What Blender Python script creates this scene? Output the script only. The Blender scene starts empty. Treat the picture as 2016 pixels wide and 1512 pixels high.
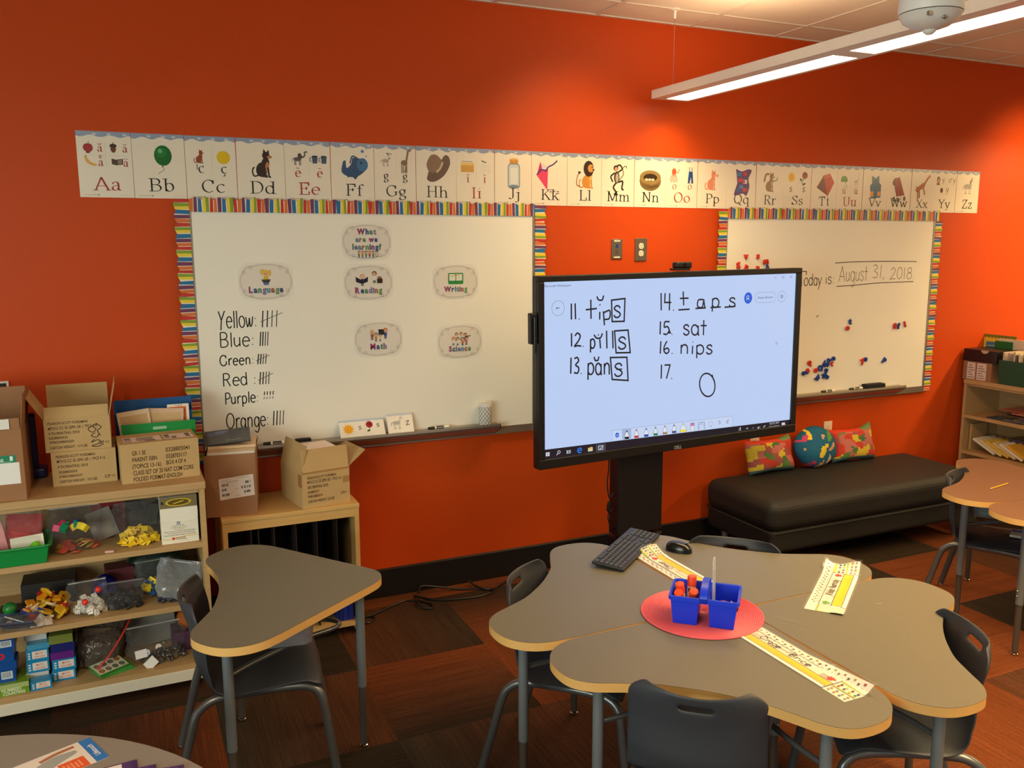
import bpy, bmesh, math, random
from mathutils import Vector, Matrix
from math import sin, cos, pi, radians
random.seed(7)
SC = bpy.context.scene
COL = SC.collection

def S(r, g=None, b=None):
    if g is None: r, g, b = r
    f = lambda c: (c / 12.92 if c <= 0.04045 else ((c + 0.055) / 1.055) ** 2.4)
    return (f(r / 255), f(g / 255), f(b / 255))

# ---------------------------------------------------------------- camera
cam_d = bpy.data.cameras.new('camera'); cam = bpy.data.objects.new('camera', cam_d); COL.objects.link(cam)
cam_d.sensor_width = 36.0; cam_d.lens = 36.0 * 1701.47 / 2016; cam_d.clip_start = 0.05
yaw, pitch, roll = 0.4245813, -0.1596720, -0.0025773
_f = Vector((sin(yaw) * cos(pitch), cos(yaw) * cos(pitch), sin(pitch)))
_r = Vector((cos(yaw), -sin(yaw), 0)); _u = _r.cross(_f)
_r2 = cos(roll) * _r + sin(roll) * _u; _u2 = -sin(roll) * _r + cos(roll) * _u
cam.matrix_world = Matrix(((_r2.x, _u2.x, -_f.x, -0.31754), (_r2.y, _u2.y, -_f.y, -4.30614), (_r2.z, _u2.z, -_f.z, 1.86589), (0, 0, 0, 1)))
SC.camera = cam

# ---------------------------------------------------------------- light
w = bpy.data.worlds.new('world'); SC.world = w; w.use_nodes = True
w.node_tree.nodes['Background'].inputs[0].default_value = (0.84, 0.96, 0.90, 1)
w.node_tree.nodes['Background'].inputs[1].default_value = 0.20
def area(name, loc, target, sx, sy, power, color):
    d = bpy.data.lights.new(name, 'AREA'); d.shape = 'RECTANGLE'; d.size = sx; d.size_y = sy; d.energy = power; d.color = color
    o = bpy.data.objects.new(name, d); COL.objects.link(o); o.location = loc
    o.rotation_euler = (Vector(target) - Vector(loc)).to_track_quat('-Z', 'Y').to_euler()
    return o
LAMP = (1.0, 0.69, 0.31)
_w = area('window_daylight', (-3.4, -4.6, 1.5), (0.8, -0.6, 0.7), 2.6, 1.5, 28, (0.90, 1.0, 0.86))
area('ceiling_lamp_row_right', (6.4, -2.4, 2.6), (6.4, -2.4, 0), 0.2, 3.6, 80, LAMP)
for k in range(5):   # the fixture's own lamps, just under each lens
    a_ = area('pendant_lamp', (2.593 + .013 * k, -.74 - 1.315 * k, 2.655), (2.593 + .013 * k, -.74 - 1.315 * k, 0), 0.14, 1.2, (8.5, 12, 21, 24, 24)[k], LAMP); a_.data.spread = radians(125)
_w.data.spread = radians(110)
def wash(x, y, p):   # unseen spots added to brighten patches of the back wall
    d = bpy.data.lights.new('added_wall_spot', 'SPOT'); d.energy = p; d.color = LAMP; d.spot_size = radians(84); d.spot_blend = 1.0; d.shadow_soft_size = .09
    o = bpy.data.objects.new('added_wall_spot', d); COL.objects.link(o); o.location = (x, y, 3.06); o.rotation_euler = (Vector((x, .0, 1.95)) - Vector((x, y, 3.06))).to_track_quat('-Z', 'Y').to_euler()
wash(2.02, -.85, 34); wash(5.75, -.95, 84)
area('added_near_fill', (-0.9, -4.0, 2.62), (-0.9, -4.0, 0), 0.2, 2.4, 24, (1.0, .82, .58))  # unseen lamp added to lift the near desks and the round table
LENS_POWER = 4.0; UPLIGHT = 9.5
SC.view_settings.view_transform = 'Standard'; SC.view_settings.look = 'None'
SC.view_settings.gamma = 1.0; SC.view_settings.use_curve_mapping = False
SC.view_settings.exposure = 0.80
SC.cycles.max_bounces = 8; SC.cycles.transparent_max_bounces = 24

# ---------------------------------------------------------------- materials
def _nt(name):
    m = bpy.data.materials.new(name); m.use_nodes = True
    return m, m.node_tree, m.node_tree.nodes['Principled BSDF']
def M(name, rgb, rough=0.5, metal=0.0, spec=0.5, noise=0.08, ns=18.0, bump=0.0, bs=200.0, stretch=None, rgb2=None, emit=None, detail=4.0):
    m, nt, p = _nt(name)
    tc = nt.nodes.new('ShaderNodeTexCoord'); nz = nt.nodes.new('ShaderNodeTexNoise')
    nz.inputs['Scale'].default_value = ns; nz.inputs['Detail'].default_value = detail
    src = tc.outputs['Object']
    if stretch:
        mp = nt.nodes.new('ShaderNodeMapping'); mp.inputs['Scale'].default_value = stretch
        nt.links.new(src, mp.inputs[0]); src = mp.outputs[0]
    nt.links.new(src, nz.inputs['Vector'])
    mx = nt.nodes.new('ShaderNodeMix'); mx.data_type = 'RGBA'
    c1 = rgb; c2 = rgb2 or tuple(min(1, c * (1 - 2 * noise)) for c in rgb)
    mx.inputs[6].default_value = (*c1, 1); mx.inputs[7].default_value = (*c2, 1)
    nt.links.new(nz.outputs[0], mx.inputs[0]); nt.links.new(mx.outputs[2], p.inputs['Base Color'])
    p.inputs['Roughness'].default_value = rough; p.inputs['Metallic'].default_value = metal
    p.inputs['Specular IOR Level'].default_value = spec
    if bump:
        n2 = nt.nodes.new('ShaderNodeTexNoise'); n2.inputs['Scale'].default_value = bs; nt.links.new(src, n2.inputs['Vector'])
        b = nt.nodes.new('ShaderNodeBump'); b.inputs['Strength'].default_value = bump; b.inputs['Distance'].default_value = 0.002
        nt.links.new(n2.outputs[0], b.inputs['Height']); nt.links.new(b.outputs[0], p.inputs['Normal'])
    if emit:
        p.inputs['Emission Color'].default_value = (*emit[0], 1); p.inputs['Emission Strength'].default_value = emit[1]
    return m
def MC(name, rough=0.5, spec=0.5, coat=0.0, emit=0.0, noise=0.0, ns=30):
    m, nt, p = _nt(name)
    a = nt.nodes.new('ShaderNodeAttribute'); a.attribute_name = 'Col'
    out = a.outputs[0]
    if noise:
        tc = nt.nodes.new('ShaderNodeTexCoord'); nz = nt.nodes.new('ShaderNodeTexNoise'); nz.inputs['Scale'].default_value = ns
        nt.links.new(tc.outputs['Object'], nz.inputs['Vector'])
        mr = nt.nodes.new('ShaderNodeMapRange'); mr.inputs[3].default_value = 1 - noise; mr.inputs[4].default_value = 1 + noise
        nt.links.new(nz.outputs[0], mr.inputs[0])
        v = nt.nodes.new('ShaderNodeVectorMath'); v.operation = 'SCALE'
        nt.links.new(out, v.inputs[0]); nt.links.new(mr.outputs[0], v.inputs['Scale']); out = v.outputs[0]
    p.inputs['Roughness'].default_value = rough; p.inputs['Specular IOR Level'].default_value = spec
    p.inputs['Coat Weight'].default_value = coat; p.inputs['Coat Roughness'].default_value = 0.12
    if emit:
        p.inputs['Base Color'].default_value = (0.01, 0.01, 0.012, 1)
        nt.links.new(out, p.inputs['Emission Color']); p.inputs['Emission Strength'].default_value = emit
    else: nt.links.new(out, p.inputs['Base Color'])
    return m
def MCLEAR(name, tint=(1, 1, 1), fac=0.89, rough=0.12, milk=0.25, wrinkle=0.9, ws=32):
    m = bpy.data.materials.new(name); m.use_nodes = True; nt = m.node_tree; nt.nodes.clear()
    o = nt.nodes.new('ShaderNodeOutputMaterial'); t = nt.nodes.new('ShaderNodeBsdfTransparent'); g = nt.nodes.new('ShaderNodeBsdfPrincipled')
    t.inputs[0].default_value = (*tint, 1)
    g.inputs['Base Color'].default_value = (milk * tint[0], milk * tint[1], milk * tint[2], 1); g.inputs['Roughness'].default_value = rough
    g.inputs['Specular IOR Level'].default_value = 1.0
    lw = nt.nodes.new('ShaderNodeLayerWeight'); lw.inputs[0].default_value = 0.35
    mr = nt.nodes.new('ShaderNodeMapRange'); mr.inputs[3].default_value = 1 - fac; mr.inputs[4].default_value = min(1, 1.75 * (1 - fac) + (0.15 if fac < .9 else 0.04))
    nt.links.new(lw.outputs[1], mr.inputs[0])
    tc = nt.nodes.new('ShaderNodeTexCoord'); nz = nt.nodes.new('ShaderNodeTexNoise'); nz.inputs['Scale'].default_value = ws; nz.inputs['Detail'].default_value = 3
    nt.links.new(tc.outputs['Object'], nz.inputs['Vector'])
    b = nt.nodes.new('ShaderNodeBump'); b.inputs['Strength'].default_value = wrinkle; b.inputs['Distance'].default_value = 0.02
    nt.links.new(nz.outputs[0], b.inputs['Height']); nt.links.new(b.outputs[0], g.inputs['Normal'])
    mx = nt.nodes.new('ShaderNodeMixShader')
    nt.links.new(mr.outputs[0], mx.inputs[0]); nt.links.new(t.outputs[0], mx.inputs[1]); nt.links.new(g.outputs[0], mx.inputs[2])
    nt.links.new(mx.outputs[0], o.inputs[0])
    return m

MT = dict(
    wall=M('orange_wall_paint', S(202, 73, 19), 0.42, spec=0.22, noise=0.03, ns=3, bump=0.12, bs=350),
    rwall=M('side_wall_paint', S(214, 200, 178), 0.6, noise=0.03),
    base=M('black_cove_base', S(22, 18, 17), 0.45, noise=0.1),
    tile=M('ceiling_tile', S(240, 233, 221), 0.9, spec=0.1, noise=0.05, ns=60, bump=0.25, bs=120),
    tbar=M('ceiling_grid_metal', S(236, 228, 216), 0.5),
    white=M('white_enamel', S(240, 236, 230), 0.4, noise=0.02),
    board=M('whiteboard_enamel', S(244, 240, 228), 0.22, spec=0.5, noise=0.015, ns=4),
    alu=M('brushed_aluminium', S(168, 160, 146), 0.38, 0.75, noise=0.06, stretch=(1, 1, 40)),
    ink=MC('printed_card', 0.5), lam=MC('laminated_print', 0.22, 0.55), mark=MC('marker_ink', 0.6, 0.2),
    screen=MC('screen_pixels', 0.25, 0.5, emit=0.55),
    black=M('black_plastic', S(20, 20, 22), 0.4, noise=0.1), blackg=M('black_gloss', S(12, 12, 14), 0.22, noise=0.05),
    lamtop=M('grey_laminate', S(112, 108, 94), 0.42, spec=0.4, noise=0.05, ns=220, rgb2=S(101, 97, 84)),
    lamtan=M('tan_laminate', S(116, 88, 68), 0.42, noise=0.05, ns=220),
    edge=M('maple_edge_band', S(224, 176, 104), 0.45, noise=0.08, ns=12, stretch=(1, 1, 30)),
    steel=M('grey_powder_coat', S(120, 126, 130), 0.42, 0.2, noise=0.06, ns=400),
    tubeg=M('grey_bent_tube', S(120, 121, 122), 0.3, 0.65, noise=0.05),
    leg2=M('dark_inner_tube', S(98, 90, 82), 0.35, 0.35), chrome=M('chrome_glide', S(215, 210, 200), 0.15, 1.0),
    shell=M('charcoal_chair_plastic', S(56, 60, 67), 0.5, spec=0.5, noise=0.06, ns=300, bump=0.06, bs=500),
    wood=M('oak_laminate', S(196, 160, 110), 0.5, noise=0.1, ns=6, stretch=(1, 14, 14), rgb2=S(172, 137, 92)),
    maple=M('birch_ply', S(216, 178, 112), 0.5, noise=0.1, ns=5, stretch=(1, 10, 10), rgb2=S(198, 156, 94)),
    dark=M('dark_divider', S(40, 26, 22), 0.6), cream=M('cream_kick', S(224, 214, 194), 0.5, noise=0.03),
    card=M('corrugated_cardboard', S(196, 164, 114), 0.8, spec=0.2, noise=0.07, ns=10, bump=0.1, bs=60),
    card2=M('brown_cardboard', S(160, 116, 82), 0.8, spec=0.2, noise=0.06, ns=10, bump=0.1, bs=60),
    tape=M('packing_tape', S(176, 132, 84), 0.2, noise=0.06), paper=M('white_paper', S(232, 226, 216), 0.7, noise=0.03),
    vinyl=M('charcoal_upholstery', S(42, 41, 40), 0.55, spec=0.28, noise=0.12, ns=500, bump=0.3, bs=900),
    blue=M('blue_caddy_plastic', S(8, 58, 232), 0.35, noise=0.05), red=M('coral_placemat', S(222, 90, 104), 0.55, noise=0.05),
    orange=M('orange_cap_plastic', S(240, 78, 36), 0.4), green=M('green_tray_plastic', S(12, 140, 62), 0.4, noise=0.06),
    dgreen=M('dark_green_bin', S(24, 74, 52), 0.5), navy=M('navy_plastic', S(38, 34, 92), 0.4), bluebin=M('blue_bin', S(24, 92, 160), 0.45),
    clear=MCLEAR('clear_bag_film'), tote=MCLEAR('clear_tote_plastic', (0.92, 0.9, 0.95), 0.7, 0.15, 0.45, 0.1),
    lamin=MCLEAR('laminate_film', fac=0.94, rough=0.06, milk=0.7, wrinkle=0.25, ws=8), rod=MCLEAR('clear_acrylic', fac=0.6, rough=0.05, milk=0.8, wrinkle=0.0),
    brownbag=MCLEAR('brown_filled_bag', (0.55, 0.42, 0.34), 0.35, 0.12, 0.22, 0.8),
    pencil=M('pencil_yellow', S(236, 176, 50), 0.4), lead=M('pencil_lead', S(40, 36, 34), 0.5), tan=M('raw_wood', S(220, 180, 130), 0.6),
    purple=M('purple_fabric', S(70, 24, 84), 0.6), steelp=M('stainless_plate', S(150, 132, 112), 0.35, 0.8, noise=0.05, stretch=(1, 1, 30)),
    ivory=M('ivory_plastic', S(236, 222, 196), 0.4), pinkg=M('maroon_scissor_handle', S(150, 52, 84), 0.4), metal=M('bright_steel', S(190, 190, 190), 0.25, 1.0),
    rmag=M('red_magnet_plastic', S(214, 48, 34), 0.35), bmag=M('blue_magnet_plastic', S(22, 62, 150), 0.35),
    felt=M('black_felt', S(24, 24, 26), 0.9), yel=M('yellow_tile_plastic', S(246, 208, 40), 0.4), cube=MC('coloured_plastic', 0.35, noise=0.03),
    fabric=MC('printed_fabric', 0.85, 0.2, noise=0.12, ns=40), bean=M('lime_felt', S(120, 214, 30), 0.8), orfab=M('orange_mesh_bag', S(206, 106, 26), 0.7, noise=0.3, ns=60),
    gbag=M('dark_green_film', S(18, 48, 34), 0.3, noise=0.5, ns=14, bump=1.0, bs=20), foil=M('blue_foil', S(24, 24, 150), 0.25, 0.4, noise=0.5, ns=30, bump=1.0, bs=40),
    silver=MCLEAR('shiny_bag_film', (0.9, 0.92, 0.95), 0.55, 0.12, 0.45, 1.0, 13),
    tissue=M('crumpled_tissue', S(225, 205, 186), 0.8, noise=0.2, ns=40, bump=0.8, bs=50),
    coin=M('coin_nickel', S(150, 148, 146), 0.35, 0.8), copper=M('coin_copper', S(130, 78, 48), 0.4, 0.8), ink2=M('black_counter', S(36, 36, 42), 0.35),
)
def _emat(name, rgb, k):
    m = bpy.data.materials.new(name); m.use_nodes = True; nt = m.node_tree; nt.nodes.clear()
    o = nt.nodes.new('ShaderNodeOutputMaterial'); e = nt.nodes.new('ShaderNodeEmission'); e.inputs[0].default_value = (*rgb, 1); e.inputs[1].default_value = k
    nt.links.new(e.outputs[0], o.inputs[0]); return m
MT['lens'] = _emat('lit_lens', (1.0, 0.78, 0.52), LENS_POWER); MT['upl'] = _emat('lit_uplight', (1.0, 0.66, 0.36), UPLIGHT)

# ---------------------------------------------------------------- mesh helpers
def smooth_pts(pts, n=6, closed=False):
    P = [Vector(p) for p in pts]; out = []; N = len(P)
    rng = range(N if closed else N - 1)
    for i in rng:
        p1, p2 = P[i], P[(i + 1) % N]
        p0 = P[i - 1] if (closed or i > 0) else p1 * 2 - p2
        p3 = P[(i + 2) % N] if (closed or i + 2 < N) else p2 * 2 - p1
        for k in range(n):
            t = k / n
            out.append(0.5 * ((2 * p1) + (p2 - p0) * t + (2 * p0 - 5 * p1 + 4 * p2 - p3) * t * t + (3 * p1 - p0 - 3 * p2 + p3) * t ** 3))
    if not closed: out.append(P[-1])
    return out
class MB:
    def __init__(s, mat=0, col=None):
        s.v = []; s.f = []; s.m = []; s.c = []; s.sm = []; s.X = Matrix.Identity(4); s.mat = mat; s.col = col
    def add(s, vs, fs, smooth=False):
        b = len(s.v)
        s.v += [tuple(s.X @ Vector(p)) for p in vs]
        for f in fs:
            s.f.append([b + i for i in f]); s.m.append(s.mat); s.c.append(s.col or (1, 1, 1)); s.sm.append(smooth)
        return s
    def box(s, x0, x1, y0, y1, z0, z1):
        return s.add([(x0, y0, z0), (x1, y0, z0), (x1, y1, z0), (x0, y1, z0), (x0, y0, z1), (x1, y0, z1), (x1, y1, z1), (x0, y1, z1)],
                     [(0, 3, 2, 1), (4, 5, 6, 7), (0, 1, 5, 4), (1, 2, 6, 5), (2, 3, 7, 6), (3, 0, 4, 7)])
    def obox(s, c, size, R=None):
        a = [v * 0.5 for v in size]; R = R or Matrix.Identity(3); c = Vector(c)
        vs = [c + R @ Vector((x * a[0], y * a[1], z * a[2])) for z in (-1, 1) for x, y in ((-1, -1), (1, -1), (1, 1), (-1, 1))]
        return s.add(vs, [(0, 3, 2, 1), (4, 5, 6, 7), (0, 1, 5, 4), (1, 2, 6, 5), (2, 3, 7, 6), (3, 0, 4, 7)])
    def prism(s, poly, z0, z1, caps=True, sides=True, smooth=False):
        n = len(poly); vs = [(p[0], p[1], z0) for p in poly] + [(p[0], p[1], z1) for p in poly]; fs = []
        if caps: fs += [tuple(range(n))[::-1], tuple(range(n, 2 * n))]
        if caps: s.add(vs, fs)
        if sides: s.add(vs, [(i, (i + 1) % n, n + (i + 1) % n, n + i) for i in range(n)], smooth)
        return s
    def tube(s, pts, r, n=10, caps=True):
        P = [Vector(p) for p in pts]; N = len(P); R = r if isinstance(r, (list, tuple)) else [r] * N
        T = [(P[min(i + 1, N - 1)] - P[max(i - 1, 0)]).normalized() for i in range(N)]
        a = Vector((0, 0, 1)) if abs(T[0].z) < 0.9 else Vector((1, 0, 0))
        u = T[0].cross(a).normalized(); vs = []
        for i in range(N):
            u = (u - T[i] * u.dot(T[i])).normalized(); w2 = T[i].cross(u)
            vs += [P[i] + (u * cos(2 * pi * k / n) + w2 * sin(2 * pi * k / n)) * R[i] for k in range(n)]
        fs = [(i * n + k, i * n + (k + 1) % n, (i + 1) * n + (k + 1) % n, (i + 1) * n + k) for i in range(N - 1) for k in range(n)]
        s.add(vs, fs, True)
        if caps: s.add(vs, [tuple(range(n))[::-1], tuple(range((N - 1) * n, N * n))])
        return s
    def cyl(s, p0, p1, r, n=16, r1=None): return s.tube([p0, p1], [r, r if r1 is None else r1], n)
    def lathe(s, prof, n=24, c=(0, 0, 0)):
        vs = [(c[0] + r * cos(2 * pi * k / n), c[1] + r * sin(2 * pi * k / n), c[2] + z) for r, z in prof for k in range(n)]
        fs = [(i * n + k, i * n + (k + 1) % n, (i + 1) * n + (k + 1) % n, (i + 1) * n + k) for i in range(len(prof) - 1) for k in range(n)]
        return s.add(vs, fs, True)
    def grid(s, fn, nu, nv, cu=False):
        vs = [fn(i / nu, j / nv) for j in range(nv + 1) for i in range(nu + (0 if cu else 1))]; W = nu if cu else nu + 1
        return s.add(vs, [(j * W + i, j * W + (i + 1) % W, (j + 1) * W + (i + 1) % W, (j + 1) * W + i) for j in range(nv) for i in range(nu)], True)
    def ball(s, c, r, n=14, m=9):
        rx, ry, rz = (r, r, r) if not isinstance(r, (tuple, list)) else r
        return s.grid(lambda u, v: (c[0] + rx * sin(pi * (0.004 + v * 0.992)) * cos(2 * pi * u), c[1] + ry * sin(pi * (0.004 + v * 0.992)) * sin(2 * pi * u), c[2] - rz * cos(pi * (0.004 + v * 0.992))), n, m, True)
    def build(s, name, mats, parent=None, loc=None, rz=None, bevel=0, seg=2, solid=0, sub=0, sharp=38, rot=None):
        me = bpy.data.meshes.new(name); me.from_pydata(s.v, [], s.f)
        for m in (mats if isinstance(mats, (list, tuple)) else [mats]): me.materials.append(MT[m] if isinstance(m, str) else m)
        me.polygons.foreach_set('material_index', s.m); me.polygons.foreach_set('use_smooth', s.sm)
        if s.col is not None or any(c != (1, 1, 1) for c in s.c):
            at = me.color_attributes.new('Col', 'FLOAT_COLOR', 'CORNER'); buf = []
            for f, c in zip(s.f, s.c): buf += [*c, 1.0] * len(f)
            at.data.foreach_set('color', buf)
        me.update()
        if any(s.sm): me.set_sharp_from_angle(angle=radians(sharp))
        o = bpy.data.objects.new(name, me); COL.objects.link(o)
        if parent: o.parent = parent
        if loc is not None: o.location = loc
        if rz is not None: o.rotation_euler = (0, 0, rz)
        if rot is not None: o.rotation_euler = rot
        if solid:
            q = o.modifiers.new('solid', 'SOLIDIFY'); q.thickness = solid; q.offset = 0
        if bevel:
            q = o.modifiers.new('bevel', 'BEVEL'); q.width = bevel; q.segments = seg; q.limit_method = 'ANGLE'; q.angle_limit = radians(40)
        if sub:
            q = o.modifiers.new('sub', 'SUBSURF'); q.levels = sub; q.render_levels = sub
        return o
def tag(o, label=None, cat=None, group=None, kind=None):
    if label: o['label'] = label
    if cat: o['category'] = cat
    if group: o['group'] = group
    if kind: o['kind'] = kind
    return o
def T(name, label, cat, loc=(0, 0, 0), rz=0.0, group=None):
    o = bpy.data.objects.new(name, None); COL.objects.link(o); o.location = loc; o.rotation_euler = (0, 0, rz); o.empty_display_size = 0.05
    return tag(o, label, cat, group)
def copy_tree(o, parent=None, loc=None, rz=None, label=None):
    c = o.copy(); COL.objects.link(c)
    if parent: c.parent = parent
    if loc is not None: c.location = loc
    if rz is not None: c.rotation_euler = (0, 0, rz)
    if label: c['label'] = label
    for ch in KIDS.get(o.name, []) or list(o.children): copy_tree(ch, c)
    return c
KIDS = {}
def struct(o): return tag(o, kind='structure')

# ---------------------------------------------------------------- lettering
_tc = {}
def bfont(txt, bold=0.0):
    k = (txt, bold)
    if k not in _tc:
        cu = bpy.data.curves.new('lettering', 'FONT'); cu.body = txt; cu.size = 1.0; cu.resolution_u = 3; cu.offset = bold
        o = bpy.data.objects.new('lettering', cu); COL.objects.link(o)
        bpy.context.view_layer.update()
        me = bpy.data.meshes.new_from_object(o.evaluated_get(bpy.context.evaluated_depsgraph_get()))
        vs = [(v.co.x, v.co.y) for v in me.vertices]; fs = [tuple(p.vertices) for p in me.polygons]
        bpy.data.objects.remove(o); bpy.data.meshes.remove(me); bpy.data.curves.remove(cu); _tc[k] = (vs, fs)
    return _tc[k]
def arc(cx, cy, rx, ry, a0, a1, n=9):
    return [(cx + rx * cos(radians(a0 + (a1 - a0) * i / n)), cy + ry * sin(radians(a0 + (a1 - a0) * i / n))) for i in range(n + 1)]
def cm(*p): return [(q.x, q.y) for q in smooth_pts([(a, b, 0) for a, b in p], 4)]
def stem(x, a, b): return [(x, a), (x, b)]
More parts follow.
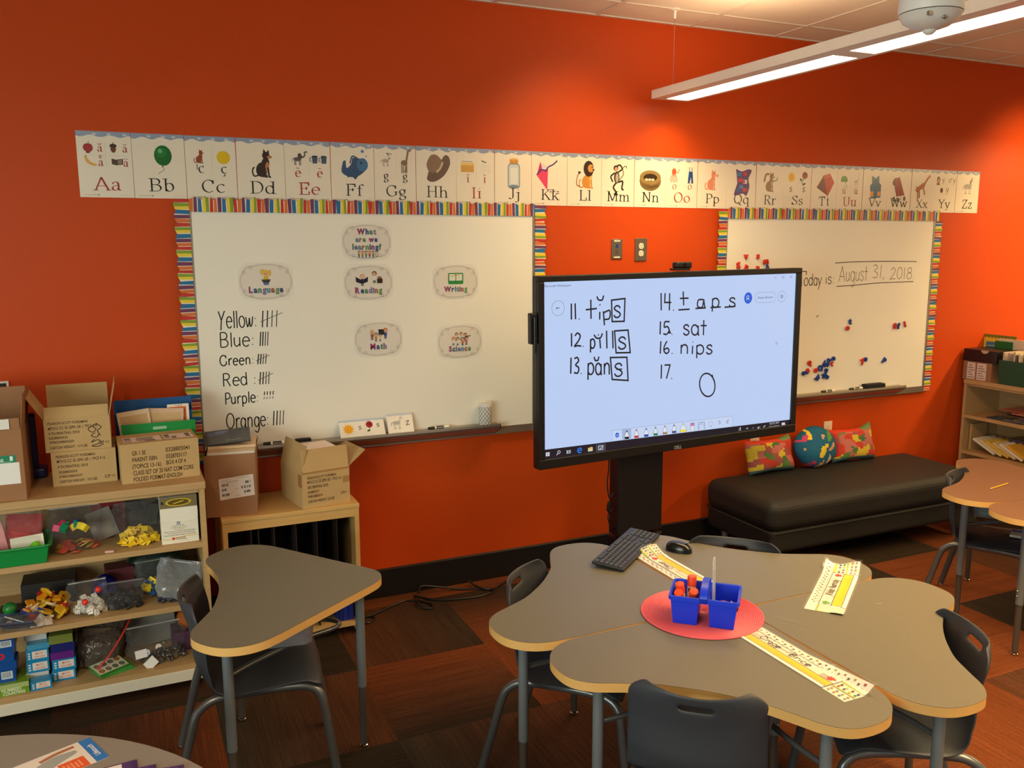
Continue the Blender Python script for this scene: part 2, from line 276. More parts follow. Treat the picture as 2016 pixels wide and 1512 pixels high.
SERIF = {  # advance, strokes, serif points
 'A': (.9, [[(.08, 0), (.44, 1)], [(.44, 1), (.82, 0)], [(.2, .33), (.68, .33)]], [(.08, 0), (.82, 0)]),
 'B': (.82, [stem(.18, 0, 1), [(.18, 1)] + arc(.42, .76, .24, .24, 90, -90) + [(.18, .52)], [(.18, .52)] + arc(.44, .26, .28, .26, 90, -90) + [(.18, 0)]], [(.16, 0), (.16, 1)]),
 'C': (.84, [arc(.46, .5, .38, .5, 48, 312, 16), [(.73, .7), (.73, .98)]], []),
 'D': (.9, [stem(.18, 0, 1), [(.18, 1)] + arc(.4, .5, .42, .5, 90, -90, 14) + [(.18, 0)]], [(.16, 0), (.16, 1)]),
 'E': (.8, [stem(.2, 0, 1), [(.2, 1), (.7, 1), (.7, .76)], [(.2, .52), (.54, .52)], [(.54, .64), (.54, .4)], [(.2, 0), (.72, 0), (.72, .25)]], [(.18, 0), (.18, 1)]),
 'F': (.76, [stem(.2, 0, 1), [(.2, 1), (.7, 1), (.7, .76)], [(.2, .52), (.54, .52)], [(.54, .64), (.54, .4)]], [(.2, 0), (.18, 1)]),
 'G': (.9, [arc(.46, .5, .38, .5, 48, 318, 16), [(.73, .7), (.73, .98)], [(.76, .42), (.76, .1)]], [(.76, .42)]),
 'H': (.95, [stem(.2, 0, 1), stem(.76, 0, 1), [(.2, .52), (.76, .52)]], [(.2, 0), (.2, 1), (.76, 0), (.76, 1)]),
 'I': (.44, [stem(.22, 0, 1)], [(.22, 0), (.22, 1)]),
 'J': (.6, [[(.42, 1), (.42, .22)] + arc(.24, .22, .18, .22, 0, -150)], [(.42, 1)]),
 'K': (.9, [stem(.2, 0, 1), [(.74, 1), (.2, .4)], [(.38, .58), (.78, 0)]], [(.2, 0), (.2, 1), (.74, 1), (.78, 0)]),
 'L': (.76, [stem(.2, 0, 1), [(.2, 0), (.7, 0), (.7, .26)]], [(.2, 1), (.18, 0)]),
 'M': (1.1, [stem(.16, 0, 1), [(.16, 1), (.54, .04)], [(.54, .04), (.92, 1)], stem(.92, 0, 1)], [(.16, 0), (.92, 0), (.12, 1), (.96, 1)]),
 'N': (.95, [stem(.18, 0, 1), [(.18, 1), (.76, 0)], stem(.76, 0, 1)], [(.18, 0), (.14, 1), (.76, 1)]),
 'O': (.92, [arc(.46, .5, .38, .5, 90, 450, 22)], []),
 'P': (.76, [stem(.2, 0, 1), [(.2, 1)] + arc(.42, .74, .27, .26, 90, -90) + [(.2, .48)]], [(.2, 0), (.18, 1)]),
 'Q': (.92, [arc(.46, .5, .38, .5, 90, 450, 22), cm((.4, .12), (.55, .1), (.68, -.12), (.86, -.14))], []),
 'R': (.86, [stem(.2, 0, 1), [(.2, 1)] + arc(.42, .76, .25, .24, 90, -90) + [(.2, .52)], [(.44, .52), (.74, 0)]], [(.2, 0), (.18, 1), (.76, 0)]),
 'S': (.74, [cm((.62, .8), (.52, .96), (.32, .98), (.14, .78), (.28, .58), (.5, .44), (.64, .24), (.48, .03), (.26, .03), (.1, .22)), [(.63, .76), (.63, .99)], [(.1, .25), (.1, 0)]], []),
 'T': (.84, [stem(.42, 0, 1), [(.1, .76), (.1, 1), (.74, 1), (.74, .76)]], [(.42, 0)]),
 'U': (.92, [[(.18, 1), (.18, .3)] + arc(.46, .3, .28, .3, 180, 360) + [(.74, 1)]], [(.18, 1), (.74, 1)]),
 'V': (.88, [[(.08, 1), (.44, 0)], [(.44, 0), (.8, 1)]], [(.08, 1), (.8, 1)]),
 'W': (1.2, [[(.08, 1), (.36, 0)], [(.36, 0), (.6, .9)], [(.6, .9), (.86, 0)], [(.86, 0), (1.12, 1)]], [(.08, 1), (1.12, 1)]),
 'X': (.88, [[(.12, 1), (.76, 0)], [(.76, 1), (.1, 0)]], [(.12, 1), (.76, 0), (.76, 1), (.1, 0)]),
 'Y': (.86, [[(.08, 1), (.42, .48)], [(.78, 1), (.42, .48), (.42, 0)]], [(.08, 1), (.78, 1), (.42, 0)]),
 'Z': (.8, [[(.12, .76), (.14, 1), (.68, 1), (.1, 0), (.7, 0), (.72, .26)]], []),
 'a': (.66, [cm((.12, .5), (.2, .64), (.36, .65), (.46, .5), (.46, .12), (.54, .01), (.62, .05)), cm((.46, .4), (.25, .36), (.1, .2), (.18, .02), (.34, .03), (.46, .18))], []),
 'b': (.7, [stem(.16, 0, 1), arc(.37, .33, .24, .33, 150, -150, 14)], [(.12, 1)]),
 'c': (.62, [arc(.36, .33, .27, .33, 45, 315, 14)], []),
 'd': (.72, [arc(.34, .33, .25, .33, 35, 325, 14), stem(.58, 0, 1)], [(.54, 1), (.62, 0)]),
 'e': (.68, [[(.1, .37), (.6, .37)] + arc(.35, .33, .26, .33, 8, 318, 14)], []),
 'f': (.46, [cm((.52, .9), (.42, 1), (.28, .94), (.22, .72), (.22, 0)), [(.06, .64), (.42, .64)]], [(.22, 0)]),
 'g': (.66, [arc(.3, .43, .2, .22, 0, 360, 14), cm((.2, .24), (.14, .13), (.3, .07), (.5, .0), (.52, -.18), (.3, -.3), (.1, -.2), (.16, -.04)), [(.44, .58), (.6, .66)]], []),
 'h': (.76, [stem(.16, 0, 1), cm((.16, .42), (.26, .6), (.42, .65), (.56, .48), (.57, 0))], [(.12, 1), (.16, 0), (.57, 0)]),
 'i': (.38, [stem(.2, 0, .65), [(.19, .88), (.22, .94)]], [(.16, .65), (.2, 0)]),
 'j': (.38, [[(.24, .65), (.24, -.14)] + arc(.1, -.14, .14, .16, 0, -140, 6), [(.23, .88), (.26, .94)]], [(.2, .65)]),
 'k': (.74, [stem(.16, 0, 1), [(.56, .64), (.16, .26)], [(.3, .38), (.6, 0)]], [(.12, 1), (.16, 0), (.56, .64), (.62, 0)]),
 'l': (.36, [stem(.18, 0, 1)], [(.14, 1), (.18, 0)]),
 'm': (1.08, [stem(.16, 0, .65), cm((.16, .42), (.26, .6), (.4, .65), (.52, .48), (.53, 0)), cm((.53, .42), (.63, .6), (.78, .65), (.9, .48), (.91, 0))], [(.12, .65), (.16, 0), (.53, 0), (.91, 0)]),
 'n': (.76, [stem(.16, 0, .65), cm((.16, .42), (.26, .6), (.42, .65), (.56, .48), (.57, 0))], [(.12, .65), (.16, 0), (.57, 0)]),
 'o': (.7, [arc(.35, .33, .27, .33, 90, 450, 18)], []),
 'p': (.72, [stem(.16, -.3, .65), arc(.37, .33, .25, .33, 150, -150, 14)], [(.12, .65), (.16, -.3)]),
 'q': (.72, [arc(.34, .33, .25, .33, 35, 325, 14), stem(.58, -.3, .65)], [(.58, -.3)]),
 'r': (.54, [stem(.16, 0, .65), cm((.16, .4), (.26, .58), (.4, .66), (.5, .58))], [(.12, .65), (.16, 0)]),
 's': (.56, [cm((.44, .52), (.36, .64), (.2, .64), (.1, .5), (.22, .38), (.38, .3), (.46, .16), (.34, .02), (.18, .02), (.08, .14))], []),
 't': (.46, [[(.22, .9), (.22, .14)] + arc(.34, .14, .12, .13, 180, 310, 6), [(.06, .64), (.42, .64)]], []),
 'u': (.76, [[(.16, .65), (.16, .2)] + arc(.34, .2, .18, .2, 180, 320, 8) + [(.57, .2)], stem(.57, 0, .65)], [(.12, .65), (.53, .65), (.62, 0)]),
 'v': (.68, [[(.08, .65), (.34, 0)], [(.34, 0), (.6, .65)]], [(.08, .65), (.6, .65)]),
 'w': (.94, [[(.08, .65), (.28, 0)], [(.28, 0), (.47, .6)], [(.47, .6), (.67, 0)], [(.67, 0), (.87, .65)]], [(.08, .65), (.87, .65)]),
 'x': (.68, [[(.1, .65), (.6, 0)], [(.58, .65), (.08, 0)]], [(.1, .65), (.6, 0), (.58, .65), (.08, 0)]),
 'y': (.68, [[(.08, .65), (.36, .02)], [(.6, .65), (.3, -.2), (.16, -.3), (.06, -.24)]], [(.08, .65), (.6, .65)]),
 'z': (.6, [[(.1, .5), (.1, .65), (.5, .65), (.08, 0), (.52, 0), (.52, .16)]], []),
}
HAND = {
 'a': (.64, [arc(.3, .33, .23, .33, 30, 345, 12), [(.53, .62), (.53, .02), (.6, 0)]]), 'g': (.62, [arc(.3, .33, .23, .33, 30, 345, 12), cm((.53, .64), (.53, -.1), (.36, -.38), (.1, -.26))]),
 't': (.5, [[(.25, .98), (.25, .0)], [(.04, .62), (.46, .62)]]), 'y': (.62, [[(.06, .64), (.28, .06)], [(.54, .66), (.1, -.36)]]), 'Y': (.7, [[(.06, 1), (.3, .48)], [(.66, 1.02), (.3, .48), (.2, -.1)]]),
 'w': (.84, [cm((.06, .6), (.18, .04), (.36, .3), (.4, .55)), cm((.4, .55), (.46, .06), (.64, .2), (.74, .62))]), 'u': (.62, [cm((.1, .64), (.1, .2), (.26, .02), (.5, .2)), [(.5, .64), (.5, .02)]]),
 'd': (.64, [arc(.3, .33, .23, .33, 30, 335, 12), [(.53, 1), (.53, 0)]]), 'I': (.3, [stem(.15, 0, 1)]), ':': (.34, [[(.12, .08), (.17, .12)], [(.14, .5), (.19, .54)]]), '.': (.24, [[(.1, .0), (.14, .04)]]),
 ',': (.24, [[(.14, .1), (.06, -.16)]]), ' ': (.4, []), 'l': (.28, [stem(.14, 0, 1)]), 'i': (.28, [stem(.14, 0, .6), [(.13, .84), (.16, .88)]]), '1': (.34, [stem(.16, 0, 1)]),
 '2': (.62, [cm((.08, .78), (.28, 1), (.5, .8), (.36, .42), (.06, .02), (.3, .06), (.58, .02))]), '3': (.58, [cm((.1, .92), (.34, 1), (.46, .78), (.22, .54), (.48, .36), (.4, .04), (.08, .06))]),
 '4': (.66, [[(.1, 1), (.08, .46), (.6, .46)], [(.46, 1), (.46, 0)]]), '5': (.6, [cm((.14, .98), (.12, .56), (.36, .6), (.5, .3), (.3, .0), (.06, .06)), [(.14, .98), (.52, .98)]]),
 '6': (.6, [cm((.3, 1), (.12, .6), (.1, .2), (.3, .0), (.48, .22), (.34, .44), (.12, .3))]), '7': (.58, [[(.06, .96), (.52, .98), (.26, 0)]]), '8': (.6, [arc(.3, .76, .18, .23, 90, 450, 12), arc(.3, .27, .23, .27, 90, 450, 12)]), '0': (.62, [arc(.31, .5, .24, .5, 90, 450, 16)]),
 'S': (.6, [cm((.5, .86), (.34, 1), (.12, .84), (.2, .6), (.42, .42), (.46, .16), (.24, .0), (.06, .14))]),
}
class Cv:  # flat print laid on a plane, in the plane's own metres
    def __init__(s, mb, O, U, V, eps=0.00025, n0=1, sc=1.0):
        s.mb = mb; s.O = Vector(O); s.U = Vector(U) * sc; s.V = Vector(V) * sc; s.N = Vector(U).cross(Vector(V)).normalized(); s.e = eps * .16; s.k = n0
    def P(s, u, v): return s.O + s.U * u + s.V * v + s.N * (s.e * s.k)
    def _put(s, pts, faces, col):
        s.mb.col = S(col); s.mb.add([s.P(*p) for p in pts], faces); return s
    def up(s, n=1): s.k += n; return s
    def poly(s, pts, col): s._put(pts, [tuple(range(len(pts)))], col); return s.up()
    def rect(s, a, b, c, d, col): return s.poly([(a, b), (c, b), (c, d), (a, d)], col)
    def ell(s, cx, cy, rx, ry, col, rot=0, n=18):
        c0, s0 = cos(radians(rot)), sin(radians(rot))
        return s.poly([(cx + rx * cos(t) * c0 - ry * sin(t) * s0, cy + rx * cos(t) * s0 + ry * sin(t) * c0) for t in [2 * pi * i / n for i in range(n)]], col)
    def line(s, pts, wd, col, closed=False, nib=None, up=True):
        P = [Vector((p[0], p[1])) for p in pts]
        if closed: P = P + [P[0]]
        N = len(P); L = []; R = []
        for i in range(N):
            a = P[i] - P[i - 1] if i > 0 else P[1] - P[0]; b = P[i + 1] - P[i] if i < N - 1 else P[-1] - P[-2]
            if closed and i in (0, N - 1): a = P[-1] - P[-2]; b = P[1] - P[0]
            a = a.normalized() if a.length > 1e-9 else Vector((1, 0)); b = b.normalized() if b.length > 1e-9 else a
            d = (a + b); d = d.normalized() if d.length > 1e-6 else a
            k = min(1.6, 1 / max(0.4, d.dot(a))); n = Vector((-d.y, d.x))
            hw = wd / 2 * k if nib is None else max(nib[1], wd * abs(d.x * nib[3] - d.y * nib[2])) / 2 * k
            L.append(P[i] + n * hw); R.append(P[i] - n * hw)
        s._put([tuple(p) for p in L + R], [(N + i, N + i + 1, i + 1, i) for i in range(N - 1)], col)
        return s.up() if up else s
    def text(s, txt, x0, y0, wd=None, h=None, col=(30, 26, 24), bold=0.0, align='l'):
        vs, fs = bfont(txt, bold)
        if not vs: return s
        xa = min(v[0] for v in vs); xb = max(v[0] for v in vs); sy = (h or 0.02) / 0.70
        sx = wd / (xb - xa) if wd else sy * 0.9
        off = {'l': 0, 'c': -(xb - xa) * sx / 2, 'r': -(xb - xa) * sx}[align]
        s._put([(x0 + off + (a - xa) * sx, y0 + b * sy) for a, b in vs], fs, col); return s.up()
    def serif(s, txt, cx, y0, h, col, gap=0.06, kx=1.0):
        hx = h * kx; adv = sum(SERIF[c][0] + gap for c in txt) - gap; x = cx - adv * hx / 2; th = 0.135 * h; tn = 0.045 * h
        for c in txt:
            a, st, se = SERIF[c]
            for q in st:
                pts = [(x + p[0] * hx, y0 + p[1] * h) for p in q]
                s.line(pts, th, col, nib=(0, tn, cos(radians(18)), sin(radians(18))), up=False)
            for p in se: s.line([(x + (p[0] - .15) * hx, y0 + p[1] * h), (x + (p[0] + .15) * hx, y0 + p[1] * h)], tn * 1.1, col, up=False)
            x += (a + gap) * hx; s.up()
        return s
    def hand(s, txt, x0, x1, y0, h, wd, col=(32, 28, 28), slope=0.0, jit=0.03):
        G = lambda c: HAND.get(c) or SERIF[c][:2]
        adv = sum(G(c)[0] for c in txt); kx = (x1 - x0) / adv; x = x0; R = random.Random(txt)
        for c in txt:
            a, st = G(c)[:2]; jy = (R.random() - .5) * jit * h; sl = (R.random() - .5) * 0.08
            for q in st: s.line([(x + (p[0] + sl * p[1]) * kx, y0 + jy + p[1] * h + slope * (x + p[0] * kx - x0)) for p in q], wd, col, up=False)
            x += a * kx
        return s.up()
    def loop(s, cx, cy, r, wd, col): return s.line(arc(cx, cy, r, r, 0, 360, 10), wd, col)
def rrect(x0, x1, y0, y1, r, n=5):
    o = []
    for cx, cy, a in ((x1 - r, y1 - r, 0), (x0 + r, y1 - r, 90), (x0 + r, y0 + r, 180), (x1 - r, y0 + r, 270)): o += arc(cx, cy, r, r, a, a + 90, n)
    return o
UX, UY, UZ = Vector((1, 0, 0)), Vector((0, 1, 0)), Vector((0, 0, 1))

def W(loc, col=None, mat=0):
    m = MB(mat, col); m.X = Matrix.Translation(-Vector(loc)); return m

# ================================================================ setting
b = MB(); b.box(-4.0, 8.1, 0.0, 0.12, 0.0, 3.094); struct(b.build('wall_back', 'wall'))
b = MB(); b.box(8.0, 8.1, -8.0, -0.001, 0.0, 3.094); struct(b.build('wall_right', 'rwall'))
b = MB(); b.box(-4.0, 8.0, -0.014, -0.0005, 0.0005, 0.150)
b.add([(-4, -0.014, .150), (8.0, -0.014, .150), (8.0, -0.0005, .156), (-4, -0.0005, .156)], [(0, 1, 2, 3)]); struct(b.build('baseboard_back', 'base'))

# carpet: quarter-turned square tiles
def carpet():
    OR, RB, BR, DK, GD = S(104, 55, 29), S(82, 49, 31), S(67, 49, 35), S(48, 39, 30), S(54, 47, 38)
    # (colour at the low side, colour at the high side, ribs running along y)
    fixed = {(0, 0): (RB, DK, 1), (1, 0): (OR, DK, 0), (0, -1): (DK, OR, 0), (-1, -1): (GD, RB, 1), (-1, 0): (DK, DK, 0), (-2, -1): (DK, OR, 1), (-1, -2): (DK, DK, 0), (0, -2): (GD, RB, 1), (0, 1): (OR, RB, 0), (1, 1): (OR, OR, 0), (-1, 1): (OR, OR, 0),
             (5, 0): (DK, BR, 0), (4, 0): (OR, RB, 1), (4, -1): (DK, DK, 1), (5, -1): (OR, OR, 0), (5, -2): (DK, DK, 1), (6, -1): (RB, DK, 1), (6, -2): (OR, OR, 0), (4, -2): (OR, OR, 0), (4, -3): (RB, BR, 1), (3, -2): (DK, DK, 0), (3, -3): (OR, OR, 1), (6, 0): (OR, OR, 1), (3, 0): (DK, BR, 0),
             (2, 0): (RB, BR, 1), (1, -1): (OR, RB, 1), (1, -2): (RB, BR, 1), (0, -3): (BR, RB, 0), (-2, -2): (DK, RB, 1), (2, -1): (DK, DK, 0), (2, -2): (OR, OR, 1), (1, -3): (DK, BR, 0), (2, -3): (OR, RB, 0), (5, -3): (OR, OR, 1), (-1, -3): (GD, GD, 1), (-3, -1): (OR, DK, 0), (-3, -2): (OR, OR, 1), (3, -1): (OR, BR, 1), (4, 1): (DK, DK, 0), (5, 1): (OR, OR, 0), (-3, 0): (DK, DK, 0), (-2, 0): (DK, OR, 0)}
    me = bpy.data.meshes.new('floor'); vs = []; fs = []; cols = []; uvs = []
    R = random.Random(3)
    for i in range(-8, 13):
        for j in range(-13, 2):
            x0 = 0.537 + .61 * i; y0 = -0.745 + .61 * j; x1 = x0 + .61; y1 = y0 + .61
            y1 = min(y1, 0.0); x1 = min(x1, 8.0)
            if y1 <= y0 or x1 <= x0: continue
            b0 = len(vs); vs += [(x0, y0, 0), (x1, y0, 0), (x1, y1, 0), (x0, y1, 0)]; fs.append((b0, b0 + 1, b0 + 2, b0 + 3))
            ca, cb_, t = fixed.get((i, j)) or (*R.choice(((OR, OR), (OR, RB), (DK, DK), (DK, BR), (RB, BR), (GD, RB))), (i + j) % 2)
            for (a, d) in ((x0, y0), (x1, y0), (x1, y1), (x0, y1)):
                lo = (a == x0) if t else (d == y0)
                cols += [*(ca if lo else cb_), 1.0]; uvs.append((a, d) if t else (d + 7, a + 3))
    me.from_pydata(vs, [], fs); at = me.color_attributes.new('Col', 'FLOAT_COLOR', 'CORNER'); at.data.foreach_set('color', cols)
    uv = me.uv_layers.new(name='UVMap'); uv.data.foreach_set('uv', [q for p in uvs for q in p]); me.update()
    m, nt, p = _nt('carpet_tiles'); L = nt.links
    a = nt.nodes.new('ShaderNodeAttribute'); a.attribute_name = 'Col'; u = nt.nodes.new('ShaderNodeUVMap')
    def nz(scale, sc, det=3):
        mp = nt.nodes.new('ShaderNodeMapping'); mp.inputs['Scale'].default_value = scale; L.new(u.outputs[0], mp.inputs[0])
        n = nt.nodes.new('ShaderNodeTexNoise'); n.inputs['Scale'].default_value = sc; n.inputs['Detail'].default_value = det; L.new(mp.outputs[0], n.inputs['Vector']); return n.outputs[0]
    n1 = nz((1, .02, 1), 160, 1); n2 = nz((1, .06, 1), 14, 2); n3 = nz((1, 1, 1), 330, 2); n4 = nz((1, .10, 1), 520, 1)
    def mrange(x, lo, hi, a0=.3, a1=.7):
        r = nt.nodes.new('ShaderNodeMapRange'); r.inputs[1].default_value = a0; r.inputs[2].default_value = a1; r.inputs[3].default_value = lo; r.inputs[4].default_value = hi; L.new(x, r.inputs[0]); return r.outputs[0]
    def scale(v, k):
        q = nt.nodes.new('ShaderNodeVectorMath'); q.operation = 'SCALE'; L.new(v, q.inputs[0]); L.new(k, q.inputs['Scale']); return q.outputs[0]
    c = scale(scale(scale(scale(a.outputs[0], mrange(n1, .80, 1.22)), mrange(n2, .90, 1.1)), mrange(n3, .72, 1.28, .25, .75)), mrange(n4, .8, 1.25)); L.new(c, p.inputs['Base Color'])
    p.inputs['Roughness'].default_value = .95; p.inputs['Specular IOR Level'].default_value = .08
    bp = nt.nodes.new('ShaderNodeBump'); bp.inputs['Strength'].default_value = .5; bp.inputs['Distance'].default_value = .003; L.new(n1, bp.inputs['Height']); L.new(bp.outputs[0], p.inputs['Normal'])
    me.materials.append(m); o = bpy.data.objects.new('floor', me); COL.objects.link(o); struct(o)
carpet()
b = MB(); b.box(-4, 8.1, -8.0, 0.0, 3.094, 3.12); ce = struct(b.build('ceiling', 'tile'))
b = MB()
for k in range(-10, 9):
    x = 2.745 + .61 * k
    if x < 7.95: b.box(x - .012, x + .012, -8, -.001, 3.0885, 3.0935)
for k in range(13):
    y = -.27 - .61 * k; b.box(-4, 8, y - .012, y + .012, 3.0890, 3.0936)
b.box(-4, 8, -.02, -.001, 3.088, 3.0935)
b.build('ceiling_grid', 'tbar', ce)

# ================================================================ alphabet cards
CX = [-0.446, -0.225, -0.003, .220, .441, .661, .878, 1.095, 1.314, 1.530, 1.747, 1.963, 2.181, 2.395, 2.609, 2.831, 3.045, 3.265, 3.479, 3.702, 3.918, 4.138, 4.354, 4.573, 4.782, 5.003, 5.229]
RED, BLK = (168, 38, 34), (34, 28, 24)
BRN, TAN_, DKB, GRY = (128, 74, 42), (196, 150, 100), (62, 42, 32), (120, 116, 112)
def vow(c, ch, cx, y, h, col, mark):
    c.serif(ch, cx, y, h, col); t = y + h * .95
    if mark == '-': c.line([(cx - .03, t), (cx + .03, t)], .012, col)
    if mark == 'u': c.line(arc(cx, t + .015, .03, .025, 180, 360, 8), .012, col)
    if mark == ':': c.ell(cx - .022, t, .01, .01, col); c.ell(cx + .022, t, .01, .01, col)
    if mark == '.': c.ell(cx, t, .012, .012, col)
    if mark == 'o': c.line(arc(cx, t + .03, .02, .026, 0, 330, 10), .012, col)
def animal(c, cx, cy, s, col, belly=None, legs=4, tail=True, dark=DKB):  # a sitting animal seen from the side
    P = lambda x, y: (cx + x * s, cy + y * s)
    if tail: c.line(smooth2([P(-.3, -.8), P(-.62, -.85), P(-.7, -.5), P(-.58, -.3)]), .09 * s, col)
    c.ell(*P(-.12, -.45), .36 * s, .46 * s, col, -12); c.ell(*P(.1, -.1), .25 * s, .42 * s, col, -10)
    if belly: c.ell(*P(.2, -.3), .12 * s, .34 * s, belly, -8)
    for x in (.06, .26): c.line([P(x, -.3), P(x + .05, -.88), P(x + .16, -.9)], .11 * s, col)
    c.ell(*P(-.02, -.82), .24 * s, .1 * s, col)
    c.ell(*P(.16, .42), .24 * s, .24 * s, col); c.ell(*P(.36, .34), .14 * s, .1 * s, belly or col)
    c.poly([P(-.02, .58), P(.02, .84), P(.16, .64)], col); c.poly([P(.2, .64), P(.34, .8), P(.36, .56)], col)
    c.ell(*P(.24, .46), .035 * s, .035 * s, (20, 16, 14)); c.ell(*P(.48, .36), .04 * s, .035 * s, (24, 18, 16))
def stander(c, cx, cy, s, col, neck=.5, dark=DKB, ear=True):  # a standing four-legged animal
    P = lambda x, y: (cx + x * s, cy + y * s)
    c.ell(*P(0, 0), .42 * s, .22 * s, col)
    for x in (-.32, -.2, .18, .32): c.line([P(x, -.05), P(x + .02, -.62)], .08 * s, col); c.line([P(x + .02, -.58), P(x + .05, -.64)], .08 * s, dark)
    c.line([P(.3, .05), P(.44, neck)], .17 * s, col); c.ell(*P(.52, neck + .03), .17 * s, .1 * s, col, -20)
    if ear: c.poly([P(.38, neck + .08), P(.36, neck + .26), P(.47, neck + .1)], col)
    c.line(smooth2([P(-.4, .08), P(-.56, 0), P(-.58, -.25)]), .05 * s, dark); c.ell(*P(.54, neck + .06), .02 * s, .02 * s, (20, 16, 14))
def smooth2(p): return [(q.x, q.y) for q in smooth_pts([(a, b_, 0) for a, b_ in p], 5)]
def div(c): c.line([(.52, .52), (.52, 1.06)], .004, (200, 190, 180))
def pic(c, L):
    e, p, l = c.ell, c.poly, c.line
    if L == 'A':
        l([(.52, .56), (.52, 1.08)], .004, (200, 190, 180)); l([(.1, .83), (.94, .83)], .004, (200, 190, 180))
        e(.19, .97, .075, .08, (150, 24, 28)); e(.235, .97, .06, .08, (168, 30, 32)); l([(.21, 1.04), (.225, 1.09)], .012, DKB); e(.2, .88, .04, .02, (130, 20, 24))
        e(.665, .96, .05, .075, (112, 56, 34)); e(.665, 1.02, .066, .04, (70, 48, 34)); l([(.665, 1.05), (.67, 1.09)], .014, DKB)
        p(smooth2([(.13, .8), (.15, .7), (.24, .63), (.34, .62), (.33, .655), (.24, .69), (.185, .76), (.155, .81)]), (222, 168, 70)); l([(.15, .79), (.16, .82)], .014, DKB)
        p([(.62, .66), (.7, .64), (.83, .66), (.83, .77), (.7, .75), (.62, .77)], (78, 58, 46)); p([(.73, .66), (.81, .675), (.81, .755), (.73, .74)], (140, 124, 108))
        for x, y, m in ((.42, .9, 'u'), (.88, .9, '-'), (.42, .62, 'o'), (.88, .62, ':')): vow(c, 'a', x, y, .155, RED, m)
    elif L == 'B':
        e(.58, .86, .17, .205, (22, 104, 40)); e(.55, .92, .1, .1, (34, 124, 52)); e(.53, .95, .04, .045, (110, 176, 118)); p([(.56, .66), (.54, .63), (.585, .63)], (18, 84, 34)); l(smooth2([(.56, .63), (.59, .58), (.52, .53), (.47, .49)]), .01, (120, 110, 100))
    elif L == 'C':
        div(c); animal(c, .28, .88, .16, (150, 72, 40), None); e(.75, .86, .135, .135, (226, 190, 22)); c.serif('c', .3, .54, .2, BLK); l([(.22, .6), (.22, .72)], .014, BLK); c.serif('c', .75, .54, .2, BLK); l([(.75, .54), (.77, .49), (.73, .48)], .014, BLK)
    elif L == 'D': animal(c, .56, .8, .34, (58, 40, 32), (190, 126, 76))
    elif L == 'E':
        div(c); stander(c, .28, .9, .2, (96, 88, 80), .22, (80, 72, 66)); l(smooth2([(.38, .93), (.44, .98), (.44, 1.05), (.5, 1.06)]), .03, (96, 88, 80)); e(.33, .97, .045, .06, (80, 72, 66))
        for x in (.66, .86): p([(x - .065, .97), (x + .065, .97), (x + .05, .82), (x - .05, .82)], (64, 84, 104)); e(x, .97, .065, .02, (40, 54, 70)); l(arc(x - .075, .9, .035, .045, 90, 270, 8), .016, (64, 84, 104))
        vow(c, 'e', .28, .52, .2, RED, 'u'); vow(c, 'e', .76, .52, .2, RED, '-')
    elif L == 'F':
        p(smooth2([(.24, .74), (.26, .64), (.42, .56), (.62, .58), (.8, .72), (.84, .86), (.72, .96), (.56, .99), (.5, .98), (.46, .84), (.36, .76), (.34, .92), (.28, .9)]), (28, 74, 118))
        e(.73, .84, .13, .15, (44, 108, 158)); e(.7, .88, .03, .03, (16, 30, 50)); p([(.48, .58), (.56, .5), (.62, .58)], (22, 62, 100)); p([(.4, .6), (.36, .54), (.46, .57)], (22, 62, 100)); l(smooth2([(.44, .86), (.5, 1.02), (.62, .98)]), .03, (22, 62, 100))
        e(.735, 1.14, .036, .036, (70, 120, 180))
        for x, y in ((.82, 1.2), (.82, 1.03), (.82, .93)): e(x, y, .016, .016, (110, 140, 170))
    elif L == 'G':
        div(c); stander(c, .27, .95, .19, (176, 164, 150), .28, (120, 110, 100)); l(smooth2([(.36, 1.06), (.3, 1.12), (.42, 1.1)]), .02, (130, 120, 108))
        e(.72, .92, .08, .06, (126, 98, 74)); l([(.77, .94), (.82, 1.2)], .045, (126, 98, 74)); e(.85, 1.2, .045, .022, (126, 98, 74))
        for x in (.66, .7, .75, .78): l([(x, .9), (x, .68)], .022, (126, 98, 74))
        c.serif('g', .28, .52, .2, BLK); c.serif('g', .74, .52, .2, BLK); e(.74, .73, .014, .014, BLK)
    elif L == 'H':
        p(smooth2([(.26, .56), (.34, .5), (.5, .52), (.7, .66), (.84, .9), (.82, 1.08), (.72, 1.12), (.62, 1.0), (.48, .82), (.3, .72)]), (104, 78, 60)); p(smooth2([(.3, .74), (.26, .9), (.36, 1.1), (.5, 1.12), (.62, 1.02), (.68, .9), (.54, .76), (.4, .7)]), (138, 106, 82)); l(smooth2([(.5, .72), (.6, .82), (.66, .96)]), .05, (196, 178, 140))
    elif L == 'I':
        div(c); c.rect(.12, .76, .46, .98, (212, 160, 66)); c.rect(.12, .92, .46, .985, (232, 194, 110)); l([(.14, 1.01), (.42, 1.01)], .012, (110, 90, 66)); c.rect(.64, .9, .9, .96, (226, 222, 214))
        for x in (.66, .72, .78, .84, .89): l([(x, .92), (x, .72 + .08 * ((x * 50) % 2))], .014, (216, 214, 206))
        l([(.66, 1.04), (.78, 1.0)], .03, (120, 110, 100)); vow(c, 'i', .3, .52, .19, RED, 'u'); vow(c, 'i', .74, .52, .19, RED, '-')
    elif L == 'J':
        p(rrect(.35, .68, .4, 1.0, .08), (108, 126, 146)); p(rrect(.37, .66, .42, .98, .07), (196, 206, 212)); p(rrect(.42, .62, .5, .9, .05), (222, 224, 220)); e(.515, .45, .13, .035, (120, 138, 156)); c.rect(.4, 1.0, .63, 1.1, (206, 140, 58)); e(.515, 1.1, .115, .025, (226, 166, 84))
    elif L == 'K':
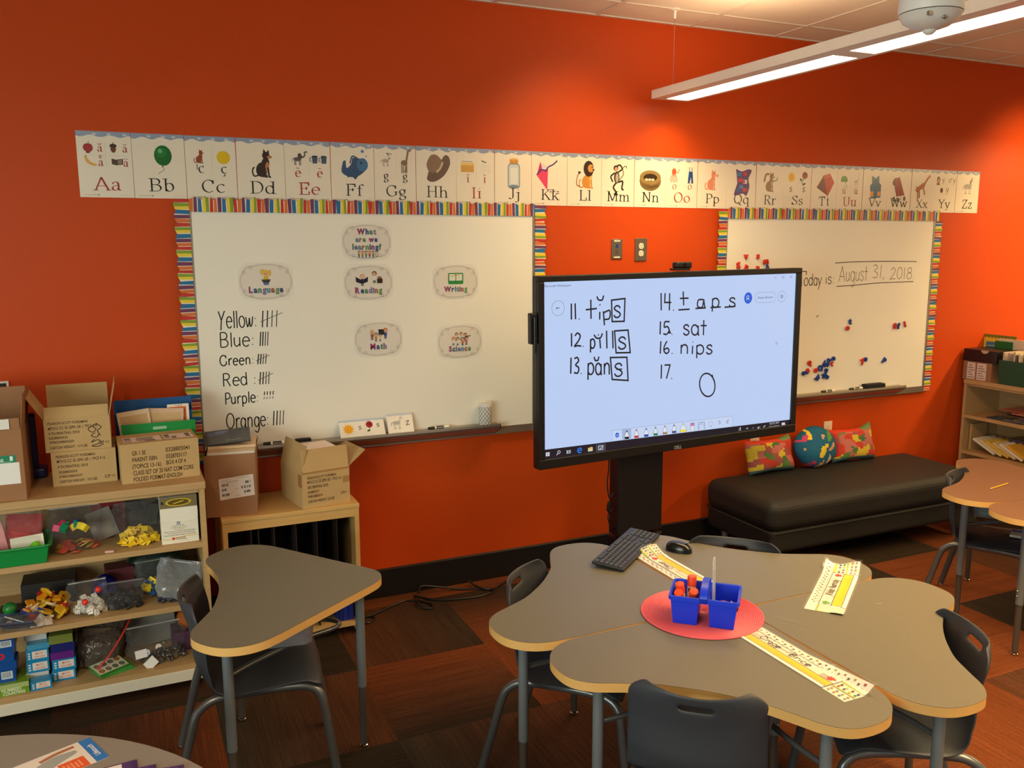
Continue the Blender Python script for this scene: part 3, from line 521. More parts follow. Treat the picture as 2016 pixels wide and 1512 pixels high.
        p([(.24, 1.08), (.46, .94), (.14, .74)], (196, 50, 110)); p([(.14, .74), (.46, .94), (.44, .38)], (226, 70, 110)); p([(.24, 1.08), (.46, .94), (.3, .85)], (220, 206, 210)); l(smooth2([(.14, .75), (.26, .88), (.4, .86), (.46, .95), (.6, 1.02), (.72, 1.12)]), .035, (86, 58, 120))
        l(smooth2([(.44, .38), (.54, .32), (.66, .36), (.8, .34)]), .008, (120, 110, 110))
        for x in (.54, .64, .74): e(x, .35, .02, .014, DKB, 40)
    elif L == 'L':
        animal(c, .6, .78, .36, (206, 140, 58), (224, 178, 104)); e(.62, .94, .15, .2, (66, 42, 32)); e(.68, .95, .085, .1, (212, 148, 76)); e(.72, .98, .016, .016, (20, 14, 12)); e(.76, .92, .03, .02, DKB); l(smooth2([(.38, .48), (.27, .55), (.3, .76), (.36, .82)]), .024, (160, 104, 44)); e(.35, .84, .04, .03, (66, 42, 32))
    elif L == 'M':
        e(.46, .76, .085, .16, (70, 54, 44)); e(.47, .75, .05, .12, (176, 164, 150)); e(.43, 1.0, .075, .075, (70, 54, 44)); e(.44, .98, .05, .05, (196, 148, 112))
        l(smooth2([(.5, .9), (.62, .98), (.56, 1.08), (.46, 1.06)]), .045, (70, 54, 44)); l(smooth2([(.4, .88), (.28, .78), (.34, .64)]), .045, (70, 54, 44)); l(smooth2([(.44, .62), (.36, .5), (.44, .38), (.4, .32), (.5, .32)]), .05, (70, 54, 44)); l(smooth2([(.5, .64), (.64, .66), (.62, .48), (.68, .44)]), .05, (70, 54, 44)); l(smooth2([(.52, .68), (.66, .84), (.64, 1.0), (.74, 1.06), (.76, 1.0)]), .02, (70, 54, 44))
    elif L == 'N':
        e(.5, .7, .345, .27, (126, 102, 58)); e(.5, .79, .34, .19, (146, 120, 72)); e(.5, .79, .22, .1, (58, 44, 26))
        for x in (.38, .48, .58): e(x, .73, .05, .035, (206, 190, 160))
        for k in range(9): l(smooth2([(.18 + .03 * k, .58 + .03 * (k % 3)), (.4 + .02 * k, .5 + .02 * (k % 4)), (.7 + .014 * k, .56 + .03 * (k % 3))]), .007, (92, 72, 38))
    elif L == 'O':
        div(c); e(.25, .93, .07, .09, (214, 96, 66))
        for k in range(5): l(smooth2([(.2 + .025 * k, .86), (.14 + .05 * k, .74), (.18 + .04 * k, .66 + .02 * (k % 2))]), .02, (222, 120, 88))
        l(smooth2([(.3, .94), (.36, .9), (.42, 1.0)]), .018, (214, 96, 66)); p([(.72, .95), (.84, .95), (.87, .64), (.81, .64), (.79, .8), (.75, .64), (.69, .64)], (36, 74, 140)); l([(.74, .94), (.74, 1.06)], .018, (36, 74, 140)); l([(.82, .94), (.82, 1.06)], .018, (36, 74, 140))
        vow(c, 'o', .27, .48, .19, (150, 90, 70), '-'); vow(c, 'o', .76, .48, .19, (150, 90, 70), 'u')
    elif L == 'P': animal(c, .48, .8, .32, (222, 140, 110), (232, 160, 130)); e(.66, .9, .05, .04, (232, 160, 130))
    elif L == 'Q':
        p(smooth2([(.3, 1.08), (.5, 1.02), (.72, 1.08), (.84, 1.04), (.74, .82), (.78, .6), (.68, .36), (.56, .42), (.3, .36), (.26, .42), (.36, .7)]), (94, 60, 120))
        for x, y, q in ((.42, .94, (60, 120, 170)), (.62, .96, (190, 50, 70)), (.46, .78, (200, 60, 80)), (.62, .74, (226, 220, 220)), (.5, .6, (60, 130, 180)), (.62, .52, (190, 60, 80)), (.4, .5, (50, 90, 160))): c.rect(x - .07, y - .05, x + .07, y + .05, q)
        e(.58, .74, .05, .04, (200, 40, 60))
    elif L == 'R': animal(c, .5, .8, .32, (150, 116, 86), (196, 164, 130), tail=False); l(smooth2([(.46, 1.0), (.34, .98), (.28, .78)]), .06, (150, 116, 86)); l(smooth2([(.6, .8), (.74, .84), (.76, .92)]), .03, (120, 140, 60))
    elif L == 'S':
        div(c); e(.28, .9, .13, .13, (236, 196, 80)); e(.28, .9, .09, .09, (232, 172, 36)); e(.76, .96, .1, .1, (150, 44, 56)); e(.78, .98, .05, .05, (120, 26, 40)); l(smooth2([(.72, .87), (.66, .78), (.7, .7)]), .018, (46, 74, 40)); e(.62, .84, .05, .028, (46, 74, 40), -40); e(.74, .72, .06, .03, (40, 66, 36), 30)
        c.serif('s', .27, .5, .2, BLK); c.serif('s', .74, .5, .2, BLK)
    elif L == 'T': p([(.2, .66), (.46, 1.02), (.66, .42)], (122, 30, 36)); p([(.46, 1.02), (.7, 1.08), (.88, .82), (.64, .4)], (190, 50, 50)); p([(.3, .66), (.44, .94), (.44, .56)], (60, 50, 76)); p([(.46, 1.02), (.7, 1.08), (.74, .98), (.5, .92)], (206, 74, 68))
    elif L == 'U':
        div(c); p(arc(.26, .88, .13, .13, -20, 200, 12), (58, 124, 52)); e(.24, .92, .1, .09, (74, 144, 62)); l([(.3, .84), (.38, .66)], .014, (120, 90, 60)); stander(c, .74, .86, .15, (196, 186, 176), .4, GRY); l([(.8, .98), (.84, 1.1)], .014, (200, 170, 120)); vow(c, 'u', .27, .5, .19, (160, 96, 84), 'u'); vow(c, 'u', .74, .5, .19, (160, 96, 84), '-')
    elif L == 'V':
        p([(.34, 1.06), (.44, 1.02), (.54, 1.02), (.64, 1.08), (.66, .86), (.74, .8), (.74, .42), (.34, .38), (.28, .76), (.36, .84)], (34, 98, 136)); c.rect(.31, .44, .44, .6, (222, 150, 60)); c.rect(.6, .46, .72, .6, (222, 150, 60)); l([(.52, 1.0), (.52, .4)], .014, (20, 60, 90)); p([(.44, 1.02), (.5, .96), (.54, 1.02)], (196, 190, 150))
    elif L == 'W':
        p([(.28, 1.0), (.5, 1.04), (.74, .5), (.42, .46)], (150, 36, 44)); p([(.28, 1.0), (.42, .46), (.42, .4), (.24, .94)], (110, 26, 34))
        for x, y in ((.26, .86), (.3, .38), (.46, .36), (.74, .4)): e(x, y, .05, .07, (40, 34, 34)); e(x, y, .02, .03, (140, 130, 120))
        l([(.56, .8), (.6, .36), (.5, .3)], .012, (90, 80, 76))
    elif L == 'X':
        p(smooth2([(.2, .66), (.3, .62), (.4, .7), (.56, .78), (.62, .9), (.52, .94), (.36, .84), (.24, .78)]), (170, 80, 40)); l(smooth2([(.58, .9), (.7, 1.06), (.82, 1.18)]), .07, (160, 72, 36))
        for a, d in (((.3, .66), (.3, .42)), ((.36, .68), (.38, .44)), ((.54, .78), (.62, .56))): l([a, d], .05, (140, 66, 34))
        e(.24, .7, .07, .05, (176, 88, 44), 20); p([(.22, .74), (.22, .84), (.28, .76)], (150, 66, 34)); e(.19, .67, .022, .018, (236, 224, 210))
    elif L == 'Y':
        e(.2, 1.0, .07, .1, (60, 36, 30)); e(.2, .98, .045, .06, (200, 150, 116)); c.rect(.13, .84, .27, .9, (150, 50, 50)); c.serif('y', .42, .92, .17, (150, 120, 90)); l(arc(.7, .98, .05, .05, 0, 340, 12), .02, (150, 130, 100)); l([(.74, 1.02), (.8, 1.08)], .02, (150, 130, 100)); c.serif('y', .9, .92, .17, (150, 120, 90)); e(.36, .68, .06, .08, (90, 46, 40)); c.serif('y', .62, .62, .19, (150, 120, 90))
    elif L == 'Z':
        stander(c, .5, .8, .34, (206, 202, 196), .5, (90, 88, 86))
        for k in range(7): l([(.38 + .045 * k, .88), (.37 + .045 * k, .73)], .012, (110, 106, 104))
        l([(.6, .86), (.64, .98)], .02, (120, 116, 112)); l(smooth2([(.58, .9), (.64, 1.02), (.7, 1.06)]), .02, (70, 66, 66))
DESC = dict(A='apple, acorn, banana and book', B='green balloon', C='small cat and yellow circle', D='sitting dog', E='elephant and two cups', F='blue fish', G='goat and giraffe', H='brown hat', I='yellow box and icicles', J='empty jar', K='pink kite', L='lion', M='monkey', N='bird nest', O='octopus and overalls', P='pink pig', Q='patchwork quilt', R='rabbit', S='sun and rose', T='red tent', U='umbrella and unicorn', V='blue vest', W='red wagon', X='red fox', Y='girl, toy and egg', Z='zebra')
for i, L in enumerate('ABCDEFGHIJKLMNOPQRSTUVWXYZ'):
    x0, x1 = CX[i] + .0012, CX[i + 1] - .0008; w_ = x1 - x0; h_ = .2834
    m = MB(0, S(236, 226, 208)); m.box(-w_ / 2, w_ / 2, -.0008, 0, 0, h_)
    c = Cv(m, (-w_ / 2, -.0008, 0), UX, UZ, sc=w_); hv = h_ / w_
    R = random.Random(i)
    c.poly([(0, hv)] + [(k / 16, hv - .085 - .022 * sin(k * 1.1 + i) - .012 * R.random()) for k in range(17)] + [(1, hv)], (146, 160, 184))
    for k in range(3):
        u = .2 + .28 * k + .1 * R.random(); c.poly([(u, hv - .03), (u + .09, hv - .045), (u + .05, hv - .075), (u + .01, hv - .07)], (206, 208, 212))
    c.k = 6; pic(c, L)
    vowel = L in 'AEIOU'
    c.serif(L + L.lower(), .52, .145, .25, RED if vowel else BLK, .05, 1.27)
    c.text('Scott Foresman and Reading', .08, .045, .24, .014, (60, 54, 50)); c.ell(.34, .05, .012, .012, (60, 54, 50)); c.text('Alphabet Card', .72, .042, .2, .011, (180, 170, 160))
    o = m.build('alphabet_card', 'lam', loc=((x0 + x1) / 2, -.0006 - .0011 * (i % 2), 2.0777)); o.rotation_euler = (0, radians((R.random() - .5) * .5), 0)
    tag(o, f'white alphabet card {L}{L.lower()} with {DESC[L]}', 'poster', 'alphabet cards along the orange wall')

# ================================================================ scalloped borders
SEQ = [((214, 112, 50), .15), ((238, 214, 196), .03), ((112, 54, 92), .16), ((226, 216, 220), .035), ((28, 110, 160), .18), ((228, 226, 210), .045), ((232, 206, 58), .14), ((130, 160, 46), .13), ((232, 224, 190), .03), ((196, 48, 38), .15), ((238, 206, 186), .03)]
def border(name, O, U, V, length, label, phase=0.0, per=.107):
    m = MB(0, (1, 1, 1)); O = Vector(O); U = Vector(U); V = Vector(V); N = U.cross(V)
    hgt = lambda u: .054 + .014 * (1 - abs(2 * (((u + phase) / per * 2) % 1) - 1)) ** .6
    R = random.Random(int(length * 1000)); u = -((phase) % per); k = 0; prev = 0.0
    tot = sum(w2 for _, w2 in SEQ)
    while u < length:
        for colr, w2 in SEQ:
            wd = w2 / tot * per; a, d = max(u, 0), min(u + wd, length); u += wd; sk = (R.random() - .5) * .006
            if d <= a + 1e-5: prev = sk; continue
            bot = [(a, 0), (d, 0)]; ts = [a + (d - a) * q / 3 for q in range(4)]
            top = [(min(max(t + (prev if q == 0 else sk if q == 3 else 0), 0), length), hgt(t)) for q, t in enumerate(ts)][::-1]
            m.col = S(colr); m.add([O + U * p[0] + V * p[1] + N * .0004 for p in bot + top], [tuple(range(6))]); prev = sk
    o = m.build(name, 'ink', solid=.0006); o.location = (0, 0, 0)
    # put the origin at the strip's own start
    for v in o.data.vertices: v.co -= O
    o.location = O
    return tag(o, label, 'border', 'scalloped borders round the whiteboards')
B1, B2 = (0.0, 1.7575), (3.045, 4.8037); ZB, ZT = .834, 2.019
for (xa, xb), nm in ((B1, 'left'), (B2, 'right')):
    wb = 'wide left whiteboard' if nm == 'left' else 'right whiteboard with magnets'
    ex = .0 if nm == 'left' else .03
    border('scalloped_border', (xa, -.0235, ZT), UX, UZ, xb - xa + ex, f'striped scalloped paper border along the top of the {wb}', 0.0)
    border('scalloped_border', (xa - .001, -.0225, ZB), UZ, -UX, ZT - ZB + .055, f'striped scalloped paper border down the left side of the {wb}', .04)
    m = border('scalloped_border', (xb + .001, -.0225, ZT + (.055 if nm == 'left' else -.001)), -UZ, UX, ZT - ZB + (.05 if nm == 'left' else -.006), f'striped scalloped paper border down the right side of the {wb}', .02)

# ================================================================ whiteboards
def whiteboard(xa, xb, label, tray0, tray1):
    loc = ((xa + xb) / 2, 0, ZB); t = T('whiteboard', label, 'whiteboard', loc)
    m = W(loc); m.box(xa + .004, xb - .004, -.018, -.0005, ZB + .04, ZT + .02); m.build('writing_surface', 'board', t)
    f = W(loc); f.box(xa, xa + .006, -.021, -.0005, ZB, ZT + .025); f.box(xb - .012, xb, -.022, -.0005, ZB, ZT + .025); f.box(xa + .006, xb - .012, -.021, -.0005, ZT + .02, ZT + .025)
    f.box(xa + .006, xb - .012, -.021, -.0005, ZB, ZB + .043); f.build('frame', 'alu', t, bevel=.001)
    r = W(loc)
    prof = [(-.021, .902), (-.082, .902), (-.088, .909), (-.095, .909), (-.097, .896), (-.088, .884), (-.021, .842)]
    vs = [(x, y, z) for x in (tray0, tray1) for y, z in prof]; n = len(prof)
    r.add(vs, [tuple(range(n))[::-1], tuple(range(n, 2 * n))] + [(i, (i + 1) % n, n + (i + 1) % n, n + i) for i in range(n)]); r.build('marker_tray', 'alu', t)
    e_ = W(loc)
    for x in (tray0 - .004, tray1): e_.add([(x + q, y, z) for q in (0, .004) for y, z in prof], [tuple(range(n))[::-1], tuple(range(n, 2 * n))] + [(i, (i + 1) % n, n + (i + 1) % n, n + i) for i in range(n)])
    e_.build('tray_end_cap', 'base', t)
    return t, loc
wb1, l1 = whiteboard(*B1, 'wide whiteboard with subject signs and colour tally list', .24, 1.515)
wb2, l2 = whiteboard(*B2, 'whiteboard behind the screen with date and magnet letters', 3.30, 4.545)
def wcv(loc): 
    m = W(loc, S(30, 28, 28)); return m, Cv(m, (0, -.018, 0), UX, UZ, eps=.0002)
INK = (34, 30, 30)
rows = [('Yellow:', .099, .278, 1.478, .082, 'tally5', .30, .388), ('Blue:', .093, .262, 1.388, .07, '4', .285, .331), ('Green:', .093, .255, 1.300, .05, '5', .27, .318), ('Red :', .096, .262, 1.200, .062, '5', .275, .33), ('Purple:', .104, .268, 1.112, .056, 'd', .29, .345), ('Orange:', .107, .312, .992, .074, '4b', .33, .392)]
for txt, a, d, z, h, ty, ta, tb in rows:
    m, c = wcv(l1); c.hand(txt, a, d, z, h, .0055, INK)
    n = 4; wv = (tb - ta) / 4
    if ty == 'd':
        for k in range(4): c.line([(ta + k * wv, z + .012), (ta + k * wv + .004, z + .024)], .004, (120, 116, 110)); c.line([(ta + k * wv + .003, z + .032), (ta + k * wv + .006, z + .05)], .005, (60, 56, 54))
    else:
        for k in range(4): c.line([(ta + k * wv, z - .002), (ta + k * wv + .006, z + h * .95)], .0055 if k < 2 else .004, INK)
        if ty in ('tally5', '5'): c.line([(ta - .008, z + h * .3), (tb + .01, z + h * .8)], .003, (90, 86, 82))
    m.build('marker_writing', 'mark', wb1)
m, c = wcv(l2)
c.hand('T', 3.600, 3.700, 1.600, .094, .0055, (60, 48, 40)); c.hand('oday', 3.664, 3.820, 1.603, .075, .0055, (60, 48, 40)); c.hand('is:', 3.844, 3.930, 1.610, .07, .0055, (60, 48, 40)); m.build('marker_writing', 'mark', wb2)
m, c = wcv(l2); c.hand('August', 3.957, 4.215, 1.624, .098, .0042, (104, 84, 66)); c.hand('31,', 4.25, 4.37, 1.640, .088, .0042, (104, 84, 66)); c.hand('2018.', 4.411, 4.645, 1.630, .078, .0042, (104, 84, 66))
c.line(smooth2([(3.945, 1.593), (4.1, 1.597), (4.3, 1.607), (4.637, 1.611)]), .005, (60, 48, 40)); c.line(smooth2([(3.921, 1.744), (4.1, 1.75), (4.4, 1.75), (4.655, 1.746)]), .005, (60, 48, 40)); c.ell(3.795, 1.404, .014, .006, (176, 166, 148), 20)
m.build('marker_writing', 'mark', wb2)

# subject signs
PALC = [(176, 70, 120), (60, 104, 170), (92, 166, 104), (156, 136, 196), (84, 168, 206), (206, 104, 78), (116, 186, 110), (84, 96, 150)]
def plaque(hw, hh, n=72):
    o = []
    for k in range(n):
        t = 2 * pi * k / n; ct, st = cos(t), sin(t)
        x = hw * abs(ct) ** .55 * (1 if ct >= 0 else -1); z = hh * abs(st) ** .6 * (1 if st >= 0 else -1)
        wv = 1 + .035 * cos(8 * t + .2) - .05 * max(0, cos(4 * (t - pi / 4))) ** 6
        o.append((x * wv, z * wv))
    return o
def kid(c, x, y, s, hair, shirt, skin=(226, 178, 140), sit=False):
    c.ell(x, y - .55 * s, .26 * s, .42 * s, shirt); c.line([(x - .1 * s, y - .9 * s), (x - .12 * s, y - 1.3 * s)], .14 * s, (70, 84, 130)); c.line([(x + .1 * s, y - .9 * s), (x + .12 * s, y - 1.3 * s)], .14 * s, (70, 84, 130))
    c.ell(x, y + .08 * s, .36 * s, .36 * s, hair); c.ell(x, y, .28 * s, .28 * s, skin)
    for q in (-.1, .1): c.ell(x + q * s, y, .04 * s, .05 * s, (40, 26, 20))
    c.line(arc(x, y - .08 * s, .1 * s, .07 * s, 200, 340, 6), .03 * s, (150, 60, 50))
def sign(name, x, z, words, art, label):
    loc = (x, -.0185, z); t = T('subject_sign', label, 'sign', loc, 0, 'subject signs on the left whiteboard')
    hw, hh = .1245, .088
    m = MB(); P = rrect(-hw - .004, hw + .004, -hh - .004, hh + .004, .055, 8)
    m.add([(p[0], -.0018, p[1]) for p in P] + [(p[0], -.0013, p[1]) for p in P], [tuple(range(len(P)))]); m.build('laminate', 'lamin', t)
    m = MB(0, S(234, 226, 214)); P = plaque(hw * .955, hh * .93); n = len(P)
    m.add([(p[0], -.0012, p[1]) for p in P] + [(p[0], -.0002, p[1]) for p in P], [tuple(range(n)), tuple(range(n, 2 * n))[::-1]] + [(i, n + i, n + (i + 1) % n, (i + 1) % n) for i in range(n)])
    c = Cv(m, (0, -.0012, 0), UX, UZ, eps=.00012)
    c.line(P, .0012, (196, 188, 178), True); c.line([(p[0] * .95, p[1] * .94) for p in P], .0010, (70, 62, 56), True)
    for sx, sz in ((-1, 1), (1, 1), (-1, -1), (1, -1)):
        c.loop(sx * hw * .56, sz * hh * .76, .007, .0011, (70, 62, 56)); c.loop(sx * hw * .8, sz * hh * .5, .007, .0011, (70, 62, 56))
    m.build('card', 'lam', t)
    m = MB(0, (1, 1, 1)); c = Cv(m, (0, -.0026, 0), UX, UZ, eps=.00012); q = 0
    for txt, yy, hz in words:
        adv = [(bfont(ch, .02)[0] and max(v[0] for v in bfont(ch, .02)[0]) or .3) + .06 for ch in txt]; k = hz / .7; tot = sum(adv) * k; xx = -tot / 2
        for ch, a in zip(txt, adv):
            if ch != ' ': c.text(ch, xx, yy, None, hz, (52, 44, 60), .045); c.text(ch, xx, yy, None, hz, PALC[q % 8], .012)
            xx += a * k; q += 1
    m.build('sign_lettering', 'mark', t)
    m = MB(0, (1, 1, 1)); c = Cv(m, (0, -.0026, 0), UX, UZ, eps=.00012); art(c); m.build('clip_art', 'mark', t)
def art_what(c):
    for k, (h, s) in enumerate((((60, 40, 30), (110, 130, 70)), ((120, 70, 40), (170, 120, 60)), ((50, 34, 28), (90, 140, 90)), ((140, 70, 40), (150, 80, 60)), ((60, 40, 30), (120, 110, 90)))): kid(c, -.042 + k * .018, -.052, .02, h, s)
    c.rect(.042, -.074, .056, -.046, (150, 130, 100)); c.rect(.044, -.07, .054, -.05, (210, 200, 180))
def art_lang(c):
    kid(c, 0, .038, .042, (222, 186, 84), (206, 180, 60)); c.ell(-.016, .046, .011, .014, (222, 186, 84)); c.ell(.018, .04, .007, .016, (222, 186, 84)); c.rect(-.021, .004, .021, .010, (90, 70, 50)); c.rect(-.017, -.004, .017, .004, (60, 60, 70)); c.rect(-.012, -.016, .012, -.004, (86, 110, 170))
def art_read(c):
    kid(c, -.032, .028, .034, (190, 84, 44), (80, 60, 120)); c.poly([(-.066, .03), (-.034, .012), (-.002, .03), (-.004, .004), (-.034, -.006), (-.064, .004)], (46, 40, 60)); c.ell(-.032, .03, .011, .011, (226, 178, 140))
    kid(c, .03, .042, .034, (70, 44, 32), (226, 222, 216)); c.rect(.024, -.002, .036, .008, (60, 130, 80)); c.rect(.044, -.004, .072, .02, (70, 50, 38)); c.rect(.048, .02, .066, .03, (140, 110, 80)); c.rect(.046, .006, .07, .009, (40, 30, 24))
def art_writ(c):
    c.poly(rrect(-.042, .042, -.012, .046, .006), (52, 140, 70)); c.rect(-.036, .006, -.002, .04, (230, 226, 214)); c.rect(.002, .006, .036, .04, (230, 226, 214)); c.line([(-.03, .028), (.022, .036)], .004, (196, 180, 60)); c.line([(0, -.01), (0, .044)], .002, (30, 90, 44))
def art_math(c):
    c.rect(0, .022, .034, .05, (30, 28, 32)); kid(c, -.034, .036, .03, (200, 170, 80), (150, 100, 60)); kid(c, -.014, .022, .026, (60, 40, 30), (190, 140, 60)); kid(c, .036, .042, .032, (190, 84, 44), (70, 80, 140)); kid(c, .008, .018, .022, (60, 40, 30), (220, 190, 140)); c.rect(.004, .028, .03, .044, (52, 50, 54))
def art_sci(c):
    for k, (x, y, h, s) in enumerate(((-.02, .038, (60, 40, 30), (210, 206, 200)), (.006, .04, (120, 80, 44), (210, 206, 200)), (.03, .034, (50, 34, 28), (170, 130, 90)), (-.038, .016, (190, 84, 44), (220, 214, 206)), (-.014, .014, (80, 50, 34), (220, 214, 206)), (.014, .012, (60, 40, 30), (190, 120, 80)), (.036, .014, (50, 34, 28), (190, 100, 110)))): kid(c, x, y, .026, h, s)
    c.line([(.03, .026), (.06, .03)], .004, (50, 40, 36))
sign('what', .826, 1.882, [('What', .038, .027), ('are we', .001, .025), ('learning?', -.037, .027)], art_what, 'white plaque sign reading What are we learning?')
sign('lang', .327, 1.695, [('Language', -.052, .028)], art_lang, 'white plaque sign reading Language with a girl at a desk')
sign('read', .829, 1.680, [('Reading', -.052, .028)], art_read, 'white plaque sign reading Reading with two children')
sign('writ', 1.297, 1.675, [('Writing', -.05, .026)], art_writ, 'white plaque sign reading Writing with an open green book')
sign('math', .873, 1.392, [('Math', -.05, .028)], art_math, 'white plaque sign reading Math with children at a blackboard')
sign('sci', 1.317, 1.358, [('Science', -.05, .027)], art_sci, 'white plaque sign reading Science with a group of children')

# magnet letters
def letter(ch, size, depth):
    cu = bpy.data.curves.new('magnet_letter', 'FONT'); cu.body = ch; cu.size = size; cu.extrude = depth / 2; cu.bevel_depth = size * .03; cu.offset = size * .03; cu.resolution_u = 3; cu.align_x = 'CENTER'; cu.align_y = 'CENTER'
    o = bpy.data.objects.new('tmp', cu); COL.objects.link(o); bpy.context.view_layer.update()
    me = bpy.data.meshes.new_from_object(o.evaluated_get(bpy.context.evaluated_depsgraph_get())); bpy.data.objects.remove(o)
    zs = [v.co.z for v in me.vertices]; z0 = min(zs)
    for v in me.vertices: v.co.z -= z0
    return me
MAG = [('v', 3.194, 1.793, 'r', 0, 'top, left of letter s'), ('s', 3.286, 1.794, 'r', 0, 'top, right of letter v'), ('m', 3.348, 1.762, 'r', 8, 'upper right of the top cluster'), ('g', 3.136, 1.747, 'r', 10, 'leftmost of the top cluster'), ('p', 3.201, 1.730, 'r', -20, 'just above the screen below letter v'), ('n', 3.287, 1.722, 'r', 0, 'half hidden by the screen below letter s'), ('d', 3.363, 1.716, 'b', 30, 'half hidden by the screen below letter m'),
 ('t', 4.076, 1.358, 'b', 0, 'above a red o in mid board'), ('o', 4.056, 1.319, 'r', 0, 'below a blue t in mid board'), ('S', 4.486, 1.311, 'r', 0, 'touching a blue letter near the right edge'), ('f', 4.519, 1.309, 'b', 0, 'touching a red letter near the right edge'), ('l', 4.580, 1.319, 'r', 20, 'alone near the right edge'),
 ('p', 3.742, 1.106, 'r', 50, 'uppermost at the left of the low cluster'), ('a', 3.733, 1.057, 'r', 20, 'above two blue letters at the left of the low cluster'), ('e', 3.695, 1.038, 'b', 60, 'leftmost of the low cluster'), ('c', 3.724, 1.041, 'b', 100, 'second from the left in the low cluster'), ('o', 3.801, 1.053, 'r', 0, 'in the middle of the low cluster'), ('D', 3.840, 1.062, 'b', 80, 'right of the red o in the low cluster'),
 ('h', 3.874, 1.087, 'b', -30, 'in the upper middle of the low cluster'), ('a', 3.906, 1.114, 'b', 40, 'near the top of the low cluster'), ('b', 3.944, 1.119, 'b', 90, 'topmost right of the low cluster'), ('r', 3.938, 1.086, 'r', 30, 'at the right side of the low cluster'), ('n', 3.902, 1.086, 'b', -40, 'left of the red r in the low cluster'), ('q', 3.892, 1.047, 'b', -30, 'right of the red o, lower in the low cluster'), ('x', 3.872, 1.014, 'b', 20, 'near the bottom of the low cluster'), ('u', 3.897, 1.001, 'b', 60, 'lowest right of the low cluster'), ('w', 3.817, 1.000, 'b', 40, 'lowest left of the low cluster'),
 ('y', 4.204, 1.093, 'r', 20, 'left half of the red and blue pair'), ('o', 4.234, 1.101, 'b', 0, 'right half of the red and blue pair'), ('P', 4.405, 1.077, 'b', -35, 'alone low on the right of the board')]
for k, (ch, x, z, cr, rot, where) in enumerate(MAG):
    me = letter(ch, .052, .007); me.materials.append(MT['rmag' if cr == 'r' else 'bmag']); o = bpy.data.objects.new('magnet_letter', me); COL.objects.link(o)
    o.location = (x, -.0184 - .0003 * (k % 3), z); o.rotation_euler = (pi / 2, radians(-rot), 0)
    tag(o, f'{"red" if cr == "r" else "blue"} plastic magnet letter, {where}', 'magnet', 'plastic magnet letters on the right whiteboard')

# ================================================================ things on the marker trays
ZTRAY = .9025
def flash(x0, x1, zt, wd, lean, draw, label):
    h = zt - ZTRAY; t_ = MB(0, S(240, 234, 222)); t_.box(0, wd, -.0012, 0, 0, h)
    c = Cv(t_, (0, -.0012, 0), UX, UZ); R = random.Random(int(x0 * 100))
    c.poly([(0, h)] + [(wd * k / 12, h - .008 - .005 * R.random()) for k in range(13)] + [(wd, h)], (190, 200, 220)); draw(c, wd, h)
    o = t_.build('flash_card', 'lam', loc=(x0, -.072, ZTRAY + .0005)); o.rotation_euler = (radians(-lean), 0, 0)
    return tag(o, label, 'flash card', 'flash cards on the left tray')
def d1(c, w_, h):
    for k in range(12): c.line([(.045, .045), (.045 + .03 * cos(k * pi / 6), .045 + .03 * sin(k * pi / 6))], .004, (236, 180, 40))
    c.ell(.045, .045, .022, .022, (240, 172, 30)); c.serif('s', .105, .038, .03, BLK); c.line([(w_ * .56, .01), (w_ * .56, h - .02)], .0008, (200, 196, 190))
    c.ell(.155, .062, .018, .018, (170, 30, 42)); c.ell(.158, .065, .009, .009, (130, 16, 28)); c.line([(.155, .045), (.15, .025)], .002, (50, 84, 44)); c.ell(.148, .03, .009, .005, (50, 84, 44), 20); c.serif('s', .2, .045, .03, BLK)
def d2(c, w_, h):
    stander(c, .05, .055, .05, (206, 202, 196), .5, (90, 88, 86))
    for k in range(7): c.line([(.034 + .005 * k, .064), (.033 + .005 * k, .047)], .0013, (120, 116, 112))
    c.serif('z', .108, .04, .034, BLK)
flash(.650, .886, .996, .233, 30, d1, 'white flash card with a sun and a rose, letters s')
flash(.898, 1.036, 1.006, .138, 22, d2, 'white flash card with a zebra and letter z')
def marker(x, y, z, rz, label, ln=.118, cap='black'):
    t = T('dry_erase_marker', label, 'marker', (x, y, z), rz, 'dry erase markers on the trays')
    m = MB(0, S(236, 232, 222)); m.cyl((.036, 0, .0088), (ln, 0, .0088), .0082, 16); 
    m.col = S(24, 24, 26); m.cyl((.046, 0, .0088), (.088, 0, .0088), .00835, 16); m.build('barrel', 'ink', t)
    m = MB(); m.tube([(0, 0, .0088), (.006, 0, .0088), (.030, 0, .0088), (.036, 0, .0088)], [.0062, .0074, .0086, .0086], 16); m.build('cap', 'black', t)
    m = MB(0, S(240, 238, 230)); c = Cv(m, (.05, -.0084, .0062), UX, UZ, eps=.0001); c.text('EXPO', 0, 0, .034, .006, (240, 238, 230), .01); m.build('barrel_lettering', 'ink', t)
    return t
marker(1.115, -.062, ZTRAY, radians(4), 'black capped marker on the left tray beside the cup')
marker(.27, -.060, ZTRAY, radians(-3), 'black capped marker on the left tray behind the open carton')
marker(3.825, -.060, ZTRAY, radians(3), 'black marker on the right tray nearer the screen')
marker(4.068, -.060, ZTRAY, radians(3), 'black marker on the right tray against the eraser')
m = MB(); m.box(-.062, .062, -.024, .024, 0, .022); e1 = m.build('felt_eraser', 'felt', loc=(.31 - .12, -.055, ZTRAY + .0005), bevel=.004); tag(e1, 'small black eraser at the left end of the left tray', 'eraser', 'board erasers')
e1.location.x = .315 + .15; e1.scale = (.6, .8, .7)
m = MB(); m.box(-.085, .085, -.026, .026, 0, .03); e2 = m.build('felt_eraser', 'felt', loc=(4.292, -.052, ZTRAY + .0005), bevel=.006); tag(e2, 'long black felt eraser on the right tray', 'eraser', 'board erasers')
t = T('patterned_cup', 'white cup with black lattice pattern on the left tray', 'cup', (1.444, -.058, ZTRAY))
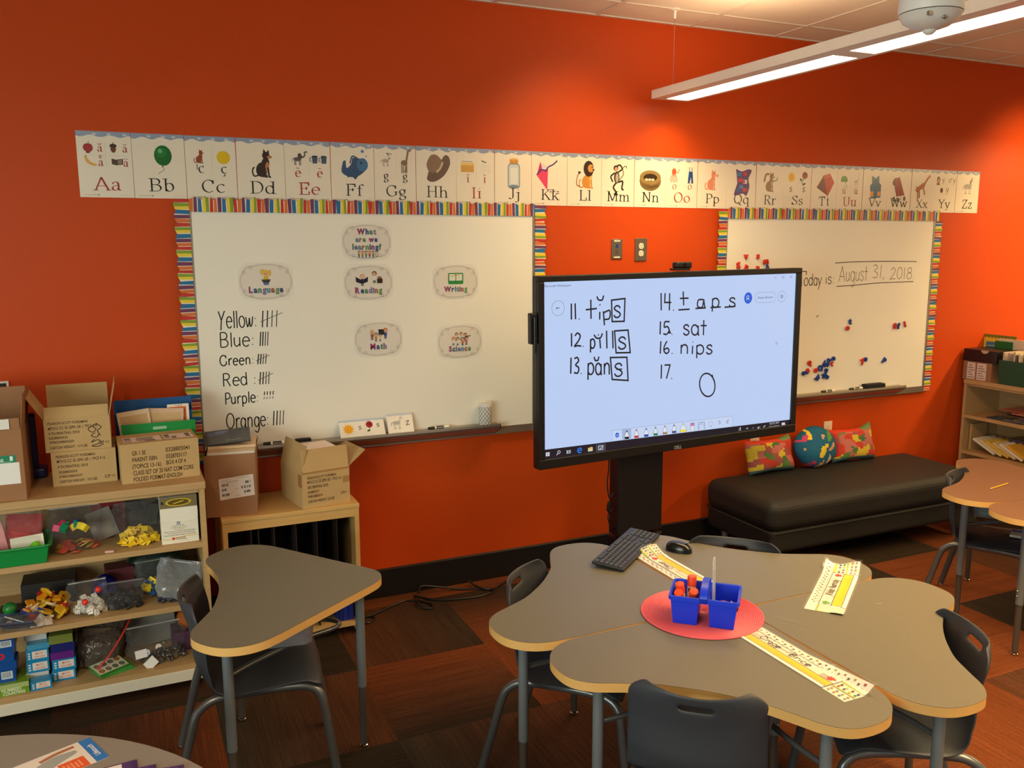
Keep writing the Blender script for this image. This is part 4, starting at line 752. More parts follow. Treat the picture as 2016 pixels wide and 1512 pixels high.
m = MB(); m.lathe([(0, .001), (.033, .001), (.0345, .004), (.0345, .122), (.034, .124), (.0325, .122), (.0325, .01), (0, .01)], 40); m.build('cup_body', 'paper', t)
m = MB(0, S(44, 40, 38))
for a in range(11):
    for sgn in (1, -1):
        for k in range(8):
            z0 = .005 + k * .0122; t0 = 2 * pi * a / 11; d = 2 * pi / 11
            q = [(t0 + (d / 2 * (1 - cos(pi * j / 4)) / 2 if (k % 2 == 0) else d / 2 * (1 + cos(pi * j / 4)) / 2) * sgn, z0 + .0118 * j / 4) for j in range(5)]
            for (a1, z1), (a2, z2) in zip(q, q[1:]):
                r = .0350; dd = .036
                m.add([(r * cos(a1 - dd), r * sin(a1 - dd), z1), (r * cos(a1 + dd), r * sin(a1 + dd), z1), (r * cos(a2 + dd), r * sin(a2 + dd), z2), (r * cos(a2 - dd), r * sin(a2 - dd), z2)], [(0, 1, 2, 3)])
m.build('lattice_pattern', 'mark', t)

# ================================================================ wall plates
def plate(x0, x1, z0, z1, name, label, draw, mat='steelp'):
    loc = ((x0 + x1) / 2, 0, (z0 + z1) / 2); t = T(name, label, 'wall plate', loc)
    m = MB(); m.box((x0 - x1) / 2, (x1 - x0) / 2, -.006, -.0003, (z0 - z1) / 2, (z1 - z0) / 2); m.build('plate', mat, t, bevel=.0025); draw(t)
def dr1(t):
    m = MB(0, S(238, 226, 200)); c = Cv(m, (0, -.0062, 0), UX, UZ, eps=.0002); c.rect(-.02, .042, .02, .05, (236, 226, 204)); c.rect(-.02, -.05, .02, -.042, (236, 226, 204)); c.rect(-.004, .045, .006, .047, (200, 60, 50)); m.build('label_strip', 'mark', t)
    m = MB(); m.box(-.008, .008, -.0075, -.006, .006, .028); m.build('jack', 'bmag', t, bevel=.001)
    m = MB(); m.box(-.008, .008, -.0075, -.006, -.026, -.006); m.build('jack', 'leg2', t, bevel=.001)
def dr2(t):
    for z in (.021, -.021):
        m = MB(0, S(236, 222, 196)); P = [(max(-.0155, min(.0155, .018 * cos(a))), z + .0165 * sin(a)) for a in [2 * pi * k / 24 for k in range(24)]]
        m.add([(p[0], -.0078, p[1]) for p in P] + [(p[0], -.0055, p[1]) for p in P], [tuple(range(24))] + [(i, 24 + i, 24 + (i + 1) % 24, (i + 1) % 24) for i in range(24)])
        c = Cv(m, (0, -.0079, z), UX, UZ, eps=.0001); c.rect(-.0075, -.002, -.005, .008, (50, 40, 34)); c.rect(.005, -.002, .0075, .008, (50, 40, 34)); c.ell(0, -.008, .003, .003, (50, 40, 34)); m.build('socket', 'ink', t)
    m = MB(); m.cyl((0, -.0075, 0), (0, -.005, 0), .0028, 10); m.build('screw', 'metal', t)
plate(2.251, 2.323, 1.784, 1.897, 'data_jack_plate', 'metal data jack plate with blue port, left of the outlet', dr1)
plate(2.408, 2.489, 1.771, 1.902, 'power_outlet', 'metal power outlet plate with two ivory sockets above the screen', dr2)
for x, z, lb in ((3.339, .60, 'white wall plate behind the left patchwork pillow'), (3.953, .635, 'white wall plate between the globe pillow and right pillow')):
    plate(x - .036, x + .036, z - .058, z + .058, 'power_outlet', lb, dr2, 'ivory')
# small framed picture, mostly outside the frame
t = T('framed_picture', 'dark picture in a white frame on the wall above the big brown carton', 'picture', (-.90, 0, 1.205))
m = MB(); m.box(-.115, .115, -.012, -.0005, 0, .08); m.build('frame', 'white', t)
m = MB(0, S(40, 34, 32)); c = Cv(m, (0, -.0122, 0), UX, UZ); c.rect(-.105, .006, .107, .072, (38, 32, 32)); c.ell(.06, .04, .03, .02, (90, 40, 36)); m.build('picture_print', 'ink', t)

# ================================================================ pendant light and sensor
t = T('pendant_light', 'long white pendant light fixture hanging below the ceiling grid', 'ceiling light', (2.581, -.10, 2.66), .010)
m = MB(); L0 = -7.4
sec = [(-.147, 0), (.097, 0), (.097, .045), (-.147, .045)]
vs = [(x, y, z) for y in (0, L0) for x, z in sec]; m.add(vs, [(0, 1, 2, 3), (7, 6, 5, 4)] + [(i, i + 4, (i + 1) % 4 + 4, (i + 1) % 4) for i in range(1, 4)])
y0 = 0.0; segs = [(-.03 - 1.315 * k, -1.255 - 1.315 * k) for k in range(5)]
edges = [0.0] + [q for s_ in segs for q in s_] + [L0]
for k in range(0, len(edges), 2): m.add([(-.147, edges[k], 0), (.097, edges[k], 0), (.097, edges[k + 1], 0), (-.147, edges[k + 1], 0)], [(0, 1, 2, 3)])
for a, d in segs:
    for x0, x1 in ((-.147, -.072), (.072, .097)): m.add([(x0, a, 0), (x1, a, 0), (x1, d, 0), (x0, d, 0)], [(0, 1, 2, 3)])
m.build('housing', 'white', t)
for a, d in segs:
    m = MB(); P = rrect(-.072, .072, d, a, .012, 4); m.add([(p[0], p[1], .002) for p in P], [tuple(range(len(P)))[::-1]]); m.build('lens', 'lens', t)
m = MB(); m.box(-.10, .10, L0 + .1, -.5, .046, .048); m.build('uplight_panel', 'upl', t)
m = MB(); m.cyl((-.125, -.168, .045), (-.125, -.168, .40), .0012, 6); m.build('suspension_cable', 'metal', t)
m = MB(); m.lathe([(0, .434), (.028, .434), (.028, .426), (.008, .424), (.007, .385), (0, .385)], 20, (-.125, -.168, 0)); m.build('cable_canopy', 'white', t)
m = MB(); m.cyl((.0, -3.8, .045), (.0, -3.8, .433), .0012, 6); m.cyl((.0, -7.0, .045), (.0, -7.0, .433), .0012, 6); m.build('suspension_cable', 'metal', t)

t = T('occupancy_sensor', 'white round occupancy sensor hanging in front of the pendant light', 'sensor', (1.152, -3.030, 2.274))
t.scale = (.73, .73, .73)
m = MB(); m.lathe([(0, .112), (.070, .112), (.079, .106), (.081, .05), (.0795, .044)], 48); m.build('sensor_body', 'white', t)
m = MB(); m.lathe([(.0795, .042), (.077, .040), (.070, .026), (.050, .012), (.026, .004), (.018, .002)], 48); m.build('dome_cover', 'white', t)
m = MB(); m.lathe([(.018, .004), (.016, -.002), (.009, -.008), (0, -.010)], 24); m.build('sensor_lens', 'white', t)
m = MB(); m.ball((-.02, -.062, .021), (.008, .005, .006)); m.box(-.064, -.052, -.052, -.044, .024, .034); m.build('indicator', 'alu', t)
m = MB(); m.cyl((0, 0, .112), (0, 0, (3.094 - 2.274) / .73), .014, 16); m.build('stem', 'white', t)

# ================================================================ interactive display
H_ = (0.0005529246311364904, -5.265948867966604e-07, -0.050683704664404694, -0.0001324573317536678, -0.0009310406652250564, 1.3176375444986201, -9.692316535440093e-05, -3.794861639014807e-05)
SWD, SHT = 1.648, .872
def sp(x, y):
    k = H_[6] * x + H_[7] * y + 1
    return ((H_[0] * x + H_[1] * y + H_[2]) / k * SWD, (H_[3] * x + H_[4] * y + H_[5]) / k * SHT)
def sps(*p): return [sp(*q) for q in p]
tv = T('interactive_display', 'large black interactive touch display on a floor stand showing a whiteboard page', 'display', (2.36, -.528, 0), .061)
XT = Matrix.Translation((0, 0, 1.26)) @ Matrix.Rotation(-.0082, 4, 'Y')
m = MB(); m.X = XT; a, d = SWD / 2, SHT / 2
m.box(-a - .034, a + .038, .006, .050, -d - .050, d + .030)
m.box(-a - .034, a + .038, -.012, .006, d, d + .030); m.box(-a - .034, a + .038, -.012, .006, -d - .050, -d); m.box(-a - .034, -a, -.012, .006, -d, d); m.box(a, a + .038, -.012, .006, -d, d)
m.build('bezel', 'black', tv, bevel=.004)
m = MB(0, (1, 1, 1)); m.X = XT
c = Cv(m, (-a, .0, -d), UX, UZ, eps=.00012, n0=0); BG = (188, 208, 246); LN = (26, 26, 34)
c.rect(0, 0, SWD, SHT, BG)
TB = (22, 20, 34)
c.poly(sps((93, 1402), (1548, 1195), (1550, 1168), (93, 1346)), TB)
def stroke(*p, w=.0085, col=LN, sm=False, closed=False): q = sps(*p); c.line(smooth2(q) if sm else q, w, col, closed)
def word(txt, x0, x1, yb, hpx, w=.0085):
    (u0, v0), (u1, v1) = sp(x0, yb), sp(x1, yb); h = sp(x0, yb - hpx)[1] - v0; c.hand(txt, u0, u1, v0, h, w, LN, slope=(v1 - v0) / (u1 - u0), jit=.02)
for txt, x0, x1, yb, h in (('11.', 245, 312, 574, 96), ('12.', 245, 335, 735, 80), ('13.', 240, 322, 896, 96), ('14.', 778, 872, 518, 104), ('15.', 770, 862, 662, 78), ('16.', 770, 862, 776, 74), ('17.', 775, 858, 925, 84),
                           ('p', 360, 400, 746, 84), ('pan', 342, 492, 902, 104), ('s', 500, 556, 562, 108), ('s', 524, 588, 750, 110), ('s', 500, 566, 912, 118), ('s', 1188, 1240, 496, 84), ('p', 1082, 1142, 500, 84), ('sat', 914, 1062, 666, 94), ('nips', 892, 1098, 778, 84)): word(txt, x0, x1, yb, h)
stroke((372, 455), (373, 570)); stroke((342, 516), (408, 508)); stroke((425, 528), (424, 574)); stroke((424, 484), (428, 488)); stroke((446, 524), (452, 608)); stroke((450, 532), (484, 520), (482, 566), (452, 574), sm=True)
stroke((408, 436), (418, 456), (440, 456), (448, 430), sm=True); stroke((495, 458), (575, 448), (569, 584), (498, 586), closed=True)
stroke((424, 690), (428, 746)); stroke((414, 664), (418, 668)); stroke((464, 640), (466, 746)); stroke((500, 640), (502, 746)); stroke((390, 664), (404, 684), (428, 682), (440, 656), sm=True); stroke((512, 642), (592, 636), (604, 770), (520, 772), closed=True)
stroke((390, 796), (396, 816), (412, 816), (418, 794), sm=True); stroke((486, 800), (584, 798), (590, 936), (496, 930), closed=True); stroke((520, 870), (556, 868), w=.006)
stroke((922, 404), (924, 488)); stroke((902, 446), (954, 444)); stroke((892, 515), (960, 510)); stroke((1042, 452), (1012, 456), (1008, 494), (1034, 498), (1044, 458), sm=True); stroke((1044, 450), (1050, 500)); stroke((994, 506), (1056, 502)); stroke((1084, 500), (1146, 496)); stroke((1168, 498), (1234, 492))
stroke((830, 650), (846, 652), w=.010); stroke((834, 626), (842, 654), w=.008)
stroke(*[(1060 + 46 * cos(q) + 4 * sin(q), 962 + 69 * sin(q)) for q in [2 * pi * k / 22 for k in range(22)]], closed=True); stroke((1090, 900), (1098, 936), w=.006)
def stext(txt, x, y, x1, hpx, col): (u0, v0), (u1, _) = sp(x, y), sp(x1, y); c.text(txt, u0, v0, u1 - u0, sp(x, y - hpx)[1] - v0, col)
stext('Microsoft Whiteboard', 98, 383, 253, 14, (70, 76, 92))
GL = (150, 160, 184)
c.loop(*sp(178, 507), .037, .003, GL); stroke((168, 507), (188, 506), w=.003, col=(80, 88, 104)); stroke((174, 501), (167, 507), (174, 513), w=.003, col=(80, 88, 104))
c.ell(*sp(1310, 442), .029, .0315, (26, 92, 214)); c.loop(*sp(1308, 436), .008, .0025, (230, 236, 246)); stroke((1298, 454), (1308, 446), (1318, 454), w=.0025, col=(230, 236, 246))
x0, y0 = sp(1350, 472); x1, y1 = sp(1476, 404); c.line(rrect(x0, x1, y0, y1, (y1 - y0) * .45, 6), .0022, GL, True); stext('Alesia Brown', 1366, 447, 1458, 15, (90, 94, 108))
c.loop(*sp(1512, 432), .031, .0025, GL); c.loop(*sp(1512, 432), .009, .003, (100, 106, 120)); c.loop(*sp(1512, 432), .003, .002, (100, 106, 120))
stroke((1468, 319), (1480, 318), w=.003, col=(120, 128, 146)); stroke((1516, 312), (1527, 311), (1527, 321), (1517, 322), w=.002, col=(120, 128, 146), closed=True); stroke((1565, 309), (1575, 319), w=.0025, col=(120, 128, 146)); stroke((1575, 308), (1566, 320), w=.0025, col=(120, 128, 146))
c.line(sps((1472, 702), (1474, 722), (1478, 717), (1482, 712)), .0022, (110, 116, 130), True)
c.poly(sps((493, 1232), (1208, 1146), (1206, 1208), (493, 1293)), (198, 214, 244)); stroke((493, 1294), (493, 1232), (1208, 1146), (1206, 1210), w=.002, col=(150, 166, 200))
c.poly(sps((552, 1226), (606, 1220), (606, 1279), (552, 1286)), (164, 182, 220))
c.ell(*sp(523, 1259), .012, .013, (26, 92, 214)); stroke((518, 1259), (522, 1263), (529, 1255), w=.0028, col=(230, 236, 246))
for x, yb, colr in ((580, 1284, (24, 22, 26)), (637, 1277, (196, 52, 50)), (695, 1270, (36, 74, 170)), (750, 1263, (50, 130, 80)), (806, 1256, (180, 134, 90)), (860, 1249, (70, 84, 120)), (914, 1242, (236, 218, 60))):
    w_ = 18 if x == 914 else 12
    c.poly(sps((x - w_, yb), (x - w_, yb - 22), (x - 5, yb - 42), (x + 5, yb - 43), (x + w_, yb - 24), (x + w_, yb - 2)), (226, 230, 238)); c.poly(sps((x - w_, yb), (x - w_, yb - 14), (x + w_, yb - 16), (x + w_, yb - 2)), colr); c.poly(sps((x - 5, yb - 42), (x, yb - 56), (x + 5, yb - 43)), colr)
    stroke((x - w_, yb), (x - w_, yb - 22), (x - 5, yb - 42), (x, yb - 54), (x + 5, yb - 43), (x + w_, yb - 24), (x + w_, yb - 2), w=.0016, col=(70, 74, 90))
c.poly(sps((958, 1236), (958, 1190), (980, 1188), (980, 1233)), (222, 224, 232)); c.poly(sps((958, 1206), (958, 1188), (980, 1186), (980, 1204)), (206, 120, 186)); stroke((958, 1236), (958, 1190), (980, 1188), (980, 1233), w=.0016, col=(90, 80, 100))
stroke((1004, 1230), (1004, 1186), (1040, 1182), (1040, 1226), w=.0022, col=(84, 88, 104)); c.loop(*sp(1022, 1193), .004, .0018, (84, 88, 104))
for yy in (1200, 1210, 1220): stroke((1004, yy), (1012, yy - 1), w=.0018, col=(84, 88, 104)); stroke((1034, yy - 4), (1040, yy - 5), w=.0018, col=(84, 88, 104))
c.loop(*sp(1076, 1194), .014, .0016, (150, 160, 180)); stroke((1070, 1212), (1076, 1206), (1084, 1210), w=.0016, col=(150, 160, 180))
stroke((1122, 1178), (1132, 1180), (1133, 1190), (1126, 1194), w=.003, col=(84, 88, 104), sm=True); stroke((1186, 1172), (1174, 1175), (1173, 1185), (1182, 1188), w=.003, col=(84, 88, 104), sm=True)
for dx, dy in ((0, 0), (12, -1.5), (0, 12), (12, 10.5)): c.poly(sps((102 + dx, 1372 + dy), (112 + dx, 1370.5 + dy), (112 + dx, 1360.5 + dy), (102 + dx, 1362 + dy)), (226, 230, 240))
WH = (206, 210, 222)
c.loop(*sp(179, 1359), .0075, .003, WH); stroke((174, 1366), (165, 1377), w=.0035, col=WH)
stroke((226, 1348), (226, 1368), w=.003, col=WH); stroke((230, 1352), (240, 1350), (240, 1364), (230, 1366), w=.003, col=WH, closed=True); stroke((246, 1346), (246, 1366), w=.003, col=WH)
u, v = sp(301, 1349); c.line([(u + .012 * cos(q), v + .012 * sin(q)) for q in [radians(k) for k in range(0, 330, 20)]], .006, (40, 120, 220)); c.line([(u - .011, v), (u + .012, v)], .005, (40, 120, 220))
c.poly(sps((350, 1356), (378, 1352), (378, 1330), (364, 1328), (362, 1333), (350, 1334)), (222, 190, 110)); c.poly(sps((354, 1354), (374, 1351), (374, 1344), (354, 1347)), (200, 220, 236))
c.poly(sps((396, 1364), (455, 1356), (455, 1308), (396, 1315)), (66, 64, 80)); stroke((412, 1324), (438, 1321), (438, 1342), (412, 1346), w=.003, col=WH, closed=True); stroke((418, 1334), (424, 1340), (436, 1322), w=.003, col=WH)
stroke((1244, 1234), (1250, 1222), (1256, 1232), w=.003, col=WH); c.ell(*sp(1253, 1217), .004, .004, WH); stroke((1288, 1224), (1293, 1217), (1300, 1222), w=.003, col=WH); stroke((1322, 1224), (1332, 1212), (1332, 1222), w=.0025, col=(120, 124, 140)); c.poly(sps((1352, 1216), (1358, 1214), (1363, 1208), (1363, 1222)), WH); stroke((1367, 1208), (1369, 1214), (1367, 1220), w=.002, col=WH); stroke((1390, 1214), (1402, 1202), w=.004, col=WH)
stext('10:15 AM', 1428, 1198, 1482, 12, WH); stext('8/31/2018', 1424, 1220, 1482, 12, WH); c.poly(sps((1500, 1201), (1519, 1198), (1519, 1184), (1500, 1187)), WH); c.loop(*sp(1517, 1200), .006, .002, WH)
m.build('screen', 'screen', tv)
m = MB(0, S(150, 152, 156)); m.X = XT; c = Cv(m, (-.03, -.0122, -d - .05), UX, UZ); c.text('DELL', .03, .006, .05, .018, (140, 142, 148), .02, 'c'); m.build('maker_lettering', 'mark', tv)
m = MB(); m.X = XT; m.box(-a - .072, -a - .035, -.004, .03, .14, .29); m.build('pen_holder', 'black', tv, bevel=.004)
m = MB(); m.X = XT; m.cyl((-a - .055, -.012, .10), (-a - .055, -.012, .27), .008, 12); m.build('stylus', 'blackg', tv)
m = MB(); m.box(-.30, -.005, .10, .19, .30, 1.25); m.build('column', 'black', tv, bevel=.006)
m = MB(); m.box(-.302, -.003, .095, .195, .045, .285); m.build('column_base', 'black', tv, bevel=.006)
m = MB(); m.box(-.26, -.04, .048, .102, 1.0, 1.5); m.build('mount_bracket', 'black', tv, bevel=.006)
m = MB(); m.box(-.42, .12, -.02, .42, .0, .045); m.build('base_plate', 'black', tv, bevel=.006)
m = MB(); m.tube(smooth_pts([(-.36, .12, .80), (-.352, .12, .70), (-.36, .12, .60), (-.345, .12, .52), (-.305, .14, .54)]), .0035, 8); m.tube(smooth_pts([(-.345, .12, .50), (-.352, .12, .47), (-.34, .12, .44), (-.355, .12, .46)]), .009, 8); m.tube(smooth_pts([(-.30, .14, .46), (-.345, .13, .42), (-.33, .13, .36), (-.30, .14, .33)]), .0035, 8)
m.tube(smooth_pts([(-.30, .16, .24), (-.35, .16, .19), (-.36, .18, .10), (-.34, .24, .006)]), .0035, 8); m.build('hanging_cable', 'black', tv)
m = MB(); m.tube([(-.322, .15, .215), (-.302, .15, .235)], .006, 10); m.build('plug_end', 'white', tv)
t = T('webcam', 'small black webcam clipped on top of the display', 'webcam', (2.372, -.520, 1.7315), .061)
m = MB(); m.box(-.052, .052, -.022, .022, .012, .045); m.build('camera_body', 'black', t, bevel=.01, seg=4)
m = MB(); m.box(-.06, .04, -.02, .03, 0, .012); m.build('mount', 'black', t, bevel=.003)
m = MB(); m.cyl((0, -.024, .029), (0, -.0215, .029), .011, 20); m.build('lens', 'blackg', t)

# ================================================================ power cords on the floor by the wall
def cord(name, pts, label, r=.0055):
    z = [Vector((p[0], p[1], max(p[2] if len(p) > 2 else r, r))) for p in pts]; o0 = z[0].copy(); o0.z = 0
    m = W(o0); m.tube(smooth_pts(z, 6), r, 8); return tag(m.build(name, 'black', None, o0), label, 'cord')
cord('extension_cable', [(.668, -.10, .006), (.685, -.16, .006), (.695, -.23, .006), (.668, -.30, .006), (.690, -.27, .016), (.72, -.235, .008), (.745, -.245, .008), (.74, -.275, .006), (.70, -.305, .006), (.66, -.27, .016), (.76, -.22, .008), (.90, -.14, .006), (.98, -.13, .008), (1.06, -.21, .006), (1.04, -.27, .006), (.99, -.22, .017), (1.02, -.14, .017), (1.02, -.09, .008), (1.12, -.19, .006), (1.30, -.23, .006), (1.42, -.21, .008), (1.40, -.15, .006), (1.28, -.10, .006), (1.14, -.06, .03), (1.06, -.06, .045), (1.03, -.10, .03)], 'black power cord tangled along the black baseboard')
cord('extension_cable', [(1.335, -.055, .03), (1.36, -.10, .012), (1.38, -.145, .012), (1.43, -.17, .006), (1.52, -.12, .006), (1.60, -.07, .006), (1.72, -.06, .006), (1.9, -.10, .006)], 'black cord leading right along the baseboard behind the chair')

# ================================================================ student desks
TZ, TK = .67, .028
def desk_outline(k=1.015):
    half = [(.12, 0), (.30, 0), (.45, 0), (.57, .0), (.635, .009), (.685, .036), (.722, .085), (.733, .15), (.722, .212), (.68, .258), (.612, .292), (.535, .332), (.468, .385)]
    pts = [(.030, .030), (.065, .008)] + half + [(.425, .425)] + [(q, p) for p, q in half[::-1]] + [(.008, .065)]
    return [(p.x * k, p.y * k) for p in smooth_pts([(x, y, 0) for x, y in pts], 4, True)]
OUTL = desk_outline()
def make_desk():
    t = T('student_desk', 'desk', 'desk')
    m = MB(); m.prism(OUTL, TZ - TK, TZ, True, False); m.build('desktop', 'lamtop', t)
    m = MB(); m.prism([(x, y) for x, y in OUTL], TZ - TK, TZ - .0008, False, True, True); m.build('edge_band', 'edge', t, sharp=60)
    for x, y in ((.088, .088), (.625, .185), (.185, .625)):
        m = MB(); m.cyl((x, y, .245), (x, y, TZ - TK), .0165, 18); lg = m.build('leg', 'steel', t)
        m = MB(); m.cyl((x, y, .016), (x, y, .26), .0138, 16); m.build('lower_tube', 'leg2', lg)
        m = MB(); m.lathe([(0, 0), (.015, .0), (.017, .004), (.0165, .010), (.009, .014), (.008, .02)], 18, (x, y, 0)); m.build('glide', 'chrome', lg)
        s_ = -1 if x < .1 else 1
        m = MB()
        for z in (.285, .31): m.ball((x + .0165, y, z), .004, 8, 6)
        m.build('bolt', 'chrome', lg)
    m = MB(); m.tube(smooth_pts([(.612, .19, .50), (.50, .19, .50), (.30, .168, .50), (.19, .135, .50), (.142, .142, .50), (.135, .19, .50), (.168, .30, .50), (.19, .50, .50), (.19, .612, .50)], 6), .0085, 10); m.build('book_box_rail', 'tubeg', t)
    KIDS[t.name] = list(t.children)
    return t
bpy.context.view_layer.update()
desk0 = make_desk(); KIDS[desk0.name] = [o for o in bpy.data.objects if o.parent == desk0]
for o in KIDS[desk0.name]: KIDS[o.name] = [q for q in bpy.data.objects if q.parent == o]
DESKS = [((1.434, -2.133), 0, 'grey diamond desk at the far corner of the cluster, nearest the ottoman'), ((1.429, -2.091), 90.8, 'grey diamond desk carrying the black keyboard'), ((1.491, -2.105), 180, 'grey diamond desk with the long name strip, nearest the camera'), ((1.496, -2.141), 270.5, 'grey diamond desk with the curled name strip, right side of the cluster'),
         ((.531, -1.358), 126, 'single grey diamond desk standing in front of the cubby'), ((3.963, -1.803), 78.5, 'tan lit diamond desk with a pencil on it at the right edge'), ((3.965, -1.808), 168.5, 'tan diamond desk cut by the right edge, nearer than the pencil desk')]
for i, ((x, y), a_, lb) in enumerate(DESKS):
    o = desk0 if i == 0 else copy_tree(desk0)
    o.location = (x, y, 0); o.rotation_euler = (0, 0, radians(a_)); o['label'] = lb; o['group'] = 'student desks'
    if i >= 5:
        for ch in [q for q in bpy.data.objects if q.parent == o and q.name.startswith('desktop')]:
            ch.data = ch.data.copy(); ch.data.materials[0] = MT['lamtan']

# ================================================================ student chairs
def make_chair():
    t = T('student_chair', 'chair', 'chair')
    prof = smooth_pts([(.222, 0, .385), (.205, 0, .408), (.15, 0, .415), (.05, 0, .406), (-.05, 0, .398), (-.12, 0, .400), (-.172, 0, .425), (-.196, 0, .475), (-.200, 0, .530), (-.206, 0, .585), (-.222, 0, .645), (-.238, 0, .694)], 3)
    N = len(prof) - 1; NU = 24
    def hw(s):
        if s < .12: return .165 + .035 * math.sqrt(max(0, 1 - ((.12 - s) / .12) ** 2))
        if s < .42: return .200
        if s < .62: return .200 - .008 * (s - .42) / .2
        k = (s - .62) / .38; w_ = .192 - .004 * k
        return w_ * (1 - .26 * max(0, (k - .76) / .24) ** 2.4)
    vs = []; fs = []
    for j in range(N + 1):
        s = j / N; p = prof[j]; h = hw(s); bk = min(1, max(0, (s - .40) / .2))
        for i in range(NU + 1):
            u = 2 * i / NU - 1
            x = p.x + bk * (.044 * u * u + .010 * u ** 4); z = max(0, s - .8) / .2 * .010 * u * u + p.z - (1 - bk) * .018 * abs(u) ** 3 + (1 - bk) * .008 * u * u * (1 if s > .15 else 0)
            if .3 < s < .55: x += .012 * (abs(u) ** 3) * (1 - abs(s - .42) / .13 if abs(s - .42) < .13 else 0)
            vs.append((x, u * h, z))
    for j in range(N):
        s = (j + .5) / N
        for i in range(NU):
            u = 2 * (i + .5) / NU - 1
            if .905 < s < .945 and abs(u) < .25: continue
            fs.append((j * (NU + 1) + i, j * (NU + 1) + i + 1, (j + 1) * (NU + 1) + i + 1, (j + 1) * (NU + 1) + i))
    m = MB(); m.add(vs, fs, True); o = m.build('shell', 'shell', t, solid=.0075, sub=1, sharp=80)
    for sy in (1, -1):
        for nm, pts in (('front', [(.265, sy * .208, .014), (.238, sy * .196, .20), (.222, sy * .188, .315), (.205, sy * .182, .355), (.168, sy * .176, .376), (.10, sy * .170, .380), (0, sy * .165, .378)]),
                        ('rear', [(0, sy * .165, .378), (-.08, sy * .168, .376), (-.135, sy * .174, .372), (-.175, sy * .181, .350), (-.198, sy * .188, .312), (-.236, sy * .198, .17), (-.277, sy * .210, .014)])):
            m = MB(); m.tube(smooth_pts(pts, 5), .0150, 14); lg = m.build('leg', 'tubeg', t)
            f = pts[0] if nm == 'front' else pts[-1]
            m = MB(); m.lathe([(0, 0), (.013, 0), (.015, .004), (.014, .012), (.010, .02)], 16, (f[0], f[1], 0)); m.build('glide', 'chrome', lg)
    for x in (.11, -.10):
        m = MB(); m.box(x - .018, x + .018, -.165, .165, .374, .380); m.build('seat_support', 'steel', t)
    return t
chair0 = make_chair(); KIDS[chair0.name] = [o for o in bpy.data.objects if o.parent == chair0]
for o in KIDS[chair0.name]: KIDS[o.name] = [q for q in bpy.data.objects if q.parent == o]
CHAIRS = [((.030, -1.305), -7, 'charcoal plastic chair tucked under the single desk by the cubby'), ((1.075, -1.755), -46, 'charcoal plastic chair at the keyboard desk'), ((1.139, -2.410), 49, 'charcoal plastic chair with its back to the camera, in front of the cluster'),
          ((1.815, -2.510), 152, 'charcoal plastic chair at the right side of the cluster'), ((1.722, -1.792), 225.5, 'charcoal plastic chair between the cluster and the ottoman'), ((3.640, -1.480), -65, 'charcoal plastic chair at the tan desk, eraser packet on its seat')]
for i, ((x, y), a_, lb) in enumerate(CHAIRS):
    o = chair0 if i == 0 else copy_tree(chair0)
    o.location = (x, y, 0); o.rotation_euler = (0, 0, radians(a_)); o['label'] = lb; o['group'] = 'student chairs'

# ================================================================ ottoman bench and pillows
ot = T('ottoman_bench', 'long charcoal upholstered ottoman bench under the right whiteboard', 'bench', (3.775, -.35, 0))
m = MB(); m.box(-.835, .835, -.305, .30, .125, .262); m.build('base', 'vinyl', ot, bevel=.03, seg=4)
m = MB(); m.box(-.850, .850, -.32, .31, .25, .432); m.build('seat_cushion', 'vinyl', ot, bevel=.062, seg=6)
m = MB(); m.tube([(p[0], p[1], .256) for p in rrect(-.848, .848, -.318, .308, .05)] + [(.848, .258, .256)], .005, 6); m.build('seam_piping', 'vinyl', ot)
for x in (-.74, .74):
    for y in (-.23, .23):
        m = MB(); m.cyl((x, y, 0), (x, y, .13), .018, 14, .024); m.build('leg', 'alu', ot)
def pillow(name, x, y, wd, ht, th, lean, rz, cols, label, round_=False, ears=.0, seed=1):
    R = random.Random(seed); NU, NV = 24, 18; m = MB(0, (1, 1, 1)); g = []
    def f(u, v, sgn):
        a, d = 2 * u - 1, 2 * v - 1
        if round_:
            r = max(abs(a), abs(d)); q = math.hypot(a, d); k = r / q if q > 1e-6 else 1; a, d = a * k, d * k; e = max(0, 1 - (a * a + d * d))
            t_ = th * math.sqrt(e)
        else:
            e = max(0, (1 - a ** 4) * (1 - d ** 4)); t_ = th * e ** .55
            pin = 1 - .09 * (1 - abs(a)) * abs(d) ** 3 if ears else 1
            pin2 = 1 - .07 * (1 - abs(d)) * abs(a) ** 3
            a, d = a * pin2, d * pin
            if ears and a > .5 and d > .3: d += ears * (a - .5) * (d - .3) * 4
        w_ = .006 * sin(9 * u + seed) * cos(7 * v + seed) * (e > .05)
        return (a * wd / 2, sgn * (t_ + w_), ht / 2 + d * ht / 2)
    for sgn in (-1, 1):
        for j in range(NV):
            for i in range(NU):
                q = [f(i / NU, j / NV, sgn), f((i + 1) / NU, j / NV, sgn), f((i + 1) / NU, (j + 1) / NV, sgn), f(i / NU, (j + 1) / NV, sgn)]
                m.col = S(cols(i / NU, j / NV, R)); m.add(q, [(0, 1, 2, 3) if sgn < 0 else (3, 2, 1, 0)], True)
    # weld the two halves and the cells
    o = m.build(name, 'fabric', None, (x, y, .434)); bm = bmesh.new(); bm.from_mesh(o.data); bmesh.ops.remove_doubles(bm, verts=bm.verts, dist=.0004); bm.to_mesh(o.data); bm.free()
    o.rotation_euler = (radians(-lean), 0, rz); tag(o, label, 'pillow', 'pillows on the ottoman'); return o
PW = [(196, 66, 50), (206, 178, 58), (86, 126, 66), (186, 106, 98), (156, 84, 80), (190, 62, 48), (80, 108, 70)]
